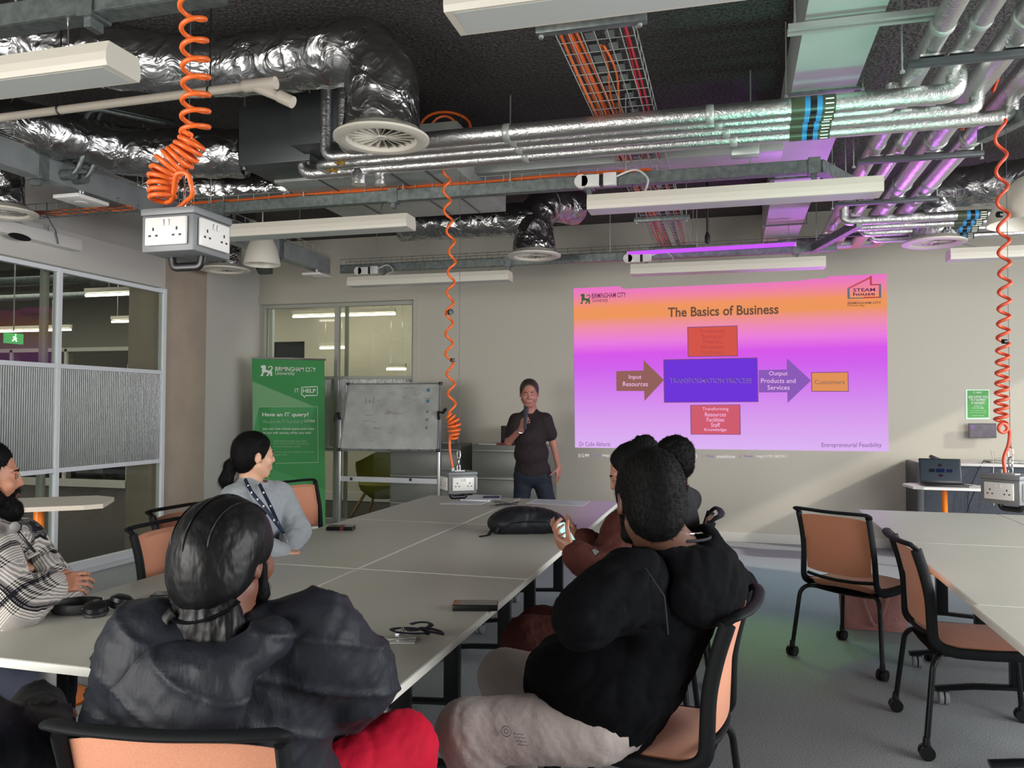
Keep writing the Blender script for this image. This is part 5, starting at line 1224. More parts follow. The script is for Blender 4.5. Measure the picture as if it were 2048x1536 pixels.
# round plug-in boxes feeding the lights
for k, (px, py, r_, lab) in enumerate([(1172, 363, .035, 'white round-ended plug box on the middle trunking'), (1262, 517, .035, 'white plug box at the left of the violet glowing pipe'), (722, 542, .035, 'white plug box on the far trunking left of centre')]):
    yy = (yB2, yB3, yB3)[k] - .05; c = at(px, py, 'y', yy)
    t = thing('plug_box', lab, 'plug', c, 0, 'white plug boxes')
    MB().cyl((c.x - .03, yy - .02, c.z), (c.x - .03, yy + .02, c.z), .045, seg=20).bb((c.x - .03, yy - .02, c.z - .04), (c.x + .09, yy + .02, c.z + .04), bevel=.005).bb((c.x + .115, yy - .022, c.z - .04), (c.x + .2, yy + .022, c.z + .045), bevel=.005).build('plug_body', 'plastwhite', t)
    MB().bb((c.x + .09, yy - .018, c.z - .035), (c.x + .115, yy + .018, c.z + .035)).build('plug_gap', 'black', t)
    MB().tube(fillet([(c.x + .2, yy, c.z + .02), (c.x + .33, yy - .02, c.z + .06), (c.x + .42, yy - .08, c.z - .03), (c.x + .40, (4.97, 7.46, 7.49)[k], 2.79)], .06, 6), .007, 8).build('plug_lead', 'plastwhite', t)
# hanging black microphone
c0 = at(1425, 300, 'y', 6.4); c1 = at(1415, 488, 'y', 6.4)
t = thing('hanging_microphone', 'black microphone hanging on a cable left of the flat duct', 'microphone', c1)
MB().cyl(c1, (c1.x, 6.4, ZC), .009, seg=8).build('cable', 'black', t); MB().lathe([(0, 0), (.02, .01), (.022, .06), (.012, .09), (0, .09)], c1, seg=14).build('capsule', 'black', t)
tag(MB().tube([at(1106, 222, 'y', 6.2), at(1170, 300, 'y', 6.3)], .014, 8).build('steel_tube', 'galv2'), 'short slanted steel tube above the foil pipes', 'tube')
tag(MB().box(at(1490, 302, 'z', 3.0), (.16, .09, .07), bevel=.008).build('beam_clamp', 'galv2'), 'small clamp bracket with a blue tab between foil pipes and middle trunking', 'bracket')
# orange cable loops above the centre cord
c = at(890, 262, 'y', 5.05)
tag(MB().tube([c + Vector((.18 * math.cos(a) * (1 if a < PI else .8), .03 * math.sin(2 * a), .13 * math.sin(a))) for a in [PI * k / 14 for k in range(15)]] + [c + Vector((-.2, 0, -.2))], .009, 8).tube([c + Vector((-.02 + .1 * math.cos(a), .02, .11 * math.sin(a))) for a in [PI * k / 12 for k in range(13)]], .009, 8).build('cable_loop', 'orange'), 'loop of orange cable standing above the foil pipes, centre', 'cable')
tag(MB().tube(fillet([at(1925, 260, 'y', 5.0), at(1930, 200, 'y', 5.0), at(2004, 135, 'y', 5.0), at(1985, 185, 'y', 5.0)], .1, 6), .01, 8).build('cable_loop', 'orangered'), 'loop of orange cable beside the receding foil pipes, right', 'cable')
c = at(905, 272, 'y', 5.2); tag(MB().cyl((c.x - .02, 5.16, c.z), (c.x - .02, 5.26, c.z), .085, seg=20).build('round_spigot', 'steeldark'), 'dark round duct spigot behind the big diffuser', 'duct part')

# ------------------------------------------------------------------ hanging socket boxes on coiled cords
def socket_plate(parent, c, n, w=.146, h=.086):
    """double socket plate centred at c facing n"""
    n = Vector(n).normalized(); up = Vector((0, 0, 1)); u = up.cross(n).normalized(); Rm = Matrix((u, up, n)).transposed()
    pl = MB().box(Vector(c) + n * .006, (w, h, .012), rot=Rm, bevel=.004).build('socket_plate', 'plastwhite', parent, world=False)
    b = MB()
    for sx in (-1, 1):
        for dx, dz, sw, sh in ((0, .006, .006, .010), (-.012, -.014, .009, .006), (.012, -.014, .009, .006)):
            b.box(Vector(c) + n * .0122 + u * (sx * .042 + dx) + up * dz, (sw, sh, .001), rot=Rm)
    b.build('socket_slots', 'black', pl, world=False, smooth=0)
    for sx in (-1, 1): MB().box(Vector(c) + n * .0135 + u * (sx * .009) + up * .025, (.013, .019, .005), rot=Rm @ Matrix.Rotation(.12, 3, 'X'), bevel=.001).build('rocker_switch', 'plastwhite', pl, world=False)
def socket_box(label, c, rot, cord, cord_r, cord_mt, s=.185, h=.135):
    """c = centre of the bottom of the box"""
    t = thing('hanging_socket_box', label, 'power box', c, rot, 'socket boxes hanging on coiled cords')
    MB().bb((-s / 2, -s / 2, 0), (s / 2, s / 2, h - .022), bevel=.004).bb((-s / 2 - .004, -s / 2 - .004, h - .022), (s / 2 + .004, s / 2 + .004, h), bevel=.004).build('box_body', 'boxgrey', t, world=False)
    for n in ((0, -1, 0), (1, 0, 0), (-1, 0, 0), (0, 1, 0)): socket_plate(t, Vector(n) * (s / 2) + Vector((0, 0, h * .45)), n)
    MB().tube(fillet([(-.055, 0, .0), (-.05, 0, -.032), (.05, 0, -.032), (.055, 0, 0)], .025, 5), 1, 10, flat=(.014, .008), up=(0, 1, 0)).build('grab_handle', 'black', t, world=False)
    MB().box((.0, 0, h + .003), (.07, .05, .006)).build('top_plate', 'galv2', t, world=False)
    def link_(z0, L, ang, w=.011):
        ca, sa = math.cos(ang), math.sin(ang)
        return [(w * math.cos(a) * ca, w * math.cos(a) * sa, z0 + L / 2 + (L / 2) * math.sin(a)) for a in [2 * PI * k / 18 for k in range(18)]]
    MB().tube(link_(h, .042, 0), .0032, 6, closed=True).build('chain_link', 'chrome', t, world=False)
    MB().tube(link_(h + .034, .055, 1.4, .014), .0038, 6, closed=True).build('chain_link', 'chrome', t, world=False)
    MB().tube(link_(h + .08, .06, .2, .012), .0035, 6, closed=True).build('snap_hook', 'chrome', t, world=False)
    MB().cyl((0, 0, h + .135), (0, 0, h + .18), .005, seg=8).build('ferrule', 'black', t, world=False)
    MB().cyl((0, 0, h + .17), (0, 0, ZC - c[2]), .0016, seg=5).build('steel_wire', 'steeldark', t, world=False)
    MB().cyl((-.04, 0, h), (-.04, 0, h + .022), .013, seg=12).build('cord_gland', 'galv2', t, world=False)
    Rr = Matrix.Rotation(-rot, 3, 'Z')
    MB().tube([Rr @ Vector(p) for p in cord], cord_r, 10).build('coiled_cord', cord_mt, t, world=False)
    return t
def helix(ctr, turns, rad, n, ph=0.0, s0=None):
    """coil about a polyline ctr (list of points), turns given per unit by list of (fraction, cumulative turns)"""
    P = dense(ctr, .01); L = len(P); out = []; nrm = Vector((1, 0, 0))
    for i in range(n + 1):
        s = i / n; j = min(int(s * (L - 1)), L - 2); f = s * (L - 1) - j; c = P[j].lerp(P[j + 1], f)
        d = (P[min(j + 3, L - 1)] - P[max(j - 3, 0)]).normalized(); nrm = (nrm - d * nrm.dot(d)).normalized(); b = d.cross(nrm)
        th = 2 * PI * turns(s) + ph; r = rad(s) if callable(rad) else rad
        out.append(c + nrm * (r * math.cos(th)) + b * (r * math.sin(th)))
    return out
h_ = .135
# nearest box
B1 = Vector((-1.625, 2.13, 0)); bz1 = 1.955
bot = pd(386, 500, 2.42)
B1 = Vector((bot.x - .09, bot.y + .09, bot.z))
def rel(px, py, dep, B): return pd(px, py, dep) - B
ctr = [rel(378, -60, 2.46, B1), rel(388, 60, 2.46, B1), rel(392, 160, 2.46, B1), rel(390, 270, 2.46, B1)]
c1 = helix(ctr, lambda s: 8.2 * s ** 1.35, lambda s: .034 + .006 * s, 220, 2.0)
ctr2 = [rel(390, 276, 2.46, B1), rel(366, 312, 2.46, B1), rel(338, 330, 2.46, B1), rel(326, 352, 2.46, B1), rel(324, 400, 2.46, B1)]
c2 = helix(ctr2, lambda s: 11.5 * s, lambda s: .034 + .008 * math.sin(s * PI) , 300, 1.2)
tail = fillet([c2[-1], rel(345, 402, 2.46, B1), rel(352, 345, 2.40, B1), rel(376, 345, 2.40, B1), rel(388, 390, 2.40, B1), Vector((-.04, 0, h_ + .02))], .05, 6)
socket_box('nearest grey hanging socket box, on a thick bright orange coiled cord', B1, 0.0, c1 + c2 + tail[1:], .0075, 'orange')
# middle box
bot = pd(912, 986, 5.25); B2 = Vector((bot.x, bot.y + .05, bot.z))
D2 = 5.32
ctr = [rel(892, 322, D2, B2), rel(895, 420, D2, B2), rel(905, 500, D2, B2), rel(899, 620, D2, B2), rel(898, 700, D2, B2), rel(905, 830, D2, B2)]
c1 = helix(ctr, lambda s: 12.5 * s, lambda s: .024, 380, 0)
ctr2 = [c1[-1], rel(909, 845, D2, B2), rel(908, 862, D2, B2), rel(908, 878, D2, B2)]
c2 = helix(ctr2, lambda s: 6.3 * s, lambda s: .018 + .02 * math.sin(s * PI), 160, 0)
tail = fillet([c2[-1], rel(900, 872, D2, B2), rel(899, 900, D2, B2), Vector((-.04, 0, h_ + .02))], .05, 5)
sb2 = socket_box('grey hanging socket box over the far end of the long table, orange cord', B2, R_(37), c1 + c2 + tail[1:], .0085, 'orange', .19, .14)
for px, py, r_ in ((901, 624, .019), (905, 720, .013)):
    q = Matrix.Rotation(-R_(37), 3, 'Z') @ (pd(px, py, D2 - .02) - B2)
    (MB().lathe([(0, -.012), (r_, -.01), (r_, .01), (0, .012)], q, (0.3, -1, 0), 18) if r_ > .015 else MB().box(q, (.03, .02, .022), bevel=.003)).build('cord_stop', 'black', sb2, world=False)
# right box
bot = pd(2026, 1012, 4.05); B3 = Vector((bot.x, bot.y + .03, bot.z + .012))
D3 = 4.08
ctr = [rel(2000, 240, D3, B3), rel(2006, 420, D3, B3), rel(2010, 560, D3, B3), rel(2006, 700, D3, B3), rel(2002, 846, D3, B3)]
c1 = helix(ctr, lambda s: 9 * s + 9 * s ** 3.2, lambda s: .024 + .004 * s, 420, 0)
c2 = [rel(2006 + 9 * math.cos(a), 856 + 9 * math.sin(a), D3 - .02 * k / 30, B3) for k, a in enumerate([2 * PI * k / 16 for k in range(30)])]
tail = fillet([c2[-1], rel(2020, 862, D3, B3), rel(2018, 890, D3, B3), rel(2006, 915, D3, B3), Vector((-.035, -.035, h_ + .02))], .06, 6)
sb3 = socket_box('grey hanging socket box over the right-hand tables, dark orange cord', B3, R_(-46), c1 + c2 + tail[1:], .0085, 'orangered', .195, .145)
for px, py, r_ in ((1999, 429, .016), (2009, 683, .012)):
    q = Matrix.Rotation(R_(46), 3, 'Z') @ (pd(px, py, D3 - .02) - B3)
    MB().lathe([(0, -.012), (r_, -.01), (r_, .01), (0, .012)], q, (-.3, -1, 0), 18).build('cord_stop', 'black', sb3, world=False)
# ------------------------------------------------------------------ people
V_ = lambda p: np.array(p, float)
def unit(v): v = V_(v); return v / np.linalg.norm(v)
def basis(fwd, up=(0, 0, 1)):
    """columns: right, forward, up"""
    f = unit(fwd); r = unit(np.cross(f, V_(up))); u = np.cross(r, f); return np.stack([r, f, u], 1)
def pitch_dir(d, deg):
    h = unit((d[0], d[1], 0)); a = R_(deg); return h * math.cos(a) + np.array((0, 0, math.sin(a)))
def head_prims(s, c, B, k=1.0, neck=None, rn=.052, jaw=1.0):
    L = lambda x, y, z: V_(c) + B @ (V_((x, y, z)) * k)
    s.ell(L(0, -.014, .034), V_((.075, .096, .086)) * k, B, .02)
    s.ell(L(0, .022, -.028), V_((.061 * jaw, .070, .084)) * k, B, .03)
    s.ell(L(0, .055, -.092), V_((.030 * jaw, .026, .022)) * k, B, .025)
    for sx in (-1, 1):
        s.cap(L(sx * .052 * jaw, .0, -.055), L(sx * .022, .052, -.092), .018 * k, .016 * k, .02)
        s.ell(L(sx * .040, .062, -.022), V_((.024, .024, .026)) * k, B, .02)
        s.cap(L(sx * .012, .084, .030), L(sx * .044, .072, .032), .0085 * k, .008 * k, .012)
    for sx in (-1, 1): s.ell(L(sx * .031, .094, .011), V_((.017, .015, .011)) * k, B, .010, '-')
    for sx in (-1, 1): s.ell(L(sx * .031, .076, .010), V_((.0145, .0125, .0115)) * k, B, .004)
    s.cap(L(0, .086, .022), L(0, .103, -.020), .0075 * k, .0100 * k, .012)
    for sx in (-1, 1): s.ell(L(sx * .011, .094, -.024), V_((.009, .010, .007)) * k, B, .006)
    s.cap(L(-.020, .086, -.0535), L(.020, .086, -.0535), .0062 * k, None, .006); s.cap(L(-.017, .086, -.065), L(.017, .086, -.065), .0072 * k, None, .005)
    s.cap(L(-.012, .093, -.055), L(.012, .093, -.055), .004 * k, None, .005)
    s.cap(L(-.020, .098, -.0595), L(.020, .098, -.0595), .0035 * k, None, .003, '-')
    for sx in (-1, 1):
        s.ell(L(sx * .079, -.006, -.002), V_((.009, .021, .032)) * k, B, .008); s.ell(L(sx * .089, .001, .002), V_((.008, .010, .016)) * k, B, .006, '-')
        s.ell(L(sx * .079, -.004, -.026), V_((.007, .010, .010)) * k, B, .006)
    if neck is not None: s.cap(L(0, -.022, -.055), neck, rn * k, rn * k * 1.12, .03); s.cap(L(0, -.045, -.02), neck, rn * .8, rn, .03)
    return L
def hand_prims(s, W, D, N, side=1, curl=(18, 28, 20), k=1.0, thumb=None, spread=6):
    """W wrist, D direction of the hand, N palm normal; side=+1 thumb towards cross(D,N)"""
    D = unit(D); N = unit(V_(N) - D * (V_(N) @ D)); S = np.cross(D, N) * side; W = V_(W); P = lambda d, t, n: W + D * d * k + S * t * k + N * n * k
    offs = (.031, .0105, -.0105, -.030); base = (.084, .089, .085, .078); lens = ((.042, .026, .022), (.046, .030, .023), (.043, .028, .022), (.034, .021, .019)); rad = (.0088, .0092, .0088, .0078)
    s.cap(P(0, 0, 0), P(.03, 0, 0), .024 * k, .026 * k, .02)
    for i in range(4): s.cap(P(.018, offs[i] * .55, 0), P(base[i], offs[i], 0), .013 * k, .0108 * k, .012)
    s.cap(P(.02, .02, .008), P(.05, .028, .012), .017 * k, .014 * k, .015)
    for i in range(4):
        a = R_(curl[0] + 3 * i); p = P(base[i], offs[i], 0); sp = R_(spread) * (1.5 - i) * .6
        for j in range(3):
            d = (D * math.cos(a) + N * math.sin(a)) * math.cos(sp) + S * math.sin(sp)
            q = p + d * lens[i][j] * k; s.cap(p, q, rad[i] * k * (1 - .08 * j), rad[i] * k * (.94 - .1 * j), .0035); p = q; a += R_(curl[min(j + 1, 2)])
    t = thumb or (.55, .72, .38); d = unit(D * t[0] + S * t[1] + N * t[2]); p = P(.026, .026, .008)
    d2 = unit(d * .8 + D * .5 + N * (.35 + curl[0] / 120)); q = p + d * .042 * k; s.cap(p, q, .0125 * k, .0108 * k, .008); r = q + d2 * .032 * k; s.cap(q, r, .0105 * k, .0095 * k, .004); d3 = unit(d2 + N * .3 - S * .2)
    s.cap(r, r + d3 * .024 * k, .0095 * k, .008 * k, .004)
def body_core(s, J, sl=0.0, g=0.0):
    """trunk and limbs; g inflates"""
    up = V_(J['neck']) - V_(J['pelvis']); sh = V_(J['shR']) - V_(J['shL']); f = np.cross(unit(up), unit(sh)); B = basis(f, up)
    pe, ch, nk = V_(J['pelvis']), V_(J['chest']), V_(J['neck']); w = J.get('w', 1.0)
    return B, pe, ch, nk, w
def torso(s, J, g, belly=.0, k=.06):
    B, pe, ch, nk, w = body_core(s, J)
    mid = pe * .5 + ch * .5 + B[:, 1] * belly * .5
    s.ell(pe, (.155 * w + g, .115 * w + g, .12 + g), B, k); s.ell(mid, (.135 * w + g + belly * .5, .100 * w + g + belly, .15 + g), B, k)
    s.ell(ch, (.150 * w + g, .105 * w + g, .17 + g), B, k)
    s.cap(J['shL'], J['shR'], .050 * w + g * .8, None, .05)
    for sd in 'LR': s.cap(nk - B[:, 2] * .02, V_(J['sh' + sd]) * .8 + nk * .2, .048 + g * .5, .045 + g * .6, .04)
    s.cap(nk - B[:, 2] * .06, nk - B[:, 2] * .01, .075 + g * .5, .06 + g * .3, .05)
    return B
SKIN = {}
def skin(name, col):
    mat['skin_' + name] = M('skin ' + name, col, .5, bump=(260, .08, 3)); mat['lip_' + name] = mat['skin_' + name]; return 'skin_' + name
mat['hairblack'] = M('black hair', '0a0909', .7, bump=(90, .3, 3, (1, 1, .3)), spec=.15)
mat['hairbrown'] = M('dark brown hair', '352b26', .5, bump=(90, .4, 3)); mat['eyewhite'] = M('eye', '8a7a72', .25); mat['iris'] = M('dark iris', '140d0a', .15); mat['lips'] = M('lips', '8f4d45', .45)
def features(root, L, B, k=1.0, brow='hairbrown', eyes=True, closed=False):
    for sx in (-1, 1):
        if eyes and not closed:
            MB().lathe([(0, .0042 * k), (.0075 * k, .003 * k), (.0105 * k, 0)], Vector(L(sx * .031, .0872, .0095)), Vector(B @ V_((sx * .18, 1, 0))), 14).build('eye', 'eyewhite', root)
            MB().lathe([(0, .0048 * k), (.0048 * k, .0040 * k), (.0052 * k, .002)], Vector(L(sx * .031, .0872, .0095)), Vector(B @ V_((sx * .18, 1, 0))), 12).build('iris', 'iris', root)
        MB().tube([L(sx * .013, .091, .0265), L(sx * .028, .0905, .0315), L(sx * .044, .080, .029)], [.0028 * k, .0034 * k, .002 * k], 6).build('eyebrow', brow, root)
        if closed: MB().tube([L(sx * .020, .089, .0065), L(sx * .031, .0905, .003), L(sx * .043, .084, .006)], .0014 * k, 5).build('eyelash', 'iris', root)
    MB().tube([L(-.019, .0905, -.059), L(0, .0965, -.060), L(.019, .0905, -.059)], [.001, .0018, .001], 5).build('mouth_line', 'lips', root)
def strands(name, P, nr, n, ln, wd, flow, mt, parent, seed=1, curl=0.0, mask=None, lift=.35, seg=3):
    """short hair strands: thin tapering ribbons rooted on the surface points P"""
    r = np.random.RandomState(seed); I = np.arange(len(P))
    if mask is not None: I = I[mask(P)]
    I = r.choice(I, n); p = P[I] + r.normal(size=(n, 3)) * .003; nn = nr[I]
    d = flow(p) if callable(flow) else np.tile(V_(flow), (n, 1)); d = d + r.normal(size=(n, 3)) * .25
    d = d - nn * (d * nn).sum(1)[:, None]; d /= np.maximum(np.linalg.norm(d, axis=1), 1e-6)[:, None]
    d = d + nn * lift; d /= np.linalg.norm(d, axis=1)[:, None]; sd = np.cross(d, nn); sd /= np.maximum(np.linalg.norm(sd, axis=1), 1e-6)[:, None]
    L = ln * r.uniform(.6, 1.2, n); rows_ = []
    for j in range(seg + 1):
        t = j / seg; q = p + d * (L * t)[:, None] - nn * (.25 * lift * L * t * t)[:, None]
        if curl: q = q + (nn * np.sin(t * 7 + r.uniform(0, 6)) + sd * np.cos(t * 7)) * curl * t
        w = (wd * (1 - t * .85)); rows_.append((q - sd * w, q + sd * w))
    V = np.stack([x for ab in rows_ for x in ab], 1).reshape(-1, 3); m_ = 2 * (seg + 1); b0 = np.arange(n)[:, None] * m_
    F = np.concatenate([b0 + np.array([[2 * j, 2 * j + 1, 2 * j + 3, 2 * j + 2]]) for j in range(seg)])
    o = np_obj(name, V, F, mt, parent); return o
def shoe(root, ank, d, mt='black'):
    d = unit((d[0], d[1], 0)); a = V_(ank); s = SDF(.008); B = basis(d); L = lambda x, y, z: a + B @ V_((x, y, z))
    z0 = a[2] - .055
    s.cap(L(0, -.04, -.03), L(0, .02, -.02), .04, .042, .03).cap(L(0, .02, -.03), L(0, .15, -.05), .045, .036, .03); s.cut((0, 0, max(.004, a[2] - .09)), (0, 0, -1), .006)
    np_obj('shoe', *s.mesh(), mt, root)
def arm(s, sh, el, wr, r=(.05, .042, .028), g=0.0, k=.02):
    s.cap(sh, el, r[0] + g, r[1] + g, k); s.cap(el, wr, r[1] * .98 + g, r[2] + g * .85, k)
def leg(s, hip, kn, an, r=(.085, .06, .042), g=0.0, k=.03):
    s.cap(hip, kn, r[0] + g, r[1] + g, k); s.cap(kn, an, r[1] * .97 + g, r[2] + g * .9, k)
def person(label, J, hc, hd, hk, skn, top, bottom, hup=(0, 0, 1), hands=(), res=.0075, neck_r=.052, torso_w=1.0, jaw=1.0):
    root = thing('person', label, 'person', (J['pelvis'][0], J['pelvis'][1], 0))
    J['w'] = torso_w; B = basis(hd, hup)
    s = SDF(res)
    L = head_prims(s, hc, B, hk, J['neck'], neck_r, jaw)
    torso(s, J, -.03)
    for sd in 'LR':
        arm(s, J['sh' + sd], J['el' + sd], J['wr' + sd], g=-.004); leg(s, J['hip' + sd], J['kn' + sd], J['an' + sd], g=-.012)
    for h in hands: hand_prims(s, **h)
    np_obj('body', *s.mesh(), skn, root)
    return root, L, B, J
def garment_top(root, J, name, mt, g=.022, sleeve=1.0, res=.009, hem=None, disp=None, extra=None, belly=0.0, r=(.05, .042, .03), cuff=True, neckcut=None, k=.05):
    s = SDF(res); B = torso(s, J, g, belly, k)
    for sd in 'LR':
        sh, el, wr = V_(J['sh' + sd]), V_(J['el' + sd]), V_(J['wr' + sd])
        if sleeve >= 1: arm(s, sh, el, el + (wr - el) * (sleeve - .0 if sleeve < 1 else .97), r, g, .03)
        else: e2 = sh + (el - sh) * sleeve * 1.6; s.cap(sh, e2, r[0] + g, r[0] + g * .9, .03)
    if hem is not None: s.cap(V_(J['hipL']), V_(J['hipR']), .10 + g, None, .05)
    if extra: extra(s, B)
    if neckcut is not None: s.ell(neckcut[0], neckcut[1], None, .012, '-')
    P, F = s.mesh(disp); return np_obj(name, P, F, mt, root), P, F
def garment_legs(root, J, name, mt, g=.012, res=.009, disp=None, r=(.085, .062, .045), full=True):
    s = SDF(res); B, pe, ch, nk, w = body_core(s, J)
    s.ell(pe - B[:, 2] * .02, (.165 * w + g, .125 + g, .11 + g), B, .05)
    for sd in 'LR': leg(s, J['hip' + sd], J['kn' + sd], J['an' + sd], r, g, .03)
    P, F = s.mesh(disp); return np_obj(name, P, F, mt, root)

# ---- 1. foreground person in a black durag and puffer jacket, seen from behind
sk = skin('one', '6f4737')
hc = V_(pd(455, 1118, 1.70)); cc = Vector((-1.05, 1.56, 0)); 
def P1(px, py, d): return V_(pd(px, py, d))
J = dict(pelvis=V_((-1.07, 1.60, .56)), chest=V_((-1.05, 1.55, .82)), neck=hc + V_((0, -.025, -.155)),
         shL=P1(305, 1312, 1.64), shR=P1(628, 1292, 1.74), elL=P1(262, 1430, 1.72), wrL=P1(300, 1500, 1.98), elR=P1(706, 1360, 1.86), wrR=P1(640, 1430, 2.08),
         hipL=V_((-1.17, 1.62, .53)), hipR=V_((-.97, 1.64, .53)), knL=P1(330, 1500, 2.15), knR=P1(800, 1500, 2.06), anL=P1(350, 1700, 2.2), anR=P1(800, 1760, 2.1))
J['hipL'][2] = J['hipR'][2] = .53; J['knL'][2] = .52; J['anL'][2] = .1; J['anR'][2] = .1
root, L, B, J = person('person in a black satin durag and navy puffer jacket seen from behind in the foreground', J, hc, (.10, 1, -.04), 1.04, sk, None, None,
    hands=[dict(W=J['wrL'], D=(.3, .9, -.2), N=(0, 0, -1), side=-1), dict(W=J['wrR'], D=(-.5, .85, -.1), N=(0, 0, -1), side=1)], torso_w=1.12, neck_r=.056)
mat['satin'] = M('black satin', '09090b', .48, bump=(17, .4, 3, (1, 1, .5)), spec=.32); mat['puffer'] = M('navy puffer nylon', '161a23', .62, bump=(30, .5, 4, (1, 1, .5), .3), spec=.4)
mat['redcloth'] = M('red jersey', 'b80f2e', .8, bump=(90, .2, 3), spec=.2)
s = SDF(.006)
s.ell(L(0, -.014, .034), V_((.090, .110, .096)) * 1.04, B, .02); s.ell(L(0, -.052, -.02), V_((.086, .076, .088)) * 1.04, B, .03)
s.cut(L(0, -.1, -.095), B @ V_((0, .535, -.845)), .006)
P, F = s.mesh(folds(.0015, 30, 4)); du = np_obj('durag', P, F, 'satin', root)
# cape of the durag over the neck
s = SDF(.006)
for x_ in (-.055, -.02, .02, .055): s.cap(L(x_ * 1.1, -.080 + abs(x_) * .3, -.075), L(x_ * 1.35, -.092 + abs(x_) * .5, -.165), .022, .032, .02)
s.ell(L(0, -.055, -.12), (.086, .054, .065), B, .03)
P, F = s.mesh(folds(.006, 36, 9, stretch=(1, 1, .55))); np_obj('durag_cape', P, F, 'satin', du)
def ring(zf, yo, rx, ry, r, name, a0=0, a1=360, mt='satin', tilt=.0, par=None):
    pts = [L(rx * math.cos(R_(a)), yo + ry * math.sin(R_(a)), zf + (yo + ry * math.sin(R_(a)) + .1) * .633) for a in range(a0, a1 + 1, 12)]
    MB().tube(pts, 1, 8, flat=(r * 1.6, r * .5), up=Vector(B[:, 2])).build(name, mt, par or du)
ring(-.094, -.026, .086, .090, .006, 'durag_band', 195, 345)
for x0 in (-.0, ): MB().tube([L(x0 * 1, y_, z_) for y_, z_ in [(-.014 + .1125 * math.cos(a), .034 + .0975 * math.sin(a)) for a in [R_(t_) for t_ in range(30, 190, 8)]]], .0022, 6).build('durag_seam', 'satin', du)
for x0 in (-.045, .045): MB().tube([L(x0 * (1 + .0), y_, z_) for y_, z_ in [(-.014 + .1125 * .86 * math.cos(a), .034 + .0975 * .86 * math.sin(a)) for a in [R_(t_) for t_ in range(40, 185, 8)]]], .0018, 6).build('durag_seam', 'satin', du)
MB().tube([L(-.03, -.112, -.088), L(-.04, -.122, -.10), L(-.042, -.122, -.125), L(-.035, -.114, -.145)], 1, 8, flat=(.012, .004), up=Vector(B[:, 1])).build('durag_knot', 'satin', du)
# beard edge
s = SDF(.006); s.cap(L(.066, .025, -.01), L(.058, .035, -.07), .012, .016, .02); s.cap(L(.058, .035, -.07), L(.02, .075, -.10), .016, .02, .02); s.cap(L(-.058, .035, -.07), L(.0, .075, -.10), .016, .02, .02)
P, F = s.mesh(); bd = np_obj('beard', P, F, 'hairblack', root); strands('beard_hair', P, vert_normals(P, F), 1500, .010, .0006, (0, 0, -1), 'hairblack', bd, 3)
def hood1(s, B_):
    s.cap(V_(J['shR']) + [0, .0, .03], V_(J['elR']) + [0, 0, .02], .090, .085, .05); s.cap(V_(J['elR']) + [0, 0, -.02], V_(J['wrR']), .080, .05, .04)
    s.cap(V_(J['shL']) + [0, 0, .02], V_(J['elL']) + [0, 0, -.02], .088, .080, .05)
def loop_hood(J, fw, rad=.13, thick=.042, drop=.09, back=.13, wide=.155, z0=.012, low=.10, open_=(.088, .092, .14), seed=3):
    """a hood lying down round the neck"""
    n = V_(J['neck']); Bh = basis((fw[0], fw[1], 0)); rt, f = Bh[:, 0], Bh[:, 1]; s = SDF(.008)
    q = lambda a_: n + rt * (rad * math.cos(a_)) + f * (rad * .82 * math.sin(a_) - .015) + V_((0, 0, z0 - .05 * max(0, -math.sin(a_)) - .03 * max(0, math.sin(a_))))
    for a in range(0, 360, 20): s.cap(q(R_(a)), q(R_(a + 20)), thick, None, .02)
    s.ell(n - f * back + V_((0, 0, -drop)), (wide, .060, low), np.stack([rt, f, V_((0, 0, 1))], 1), .04)
    s.ell(n - f * back * .75 + V_((0, 0, -drop * .35)), (wide * .8, .055, low * .5), np.stack([rt, f, V_((0, 0, 1))], 1), .03)
    s.ell(n + V_((0, 0, .06)), open_, None, .015, '-')
    return s
def hood_rim(J, fw, rx, ry, z0, par, mt, drop=.05):
    n = V_(J['neck']); Bh = basis((fw[0], fw[1], 0)); rt, f = Bh[:, 0], Bh[:, 1]
    MB().tube([n + rt * (rx * math.cos(a)) + f * (ry * math.sin(a) - .02) + V_((0, 0, z0 - drop * max(0, math.sin(a)))) for a in [2 * PI * k / 40 for k in range(40)]], .0045, 8, closed=True).build('hood_rim', mt, par)
def puff(P, nr):
    a = waves(P, 21, 18); z = np.sin(P[:, 2] * 30 + 2.6 * np.sin(P[:, 0] * 6) + 1.4 * np.sin(P[:, 1] * 8)); return .008 * np.abs(a) ** .7 - .010 * (1 - np.abs(z)) ** 5 + .003 * waves(P, 4, 34)
_, P, F = garment_top(root, J, 'puffer_jacket', 'puffer', .050, 1.0, .0085, hem=1, disp=puff, extra=hood1, neckcut=(J['neck'] + V_((0, .0, .10)), (.075, .078, .12)))
hd_ = np_obj('hood', *loop_hood(J, (.0, 1)).mesh(puff), 'puffer', root)
garment_legs(root, J, 'red_trousers', 'redcloth', .018, .009, folds(.005, 30, 8), r=(.092, .076, .055))
for sd in 'LR': shoe(root, J['an' + sd], (0, 1))
kn = V_(J['knR']); 
mat['cordnavy'] = M('navy toggle cord', '1b2338', .6)
MB().tube([kn + V_((-.02, -.075, .03)), kn + V_((-.03, -.095, .0)), kn + V_((-.01, -.10, -.05)), kn + V_((.02, -.09, -.09)), kn + V_((.0, -.10, -.03))], .006, 8).build('drawcord', 'cordnavy', root)

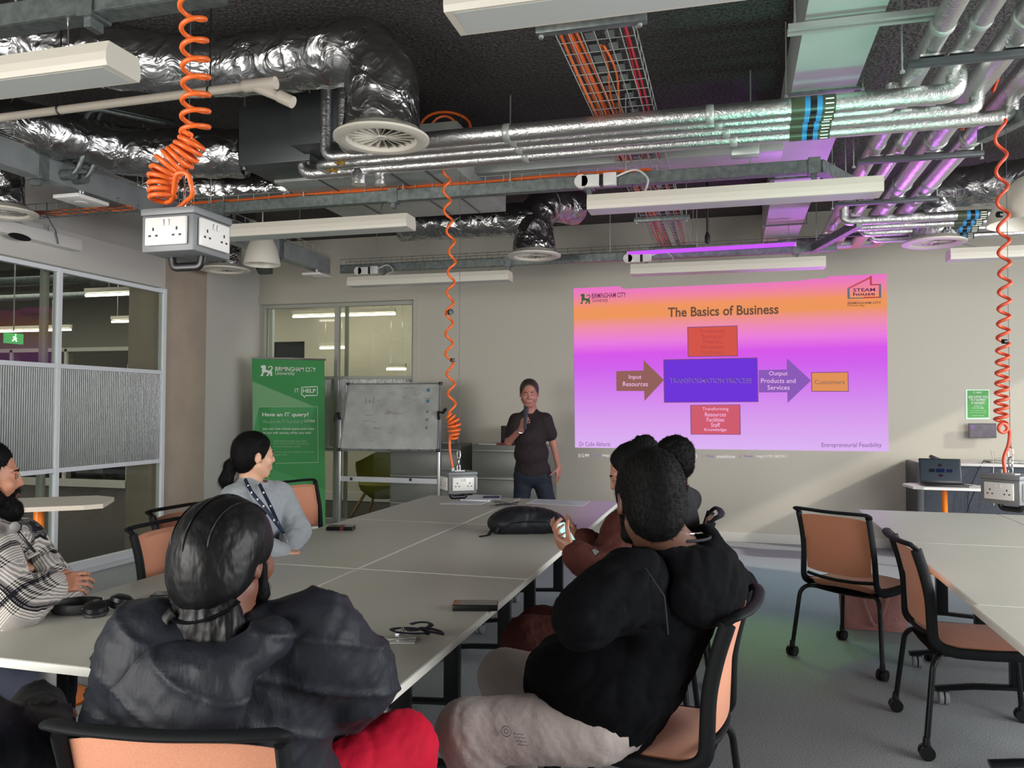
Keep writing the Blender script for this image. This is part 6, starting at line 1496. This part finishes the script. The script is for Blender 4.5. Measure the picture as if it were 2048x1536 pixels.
# ---- 2. person in a black hoodie turned away, right foreground
sk = skin('two', '5f4032')
hc = V_(pd(1300, 1003, 2.32))
J = dict(pelvis=P1(1225, 1400, 2.40), chest=P1(1330, 1232, 2.42), neck=P1(1352, 1098, 2.42), shL=P1(1262, 1160, 2.26), shR=P1(1418, 1132, 2.60), elL=P1(1165, 1232, 2.14), wrL=P1(1200, 1275, 2.42),
         elR=P1(1470, 1180, 2.82), wrR=P1(1412, 1205, 2.70), hipL=P1(1190, 1425, 2.32), hipR=P1(1235, 1395, 2.55), knL=P1(935, 1462, 2.30), knR=P1(1010, 1352, 2.72), anL=P1(1010, 1690, 2.36), anR=P1(1040, 1560, 2.78))
J['pelvis'][2] = .58; J['anL'][2] = J['anR'][2] = .10; J['hipL'][2] = J['hipR'][2] = .545
root, L, B, J = person('person in a black hoodie and pale trousers turned away in the right foreground', J, hc, (-.36, .92, -.24), 1.14, sk, None, None,
    hands=[dict(W=J['wrL'], D=(.2, .9, -.2), N=(-.9, 0, .2), side=1, curl=(40, 50, 35)), dict(W=J['wrR'], D=(-.8, -.5, -.2), N=(0, -1, 0), side=1, curl=(40, 40, 30))], torso_w=1.06, neck_r=.050)
mat['hoodie'] = M('black hoodie cloth', '050609', .9, bump=(40, .2, 4), spec=.12); mat['beige'] = M('pale trousers', 'a99d97', .8, bump=(45, .25, 3), sheen=.1); mat['hoodedge'] = M('hoodie seam', '181b22', .8)
s = SDF(.006)
s.ell(L(0, -.018, .040), V_((.086, .108, .098)) * 1.14, B, .02); s.ell(L(0, -.048, -.03), V_((.076, .062, .075)) * 1.14, B, .03)
for sx in (-1, 1): s.cap(L(sx * .074, .012, .03), L(sx * .070, .012, -.03), .014, .010, .015)
s.cut(L(0, .066, .045), B @ V_((0, 1, -.15)), .01); s.ell(L(0, .075, -.03), (.075, .055, .085), B, .01, '-')
P, F = s.mesh(folds(.002, 40, 2)); hr = np_obj('hair', P, F, 'hairblack', root)
nr = vert_normals(P, F); wh = L(.01, -.075, .09)
def swirl(p):
    d = p - wh; ax = unit(B @ V_((0, -.5, 1))); return d / np.maximum(np.linalg.norm(d, axis=1), .01)[:, None] + .6 * np.cross(ax, d) / np.maximum(np.linalg.norm(d, axis=1), .01)[:, None]
strands('hair_strands', P, nr, 12000, .022, .0008, swirl, 'hairblack', hr, 5, lift=.55)
s = SDF(.006)
for sx in (-1, 1): s.cap(L(sx * .062, .018, -.03), L(sx * .05, .045, -.08), .016, .018, .02); s.cap(L(sx * .05, .045, -.08), L(0, .078, -.098), .018, .02, .02)
P, F = s.mesh(); bd = np_obj('beard', P, F, 'hairblack', root); strands('beard_hair', P, vert_normals(P, F), 2500, .012, .0007, (0, 0, -1), 'hairblack', bd, 6)
MB().tube([J['neck'] + V_((.078 * math.cos(a), .078 * math.sin(a), .045 + .012 * math.cos(a + 1))) for a in [2 * PI * k / 60 for k in range(60)]], .0028, 6, closed=True, jit=.3).build('silver_chain', 'chrome', root)
def hood2(s, B_):
    s.cap(J['shL'], J['elL'], .056, .050, .09); s.cap(J['shR'], J['elR'], .072, .060, .06)
    s.cap(V_(J['shL']) * .5 + V_(J['elL']) * .5, V_(J['chest']), .055, .09, .10)
    s.ell(V_(J['pelvis']) + V_((-.05, 0, .07)), (.225, .21, .15), None, .06)
_, P, F = garment_top(root, J, 'black_hoodie', 'hoodie', .026, 1.0, .009, disp=folds(.012, 17, 5), extra=hood2, belly=.05, neckcut=(J['neck'] + V_((0, .0, .085)), (.055, .055, .10)))
h2_ = np_obj('hood', *loop_hood(J, (-.75, .66), .108, .040, .10, .135, .15, .026, .105, (.058, .062, .12)).mesh(folds(.007, 20, 6)), 'hoodie', root)
hood_rim(J, (-.75, .66), .092, .080, .040, h2_, 'hoodedge')
MB().tube([V_(J['shL']) + V_((.04, -.055, .055)), V_(J['shL']) + V_((.10, -.085, -.02)), V_(J['shL']) + V_((.11, -.09, -.12))], .0022, 5).build('shoulder_seam', 'hoodedge', root)
garment_legs(root, J, 'pale_trousers', 'beige', .014, .009, folds(.004, 30, 12, stretch=(1.4, 1, .7)), r=(.094, .074, .058))
for sd in 'LR': shoe(root, J['an' + sd], (-1, .1), 'plastwhite')
lp = (V_(J['knL']) * .62 + V_(J['hipL']) * .38) + V_((0, -.102, .035))
MB().tube([lp + V_((.014 * math.cos(a), -.004, .014 * math.sin(a))) for a in [2 * PI * k / 16 for k in range(16)]], .0012, 5, closed=True).tube([lp + V_((.006 * math.cos(a), -.004, .006 * math.sin(a))) for a in [2 * PI * k / 12 for k in range(12)]], .0012, 5, closed=True).build('printed_mark', 'marks', root)
for k in range(4): MB().tube([lp + V_((.02 + .006 * j + .004 * k, -.006 + .001 * k, -.004 - .010 * k + .003 * (j % 2))) for j in range(6)], .001, 4).build('printed_mark', 'marks', root)

# ---- 3. person in a brown coat looking at a phone
sk = skin('three', '9a6a55')
hc = V_(pd(1266, 948, 3.32))
J = dict(pelvis=P1(1300, 1262, 3.36), chest=P1(1278, 1110, 3.34), neck=P1(1283, 1012, 3.36), shL=P1(1245, 1062, 3.16), shR=P1(1262, 1046, 3.52), elL=P1(1205, 1150, 3.02), wrL=P1(1150, 1108, 3.02),
         elR=P1(1205, 1110, 3.50), wrR=P1(1166, 1082, 3.32), hipL=P1(1280, 1280, 3.28), hipR=P1(1300, 1265, 3.5), knL=P1(1062, 1285, 3.26), knR=P1(1085, 1262, 3.5), anL=P1(1090, 1470, 3.3), anR=P1(1110, 1440, 3.5))
root, L, B, J = person('person in a brown coat with a high hair bun, looking down at a phone', J, hc, (-.95, -.12, -.42), .98, sk, None, None,
    hands=[dict(W=J['wrL'], D=(-.75, .25, .42), N=(.2, .5, .6), side=-1, curl=(35, 35, 25)), dict(W=J['wrR'], D=(-.85, -.25, .15), N=(.1, -.5, .8), side=1, curl=(30, 30, 20))], res=.0065, torso_w=.92, neck_r=.046)
features(root, L, B, .98, 'hairblack')
s = SDF(.006); s.ell(L(0, -.022, .040), V_((.085, .104, .094)), B, .02); s.cut(L(0, .062, .06), B @ V_((0, 1, -.30)), .012); s.ell(L(0, .06, -.045), (.085, .055, .08), B, .01, '-')
P, F = s.mesh(folds(.002, 40, 2)); hr = np_obj('hair', P, F, 'hairblack', root); strands('hair_strands', P, vert_normals(P, F), 3500, .02, .0007, (1, .2, .5), 'hairblack', hr, 7, lift=.15)
s = SDF(.006); bc = V_(pd(1289, 894, 3.34)); s.ell(bc, (.054, .052, .050), None, .02); s.cap(bc, L(0, -.07, .09), .03, .04, .03)
P, F = s.mesh(folds(.008, 55, 6)); b_o = np_obj('hair_bun', P, F, 'hairblack', root); strands('bun_strands', P, vert_normals(P, F), 1800, .022, .0007, lambda p: np.cross(p - bc, V_((0, 1, .3))), 'hairblack', b_o, 8, lift=.5)
mat['browncoat'] = M('brown coat', '43201a', .8, bump=(30, .3, 3), spec=.2)
def coat(s, B_):
    s.cap(J['hipL'], J['knL'], .12, .10, .05); s.cap(J['hipR'], J['knR'], .12, .10, .05); s.cap(V_(J['knL']) + [-.02, 0, 0], V_(J['anL']) + [-.03, 0, .12], .10, .10, .05); s.cap(V_(J['knR']) + [-.02, 0, 0], V_(J['anR']) + [-.03, 0, .12], .10, .10, .05)
    n = V_(J['neck']); s.cap(n + V_((-.03, -.09, .0)), n + V_((-.12, -.02, -.12)), .028, .025, .02); s.cap(n + V_((-.03, .09, .0)), n + V_((-.12, .02, -.12)), .028, .025, .02)
    s.cap(J['shL'], J['elL'], .068, .068, .03); s.cap(J['elL'], V_(J['wrL']) + V_((.02, 0, -.01)), .066, .050, .03); s.cap(J['elR'], V_(J['wrR']) + V_((.02, 0, -.01)), .064, .048, .03)
garment_top(root, J, 'brown_coat', 'browncoat', .028, 1.0, .009, disp=folds(.006, 34, 9), extra=coat, neckcut=(V_(J['neck']) + V_((-.02, 0, .07)), (.062, .062, .08)))
q = V_(pd(1172, 1104, 3.0)); MB().lathe([(0, .004), (.012, .003), (.014, 0), (0, -.002)], Vector(P1(1190, 1104, 2.98)), (-.2, -1, .2), 16).build('coat_button', 'black', root)
for sd in 'LR': shoe(root, J['an' + sd], (-1, 0))
hp = V_(pd(1137, 1078, 3.14)); t = thing('phone', 'lit phone held in both hands of the person in the brown coat', 'phone', hp)
Rm = Matrix(((.55, .0, -.83), (-.25, .95, -.17), (.79, .30, .52))).normalized() if False else (Matrix.Rotation(R_(-20), 3, 'Z') @ Matrix.Rotation(R_(52), 3, 'Y'))
mat['phlit'] = M('lit phone screen', '8fc4c8', .2, emit=.9, vary=(30, 'c9e0a8', .5))
MB().box(hp, (.15, .072, .009), rot=Rm, bevel=.003).build('phone_case', 'hnd', t); MB().box(Vector(hp) + Rm @ Vector((0, 0, .0052)), (.138, .064, .001), rot=Rm).build('lit_screen', 'phlit', t)

# ---- 4. curly-haired person beyond
sk = skin('four', '6a4433')
hc = V_(pd(1346, 925, 4.55))
J = dict(pelvis=P1(1350, 1145, 4.6), chest=P1(1352, 1050, 4.6), neck=P1(1352, 975, 4.58), shL=P1(1335, 1005, 4.38), shR=P1(1376, 1000, 4.76), elL=P1(1290, 1080, 4.3), wrL=P1(1220, 1075, 4.35), elR=P1(1330, 1080, 4.8), wrR=P1(1260, 1070, 4.7),
         hipL=P1(1345, 1150, 4.5), hipR=P1(1360, 1140, 4.7), knL=P1(1220, 1145, 4.5), knR=P1(1235, 1135, 4.7), anL=P1(1230, 1290, 4.5), anR=P1(1240, 1275, 4.7))
root, L, B, J = person('curly-haired person in black partly hidden beyond the brown coat', J, hc, (-.93, .3, -.15), 1.0, sk, None, None,
    hands=[dict(W=J['wrL'], D=(-1, .2, 0), N=(0, 0, -1), side=-1), dict(W=J['wrR'], D=(-1, -.1, 0), N=(0, 0, -1), side=1)], res=.009)
s = SDF(.008); s.ell(L(0, -.02, .052), V_((.098, .115, .105)), B, .02); s.ell(L(0, -.05, -.02), (.085, .07, .08), B, .03); s.cut(L(0, .075, .05), B @ V_((0, 1, -.3)), .012)
P, F = s.mesh(lambda P, n: .012 * np.abs(waves(P, 3, 70))); hr = np_obj('curly_hair', P, F, 'hairblack', root); strands('hair_curls', P, vert_normals(P, F), 5000, .03, .0014, (.3, .2, .1), 'hairblack', hr, 9, curl=.012, lift=1.0, seg=5)
mat['blackcloth'] = M('black cloth', '101216', .85, bump=(60, .2, 3))
garment_top(root, J, 'black_top', 'blackcloth', .024, 1.0, .011, disp=folds(.006, 14, 3)); garment_legs(root, J, 'dark_trousers', 'blackcloth', .012, .011)
for sd in 'LR': shoe(root, J['an' + sd], (-1, 0))

# ---- 5. standing man with a microphone
sk = skin('five', 'a87263'); D5 = 8.22
Q5 = lambda px, py, dd=0.0: V_(pd(px, py, D5 + dd))
hc = Q5(1058.5, 787)
tc5 = unit((CAM[0] - hc[0], CAM[1] - hc[1], 0))
J = dict(pelvis=Q5(1065, 945), chest=Q5(1060, 868), neck=Q5(1061, 823, .03), shR=Q5(1032, 841), shL=Q5(1091, 840), elR=Q5(1017, 884, -.06), wrR=Q5(1042, 858, -.26), elL=Q5(1107, 888, .02), wrL=Q5(1117, 934, -.05),
         hipR=Q5(1048, 953), hipL=Q5(1082, 953), knR=Q5(1042, 1035), knL=Q5(1094, 1035), anR=Q5(1040, 1092), anL=Q5(1098, 1092))
J['anL'][2] = J['anR'][2] = .09; J['knL'][2] = J['knR'][2] = .50
mic_b, mic_t = Q5(1050.5, 844, -.33), Q5(1052.5, 816, -.23)
md = unit(mic_t - mic_b)
root, L, B, J = person('standing man in a dark polo shirt speaking into a microphone beside the slide', J, hc, V_((tc5[0], tc5[1], -.24)), 1.15, sk, None, None,
    hands=[dict(W=Q5(1043, 857, -.27), D=unit(Q5(1049, 838, -.33) - Q5(1043, 857, -.27)), N=(.55, .75, .1), side=1, curl=(42, 66, 45), thumb=(.6, .45, .8)), dict(W=J['wrL'], D=(.05, -.10, -1), N=unit((-.9, .3, 0)), side=-1, curl=(14, 16, 12))], res=.006, torso_w=1.05, jaw=1.12)
features(root, L, B, 1.15, 'hairbrown', closed=True)
s = SDF(.006); s.ell(L(0, -.020, .042), V_((.085, .102, .089)) * 1.15, B, .02); s.ell(L(0, -.055, -.02), V_((.076, .058, .07)) * 1.15, B, .03)
for sx in (-1, 1): s.cap(L(sx * .074, .01, .045), L(sx * .073, .012, .0), .012, .008, .015)
s.cut(L(0, .064, .09), B @ V_((0, 1, .15)), .010); s.ell(L(0, .092, .006), V_((.070, .085, .086)) * 1.15, B, .01, '-')
P, F = s.mesh(); hr = np_obj('hair', P, F, 'hairbrown', root); strands('hair_strands', P, vert_normals(P, F), 3000, .016, .0007, (.2, 0, 1), 'hairbrown', hr, 10, lift=.25)
mat['polo'] = M('dark maroon polo cloth', '211519', .85, bump=(70, .2, 3)); mat['denim'] = M('dark denim', '141c2a', .8, bump=(60, .25, 3))
def polo(s, B_):
    s.cap(J['shR'], V_(J['shR']) * .35 + V_(J['elR']) * .65, .064, .070, .03); s.cap(J['shL'], V_(J['shL']) * .38 + V_(J['elL']) * .62, .064, .070, .03)
    s.ell(V_(J['pelvis']) + V_((0, 0, .04)), (.178, .13, .10), None, .06)
    n = V_(J['neck'])
    for a in range(-30, 210, 24): q = lambda a_: n + V_((.062 * math.cos(a_), .055 * math.sin(a_), -.018)); s.cap(q(R_(a)) + V_((0, 0, .012)), q(R_(a + 24)) + V_((0, 0, .012)), .022, None, .015)
garment_top(root, J, 'polo_shirt', 'polo', .014, .3, .0075, disp=folds(.005, 30, 4, stretch=(1, 1, .6)), extra=polo, belly=.045, neckcut=(V_(J['neck']) + tc5 * .045 + V_((0, 0, .045)), (.045, .05, .085)))
garment_legs(root, J, 'jeans', 'denim', .014, .010, folds(.005, 15, 6), r=(.092, .068, .058))
for sd in 'LR': shoe(root, J['an' + sd], tc5)
w0 = V_(J['wrR']); dw = unit(V_(J['wrR']) - V_(J['elR']))
MB().tube([w0 + dw * -.012 + .033 * (math.cos(a) * basis(dw)[:, 0] + math.sin(a) * basis(dw)[:, 2]) for a in [2 * PI * k / 18 for k in range(18)]], 1, 8, flat=(.010, .003), up=Vector(dw), closed=True).build('watch', 'chrome', root)
t = thing('microphone', 'grey handheld microphone in the standing man\'s raised hand', 'microphone', mic_b)
mat['micgrey'] = M('microphone grey', '4a4e52', .4, .3)
MB().lathe([(0, -.09), (.013, -.09), (.015, -.05), (.018, .06), (.022, .10), (.022, .12)], mic_b, Vector(md), 18).build('microphone_handle', 'micgrey', t); MB().lathe([(.023, .118), (.027, .135), (.026, .165), (.016, .182), (0, .186)], mic_b, Vector(md), 18).build('microphone_head', 'micgrey', t)

# ---- 6. person in a grey sweatshirt with a ponytail
sk = skin('six', 'd0a083')
hc = V_(pd(510, 913, 4.25))
J = dict(pelvis=P1(462, 1170, 4.22), chest=P1(505, 1045, 4.22), neck=P1(500, 972, 4.24), shR=P1(472, 1003, 4.08), shL=P1(556, 994, 4.36), elR=P1(500, 1088, 3.92), wrR=P1(560, 1108, 4.0), elL=P1(592, 1062, 4.30), wrL=P1(575, 1100, 4.12),
         hipR=P1(455, 1185, 4.1), hipL=P1(480, 1175, 4.3), knR=P1(610, 1180, 4.2), knL=P1(625, 1165, 4.42), anR=P1(615, 1330, 4.25), anL=P1(625, 1320, 4.45))
for k_ in ('knR', 'knL', 'hipR', 'hipL'): J[k_][2] = .53
J['pelvis'][2] = .57; J['anR'][2] = J['anL'][2] = .09
root, L, B, J = person('person in a grey sweatshirt with a black ponytail and blue lanyard, left of the table', J, hc, (.66, .74, -.04), .97, sk, None, None,
    hands=[dict(W=J['wrR'], D=(.7, .6, 0), N=(0, 0, -1), side=1), dict(W=J['wrL'], D=(.3, -.8, 0), N=(0, 0, -1), side=-1)], res=.006, torso_w=.94, neck_r=.046)
features(root, L, B, .97, 'hairblack')
s = SDF(.0055); s.ell(L(0, -.020, .042), V_((.086, .105, .096)), B, .02); s.ell(L(0, -.055, -.01), (.080, .066, .085), B, .03)
for sx in (-1, 1): s.cap(L(sx * .076, .03, .05), L(sx * .078, .022, .01), .016, .010, .02)
s.cut(L(0, .070, .07), B @ V_((0, 1, -.42)), .010); s.ell(L(0, .068, -.035), (.082, .058, .082), B, .008, '-')
for sx in (-1, 1): s.ell(L(sx * .086, -.002, -.006), (.020, .020, .030), B, .006, '-')
P, F = s.mesh(folds(.0015, 40, 2)); hr = np_obj('hair', P, F, 'hairblack', root); strands('hair_strands', P, vert_normals(P, F), 3500, .03, .0006, lambda p: V_(L(0, -.1, -.01)) - p, 'hairblack', hr, 11, lift=.10)
a0, a1, a2, a3 = L(0, -.105, -.008), V_(pd(462, 932, 4.2)), V_(pd(452, 960, 4.18)), V_(pd(455, 986, 4.16))
s = SDF(.006); s.cap(a0, a1, .020, .030, .02); s.cap(a1, a2, .030, .036, .03); s.cap(a2, a3, .034, .012, .02)
P, F = s.mesh(folds(.004, 50, 5, stretch=(1, 1, .2))); pt = np_obj('ponytail', P, F, 'hairblack', root); strands('ponytail_strands', P, vert_normals(P, F), 1500, .05, .0006, (0, 0, -1), 'hairblack', pt, 12, lift=.12)
MB().tube([V_(a0) * .75 + V_(a1) * .25 + .022 * V_((0, math.cos(a), math.sin(a))) for a in [2 * PI * k / 14 for k in range(14)]], .005, 6, closed=True).build('hair_tie', 'black', root)
mat['greysweat'] = M('grey marl sweatshirt', 'a4aaae', .9, bump=(50, .2, 3), vary=(180, '92989d', .5), sheen=.15)
garment_top(root, J, 'grey_sweatshirt', 'greysweat', .034, 1.0, .0085, disp=folds(.006, 34, 7), extra=lambda s, B_: (s.cap(J['shR'], J['elR'], .072, .062, .03), s.cap(J['shL'], J['elL'], .070, .062, .03)), neckcut=(V_(J['neck']) + V_((.02, .02, .05)), (.062, .062, .07)))
garment_legs(root, J, 'dark_trousers', 'blackcloth', .012, .011)
for sd in 'LR': shoe(root, J['an' + sd], (1, 0), 'plastwhite')
mat['bluestrap'] = M('blue printed strap', '16263f', .6)
n = V_(J['neck']); tip = V_(pd(567, 1066, 4.02)); tp2 = V_(pd(572, 1072, 4.0))
for off, px in ((V_(pd(490, 958, 4.14)), [(503, 985, 4.03), (527, 1012, 3.99), (548, 1040, 3.98)]), (V_(pd(519, 968, 4.16)), [(527, 985, 4.08), (541, 1012, 4.03), (555, 1045, 4.0)])):
    pts = [off] + [V_(pd(*p_)) for p_ in px] + [tip]
    st = MB().tube(fillet(pts, .05, 4), 1, 8, flat=(.009, .002), up=(.3, -.9, .2)).build('lanyard_strap', 'bluestrap', root)
    pp = dense(pts, .05)
    for q in pp[1::1]: MB().box(q + Vector((.003, -.004, 0)), (.008, .003, .009)).build('strap_logo', 'bwhite', st)
MB().tube([tip, tip.tolist() and (tip + tp2) / 2, tp2 + V_((.01, 0, -.03))], .004, 6).build('lanyard_clip', 'chrome', root)

# ---- 7. bearded person in a checked overshirt at the left edge
sk = skin('seven', 'b98065')
hc = V_(pd(-24, 957, 2.98))
J = dict(pelvis=P1(-120, 1320, 2.92), chest=P1(-52, 1165, 2.92), neck=P1(-38, 1052, 2.96), shR=P1(-30, 1100, 2.74), shL=P1(38, 1085, 3.14), elR=P1(22, 1222, 2.70), wrR=P1(96, 1176, 2.84), elL=P1(112, 1188, 3.08), wrL=P1(88, 1140, 2.92),
         hipR=P1(-110, 1330, 2.8), hipL=P1(-80, 1320, 3.0), knR=P1(95, 1350, 2.64), knL=P1(110, 1330, 2.9), anR=P1(90, 1540, 2.72), anL=P1(110, 1500, 2.95))
J['pelvis'][2] = .58; J['anR'][2] = J['anL'][2] = .09
for k_ in ('hipR', 'hipL', 'knR', 'knL'): J[k_][2] = .54
root, L, B, J = person('bearded person in a black and white checked overshirt with folded arms at the left edge', J, hc, (.70, .71, -.03), 1.04, sk, None, None,
    hands=[dict(W=J['wrR'], D=(.6, .75, .15), N=(-.5, .5, -.6), side=1, curl=(25, 30, 20)), dict(W=J['wrL'], D=(-.25, -.6, .25), N=(-.3, -.1, -.9), side=-1, curl=(30, 35, 25))], res=.006, torso_w=1.08)
features(root, L, B, 1.04, 'hairblack')
s = SDF(.006); s.ell(L(0, -.022, .050), V_((.084, .105, .096)), B, .02); s.ell(L(0, -.05, -.01), (.076, .062, .07), B, .03)
for sx in (-1, 1): s.cap(L(sx * .074, .02, .05), L(sx * .072, .018, -.03), .012, .010, .015)
s.cut(L(0, .070, .075), B @ V_((0, 1, -.35)), .010); s.ell(L(0, .08, -.01), (.070, .062, .078), B, .01, '-')
P, F = s.mesh(folds(.003, 60, 2)); hr = np_obj('hair', P, F, 'hairblack', root); strands('hair_curls', P, vert_normals(P, F), 5000, .018, .0009, (0, 0, 1), 'hairblack', hr, 13, curl=.004, lift=.5)
s = SDF(.006)
for sx in (-1, 1): s.cap(L(sx * .068, .020, -.01), L(sx * .060, .035, -.07), .010, .020, .02); s.cap(L(sx * .060, .03, -.07), L(sx * .02, .080, -.105), .026, .028, .02); s.cap(L(sx * .026, .088, -.042), L(sx * .034, .070, -.08), .007, .014, .012)
s.ell(L(0, .070, -.125), (.052, .046, .042), B, .03); s.cap(L(-.024, .093, -.044), L(.024, .093, -.044), .0065, None, .01)
P, F = s.mesh(folds(.003, 60, 3)); bd = np_obj('beard', P, F, 'hairblack', root); strands('beard_hair', P, vert_normals(P, F), 5000, .018, .0008, (.2, .2, -1), 'hairblack', bd, 14, curl=.003, lift=.6)
# checked cloth: black and white houndstooth bands
def plaid():
    mt = M('checked cloth', 'c9c4be', .9, bump=(120, .3, 2), sheen=.2, spec=.2); nt = mt.node_tree; b = nt.nodes['Principled BSDF']
    tc = nt.nodes.new('ShaderNodeTexCoord'); mp = nt.nodes.new('ShaderNodeMapping'); mp.inputs['Rotation'].default_value = (0, R_(-38), R_(12)); nt.links.new(tc.outputs['Object'], mp.inputs[0])
    sp = nt.nodes.new('ShaderNodeSeparateXYZ'); nt.links.new(mp.outputs[0], sp.inputs[0])
    def mth(op, a, b_=None, c_=None):
        n = nt.nodes.new('ShaderNodeMath'); n.operation = op
        for i, v in enumerate((a, b_, c_)):
            if v is None: continue
            if isinstance(v, (int, float)): n.inputs[i].default_value = v
            else: nt.links.new(v, n.inputs[i])
        return n.outputs[0]
    X, Z = mth('ADD', sp.outputs[0], mth('MULTIPLY', sp.outputs[1], .45)), mth('ADD', sp.outputs[2], mth('MULTIPLY', sp.outputs[1], .25))
    fine = lambda v, per: mth('GREATER_THAN', mth('SINE', mth('MULTIPLY', v, 2 * PI / per)), 0.0)
    wide = lambda v, per, th, ph=0.0: mth('GREATER_THAN', mth('SINE', mth('ADD', mth('MULTIPLY', v, 2 * PI / per), ph)), th)
    bx_, bz_ = wide(X, .15, .35), wide(Z, .15, .35)
    fx, fz = fine(X, .0085), fine(Z, .0085)
    a = mth('MULTIPLY', fx, mth('SUBTRACT', 1.0, bx_)); c = mth('MULTIPLY', fz, mth('SUBTRACT', 1.0, bz_))
    tot = mth('MULTIPLY', mth('ADD', a, c), .55)
    dk = mth('MULTIPLY', mth('ADD', wide(X, .15, .93, 3.6), wide(Z, .15, .93, 3.6)), .7)
    tot = mth('ADD', tot, dk); tot = mth('MINIMUM', tot, 1.0); tot = mth('ADD', tot, mth('MULTIPLY', mth('MULTIPLY', bx_, bz_), .45)); tot = mth('MINIMUM', tot, 1.0)
    mx = nt.nodes.new('ShaderNodeMix'); mx.data_type = 'RGBA'; nt.links.new(tot, mx.inputs[0]); mx.inputs[6].default_value = rgb('cfc8c0'); mx.inputs[7].default_value = rgb('11121a')
    nt.links.new(mx.outputs[2], b.inputs['Base Color']); return mt
mat['plaid'] = plaid()
def osh(s, B_):
    s.cap(J['shR'], J['elR'], .088, .082, .04); s.cap(J['elR'], V_(J['wrR']), .080, .056, .03); s.cap(J['shL'], J['elL'], .08, .074, .04); s.cap(J['elL'], V_(J['wrL']), .072, .05, .03)
    n = V_(J['neck']); s.cap(n + V_((-.05, -.09, -.02)), n + V_((.08, -.04, -.05)), .028, .022, .02); s.cap(n + V_((-.03, .10, -.02)), n + V_((.09, .02, -.05)), .028, .022, .02)
garment_top(root, J, 'checked_overshirt', 'plaid', .038, 1.0, .009, hem=1, disp=folds(.006, 32, 7), extra=osh, neckcut=(V_(J['neck']) + V_((.01, .01, .07)), (.066, .066, .09)))
mat['navycloth'] = M('navy cloth', '141a2c', .85, bump=(60, .2, 3))
s = SDF(.006); n = V_(J['neck'])
for a in range(0, 360, 30): q = lambda a_: n + V_((.062 * math.cos(a_), .062 * math.sin(a_), .022)); s.cap(q(R_(a)), q(R_(a + 30)), .017, None, .015)
np_obj('navy_collar', *s.mesh(), 'navycloth', root)
q = [P1(24, 1050, 2.74), P1(40, 1068, 2.70), P1(58, 1090, 2.70), P1(70, 1104, 2.72)]
MB().tube(q, 1, 8, flat=(.006, .003), up=(.2, -1, 0)).build('black_toggle_cord', 'black', root); MB().lathe([(0, .006), (.018, .004), (.019, -.004), (0, -.006)], Vector(P1(31, 1054, 2.70)), (.4, -.9, .1), 16).build('overshirt_button', 'black', root)
garment_legs(root, J, 'navy_trousers', 'navycloth', .016, .011, folds(.006, 15, 3))
for sd in 'LR': shoe(root, J['an' + sd], (1, 0))

# ---- 8. navy puffer sleeve at the bottom left
sk = skin('eight', '8d5c49')
J = dict(pelvis=V_((-1.62, 1.16, .56)), chest=V_((-1.66, 1.10, .86)), neck=V_((-1.66, 1.12, 1.04)), shL=V_((-1.85, 1.06, .98)), shR=P1(-120, 1470, 1.52), elR=P1(70, 1520, 1.72), wrR=P1(72, 1425, 1.96), elL=V_((-1.98, 1.2, .78)), wrL=V_((-1.85, 1.42, .72)),
         hipR=V_((-1.52, 1.22, .52)), hipL=V_((-1.72, 1.22, .52)), knR=P1(118, 1560, 2.0), knL=V_((-1.78, 1.66, .53)), anR=P1(150, 1760, 2.1), anL=V_((-1.75, 1.72, .09)))
J['knR'][2] = .52; J['anR'][2] = .09
root, L, B, J = person('person in a navy puffer sleeve cut off by the bottom left corner', J, J['neck'] + V_((0, .03, .15)), (0, 1, 0), 1.0, sk, None, None,
    hands=[dict(W=J['wrR'], D=(-.55, .75, .12), N=(0, 0, -1), side=-1, curl=(25, 30, 20)), dict(W=J['wrL'], D=(.3, .9, 0), N=(0, 0, -1), side=-1)], res=.008)
s = SDF(.008); s.ell(L(0, -.02, .045), V_((.086, .106, .095)), B, .02); s.ell(L(0, -.05, -.02), (.076, .06, .07), B, .03); s.cut(L(0, .066, .06), B @ V_((0, 1, -.3)), .01)
np_obj('hair', *s.mesh(), 'hairblack', root)
garment_top(root, J, 'navy_puffer_jacket', 'puffer', .045, 1.0, .0095, hem=1, disp=puff, extra=lambda s, B_: (s.cap(J['shR'], J['elR'], .075, .078, .04), s.cap(J['elR'], J['wrR'], .074, .046, .04)))
garment_legs(root, J, 'navy_trousers', 'navycloth', .016, .011, folds(.006, 15, 4))
for sd in 'LR': shoe(root, J['an' + sd], (0, 1))
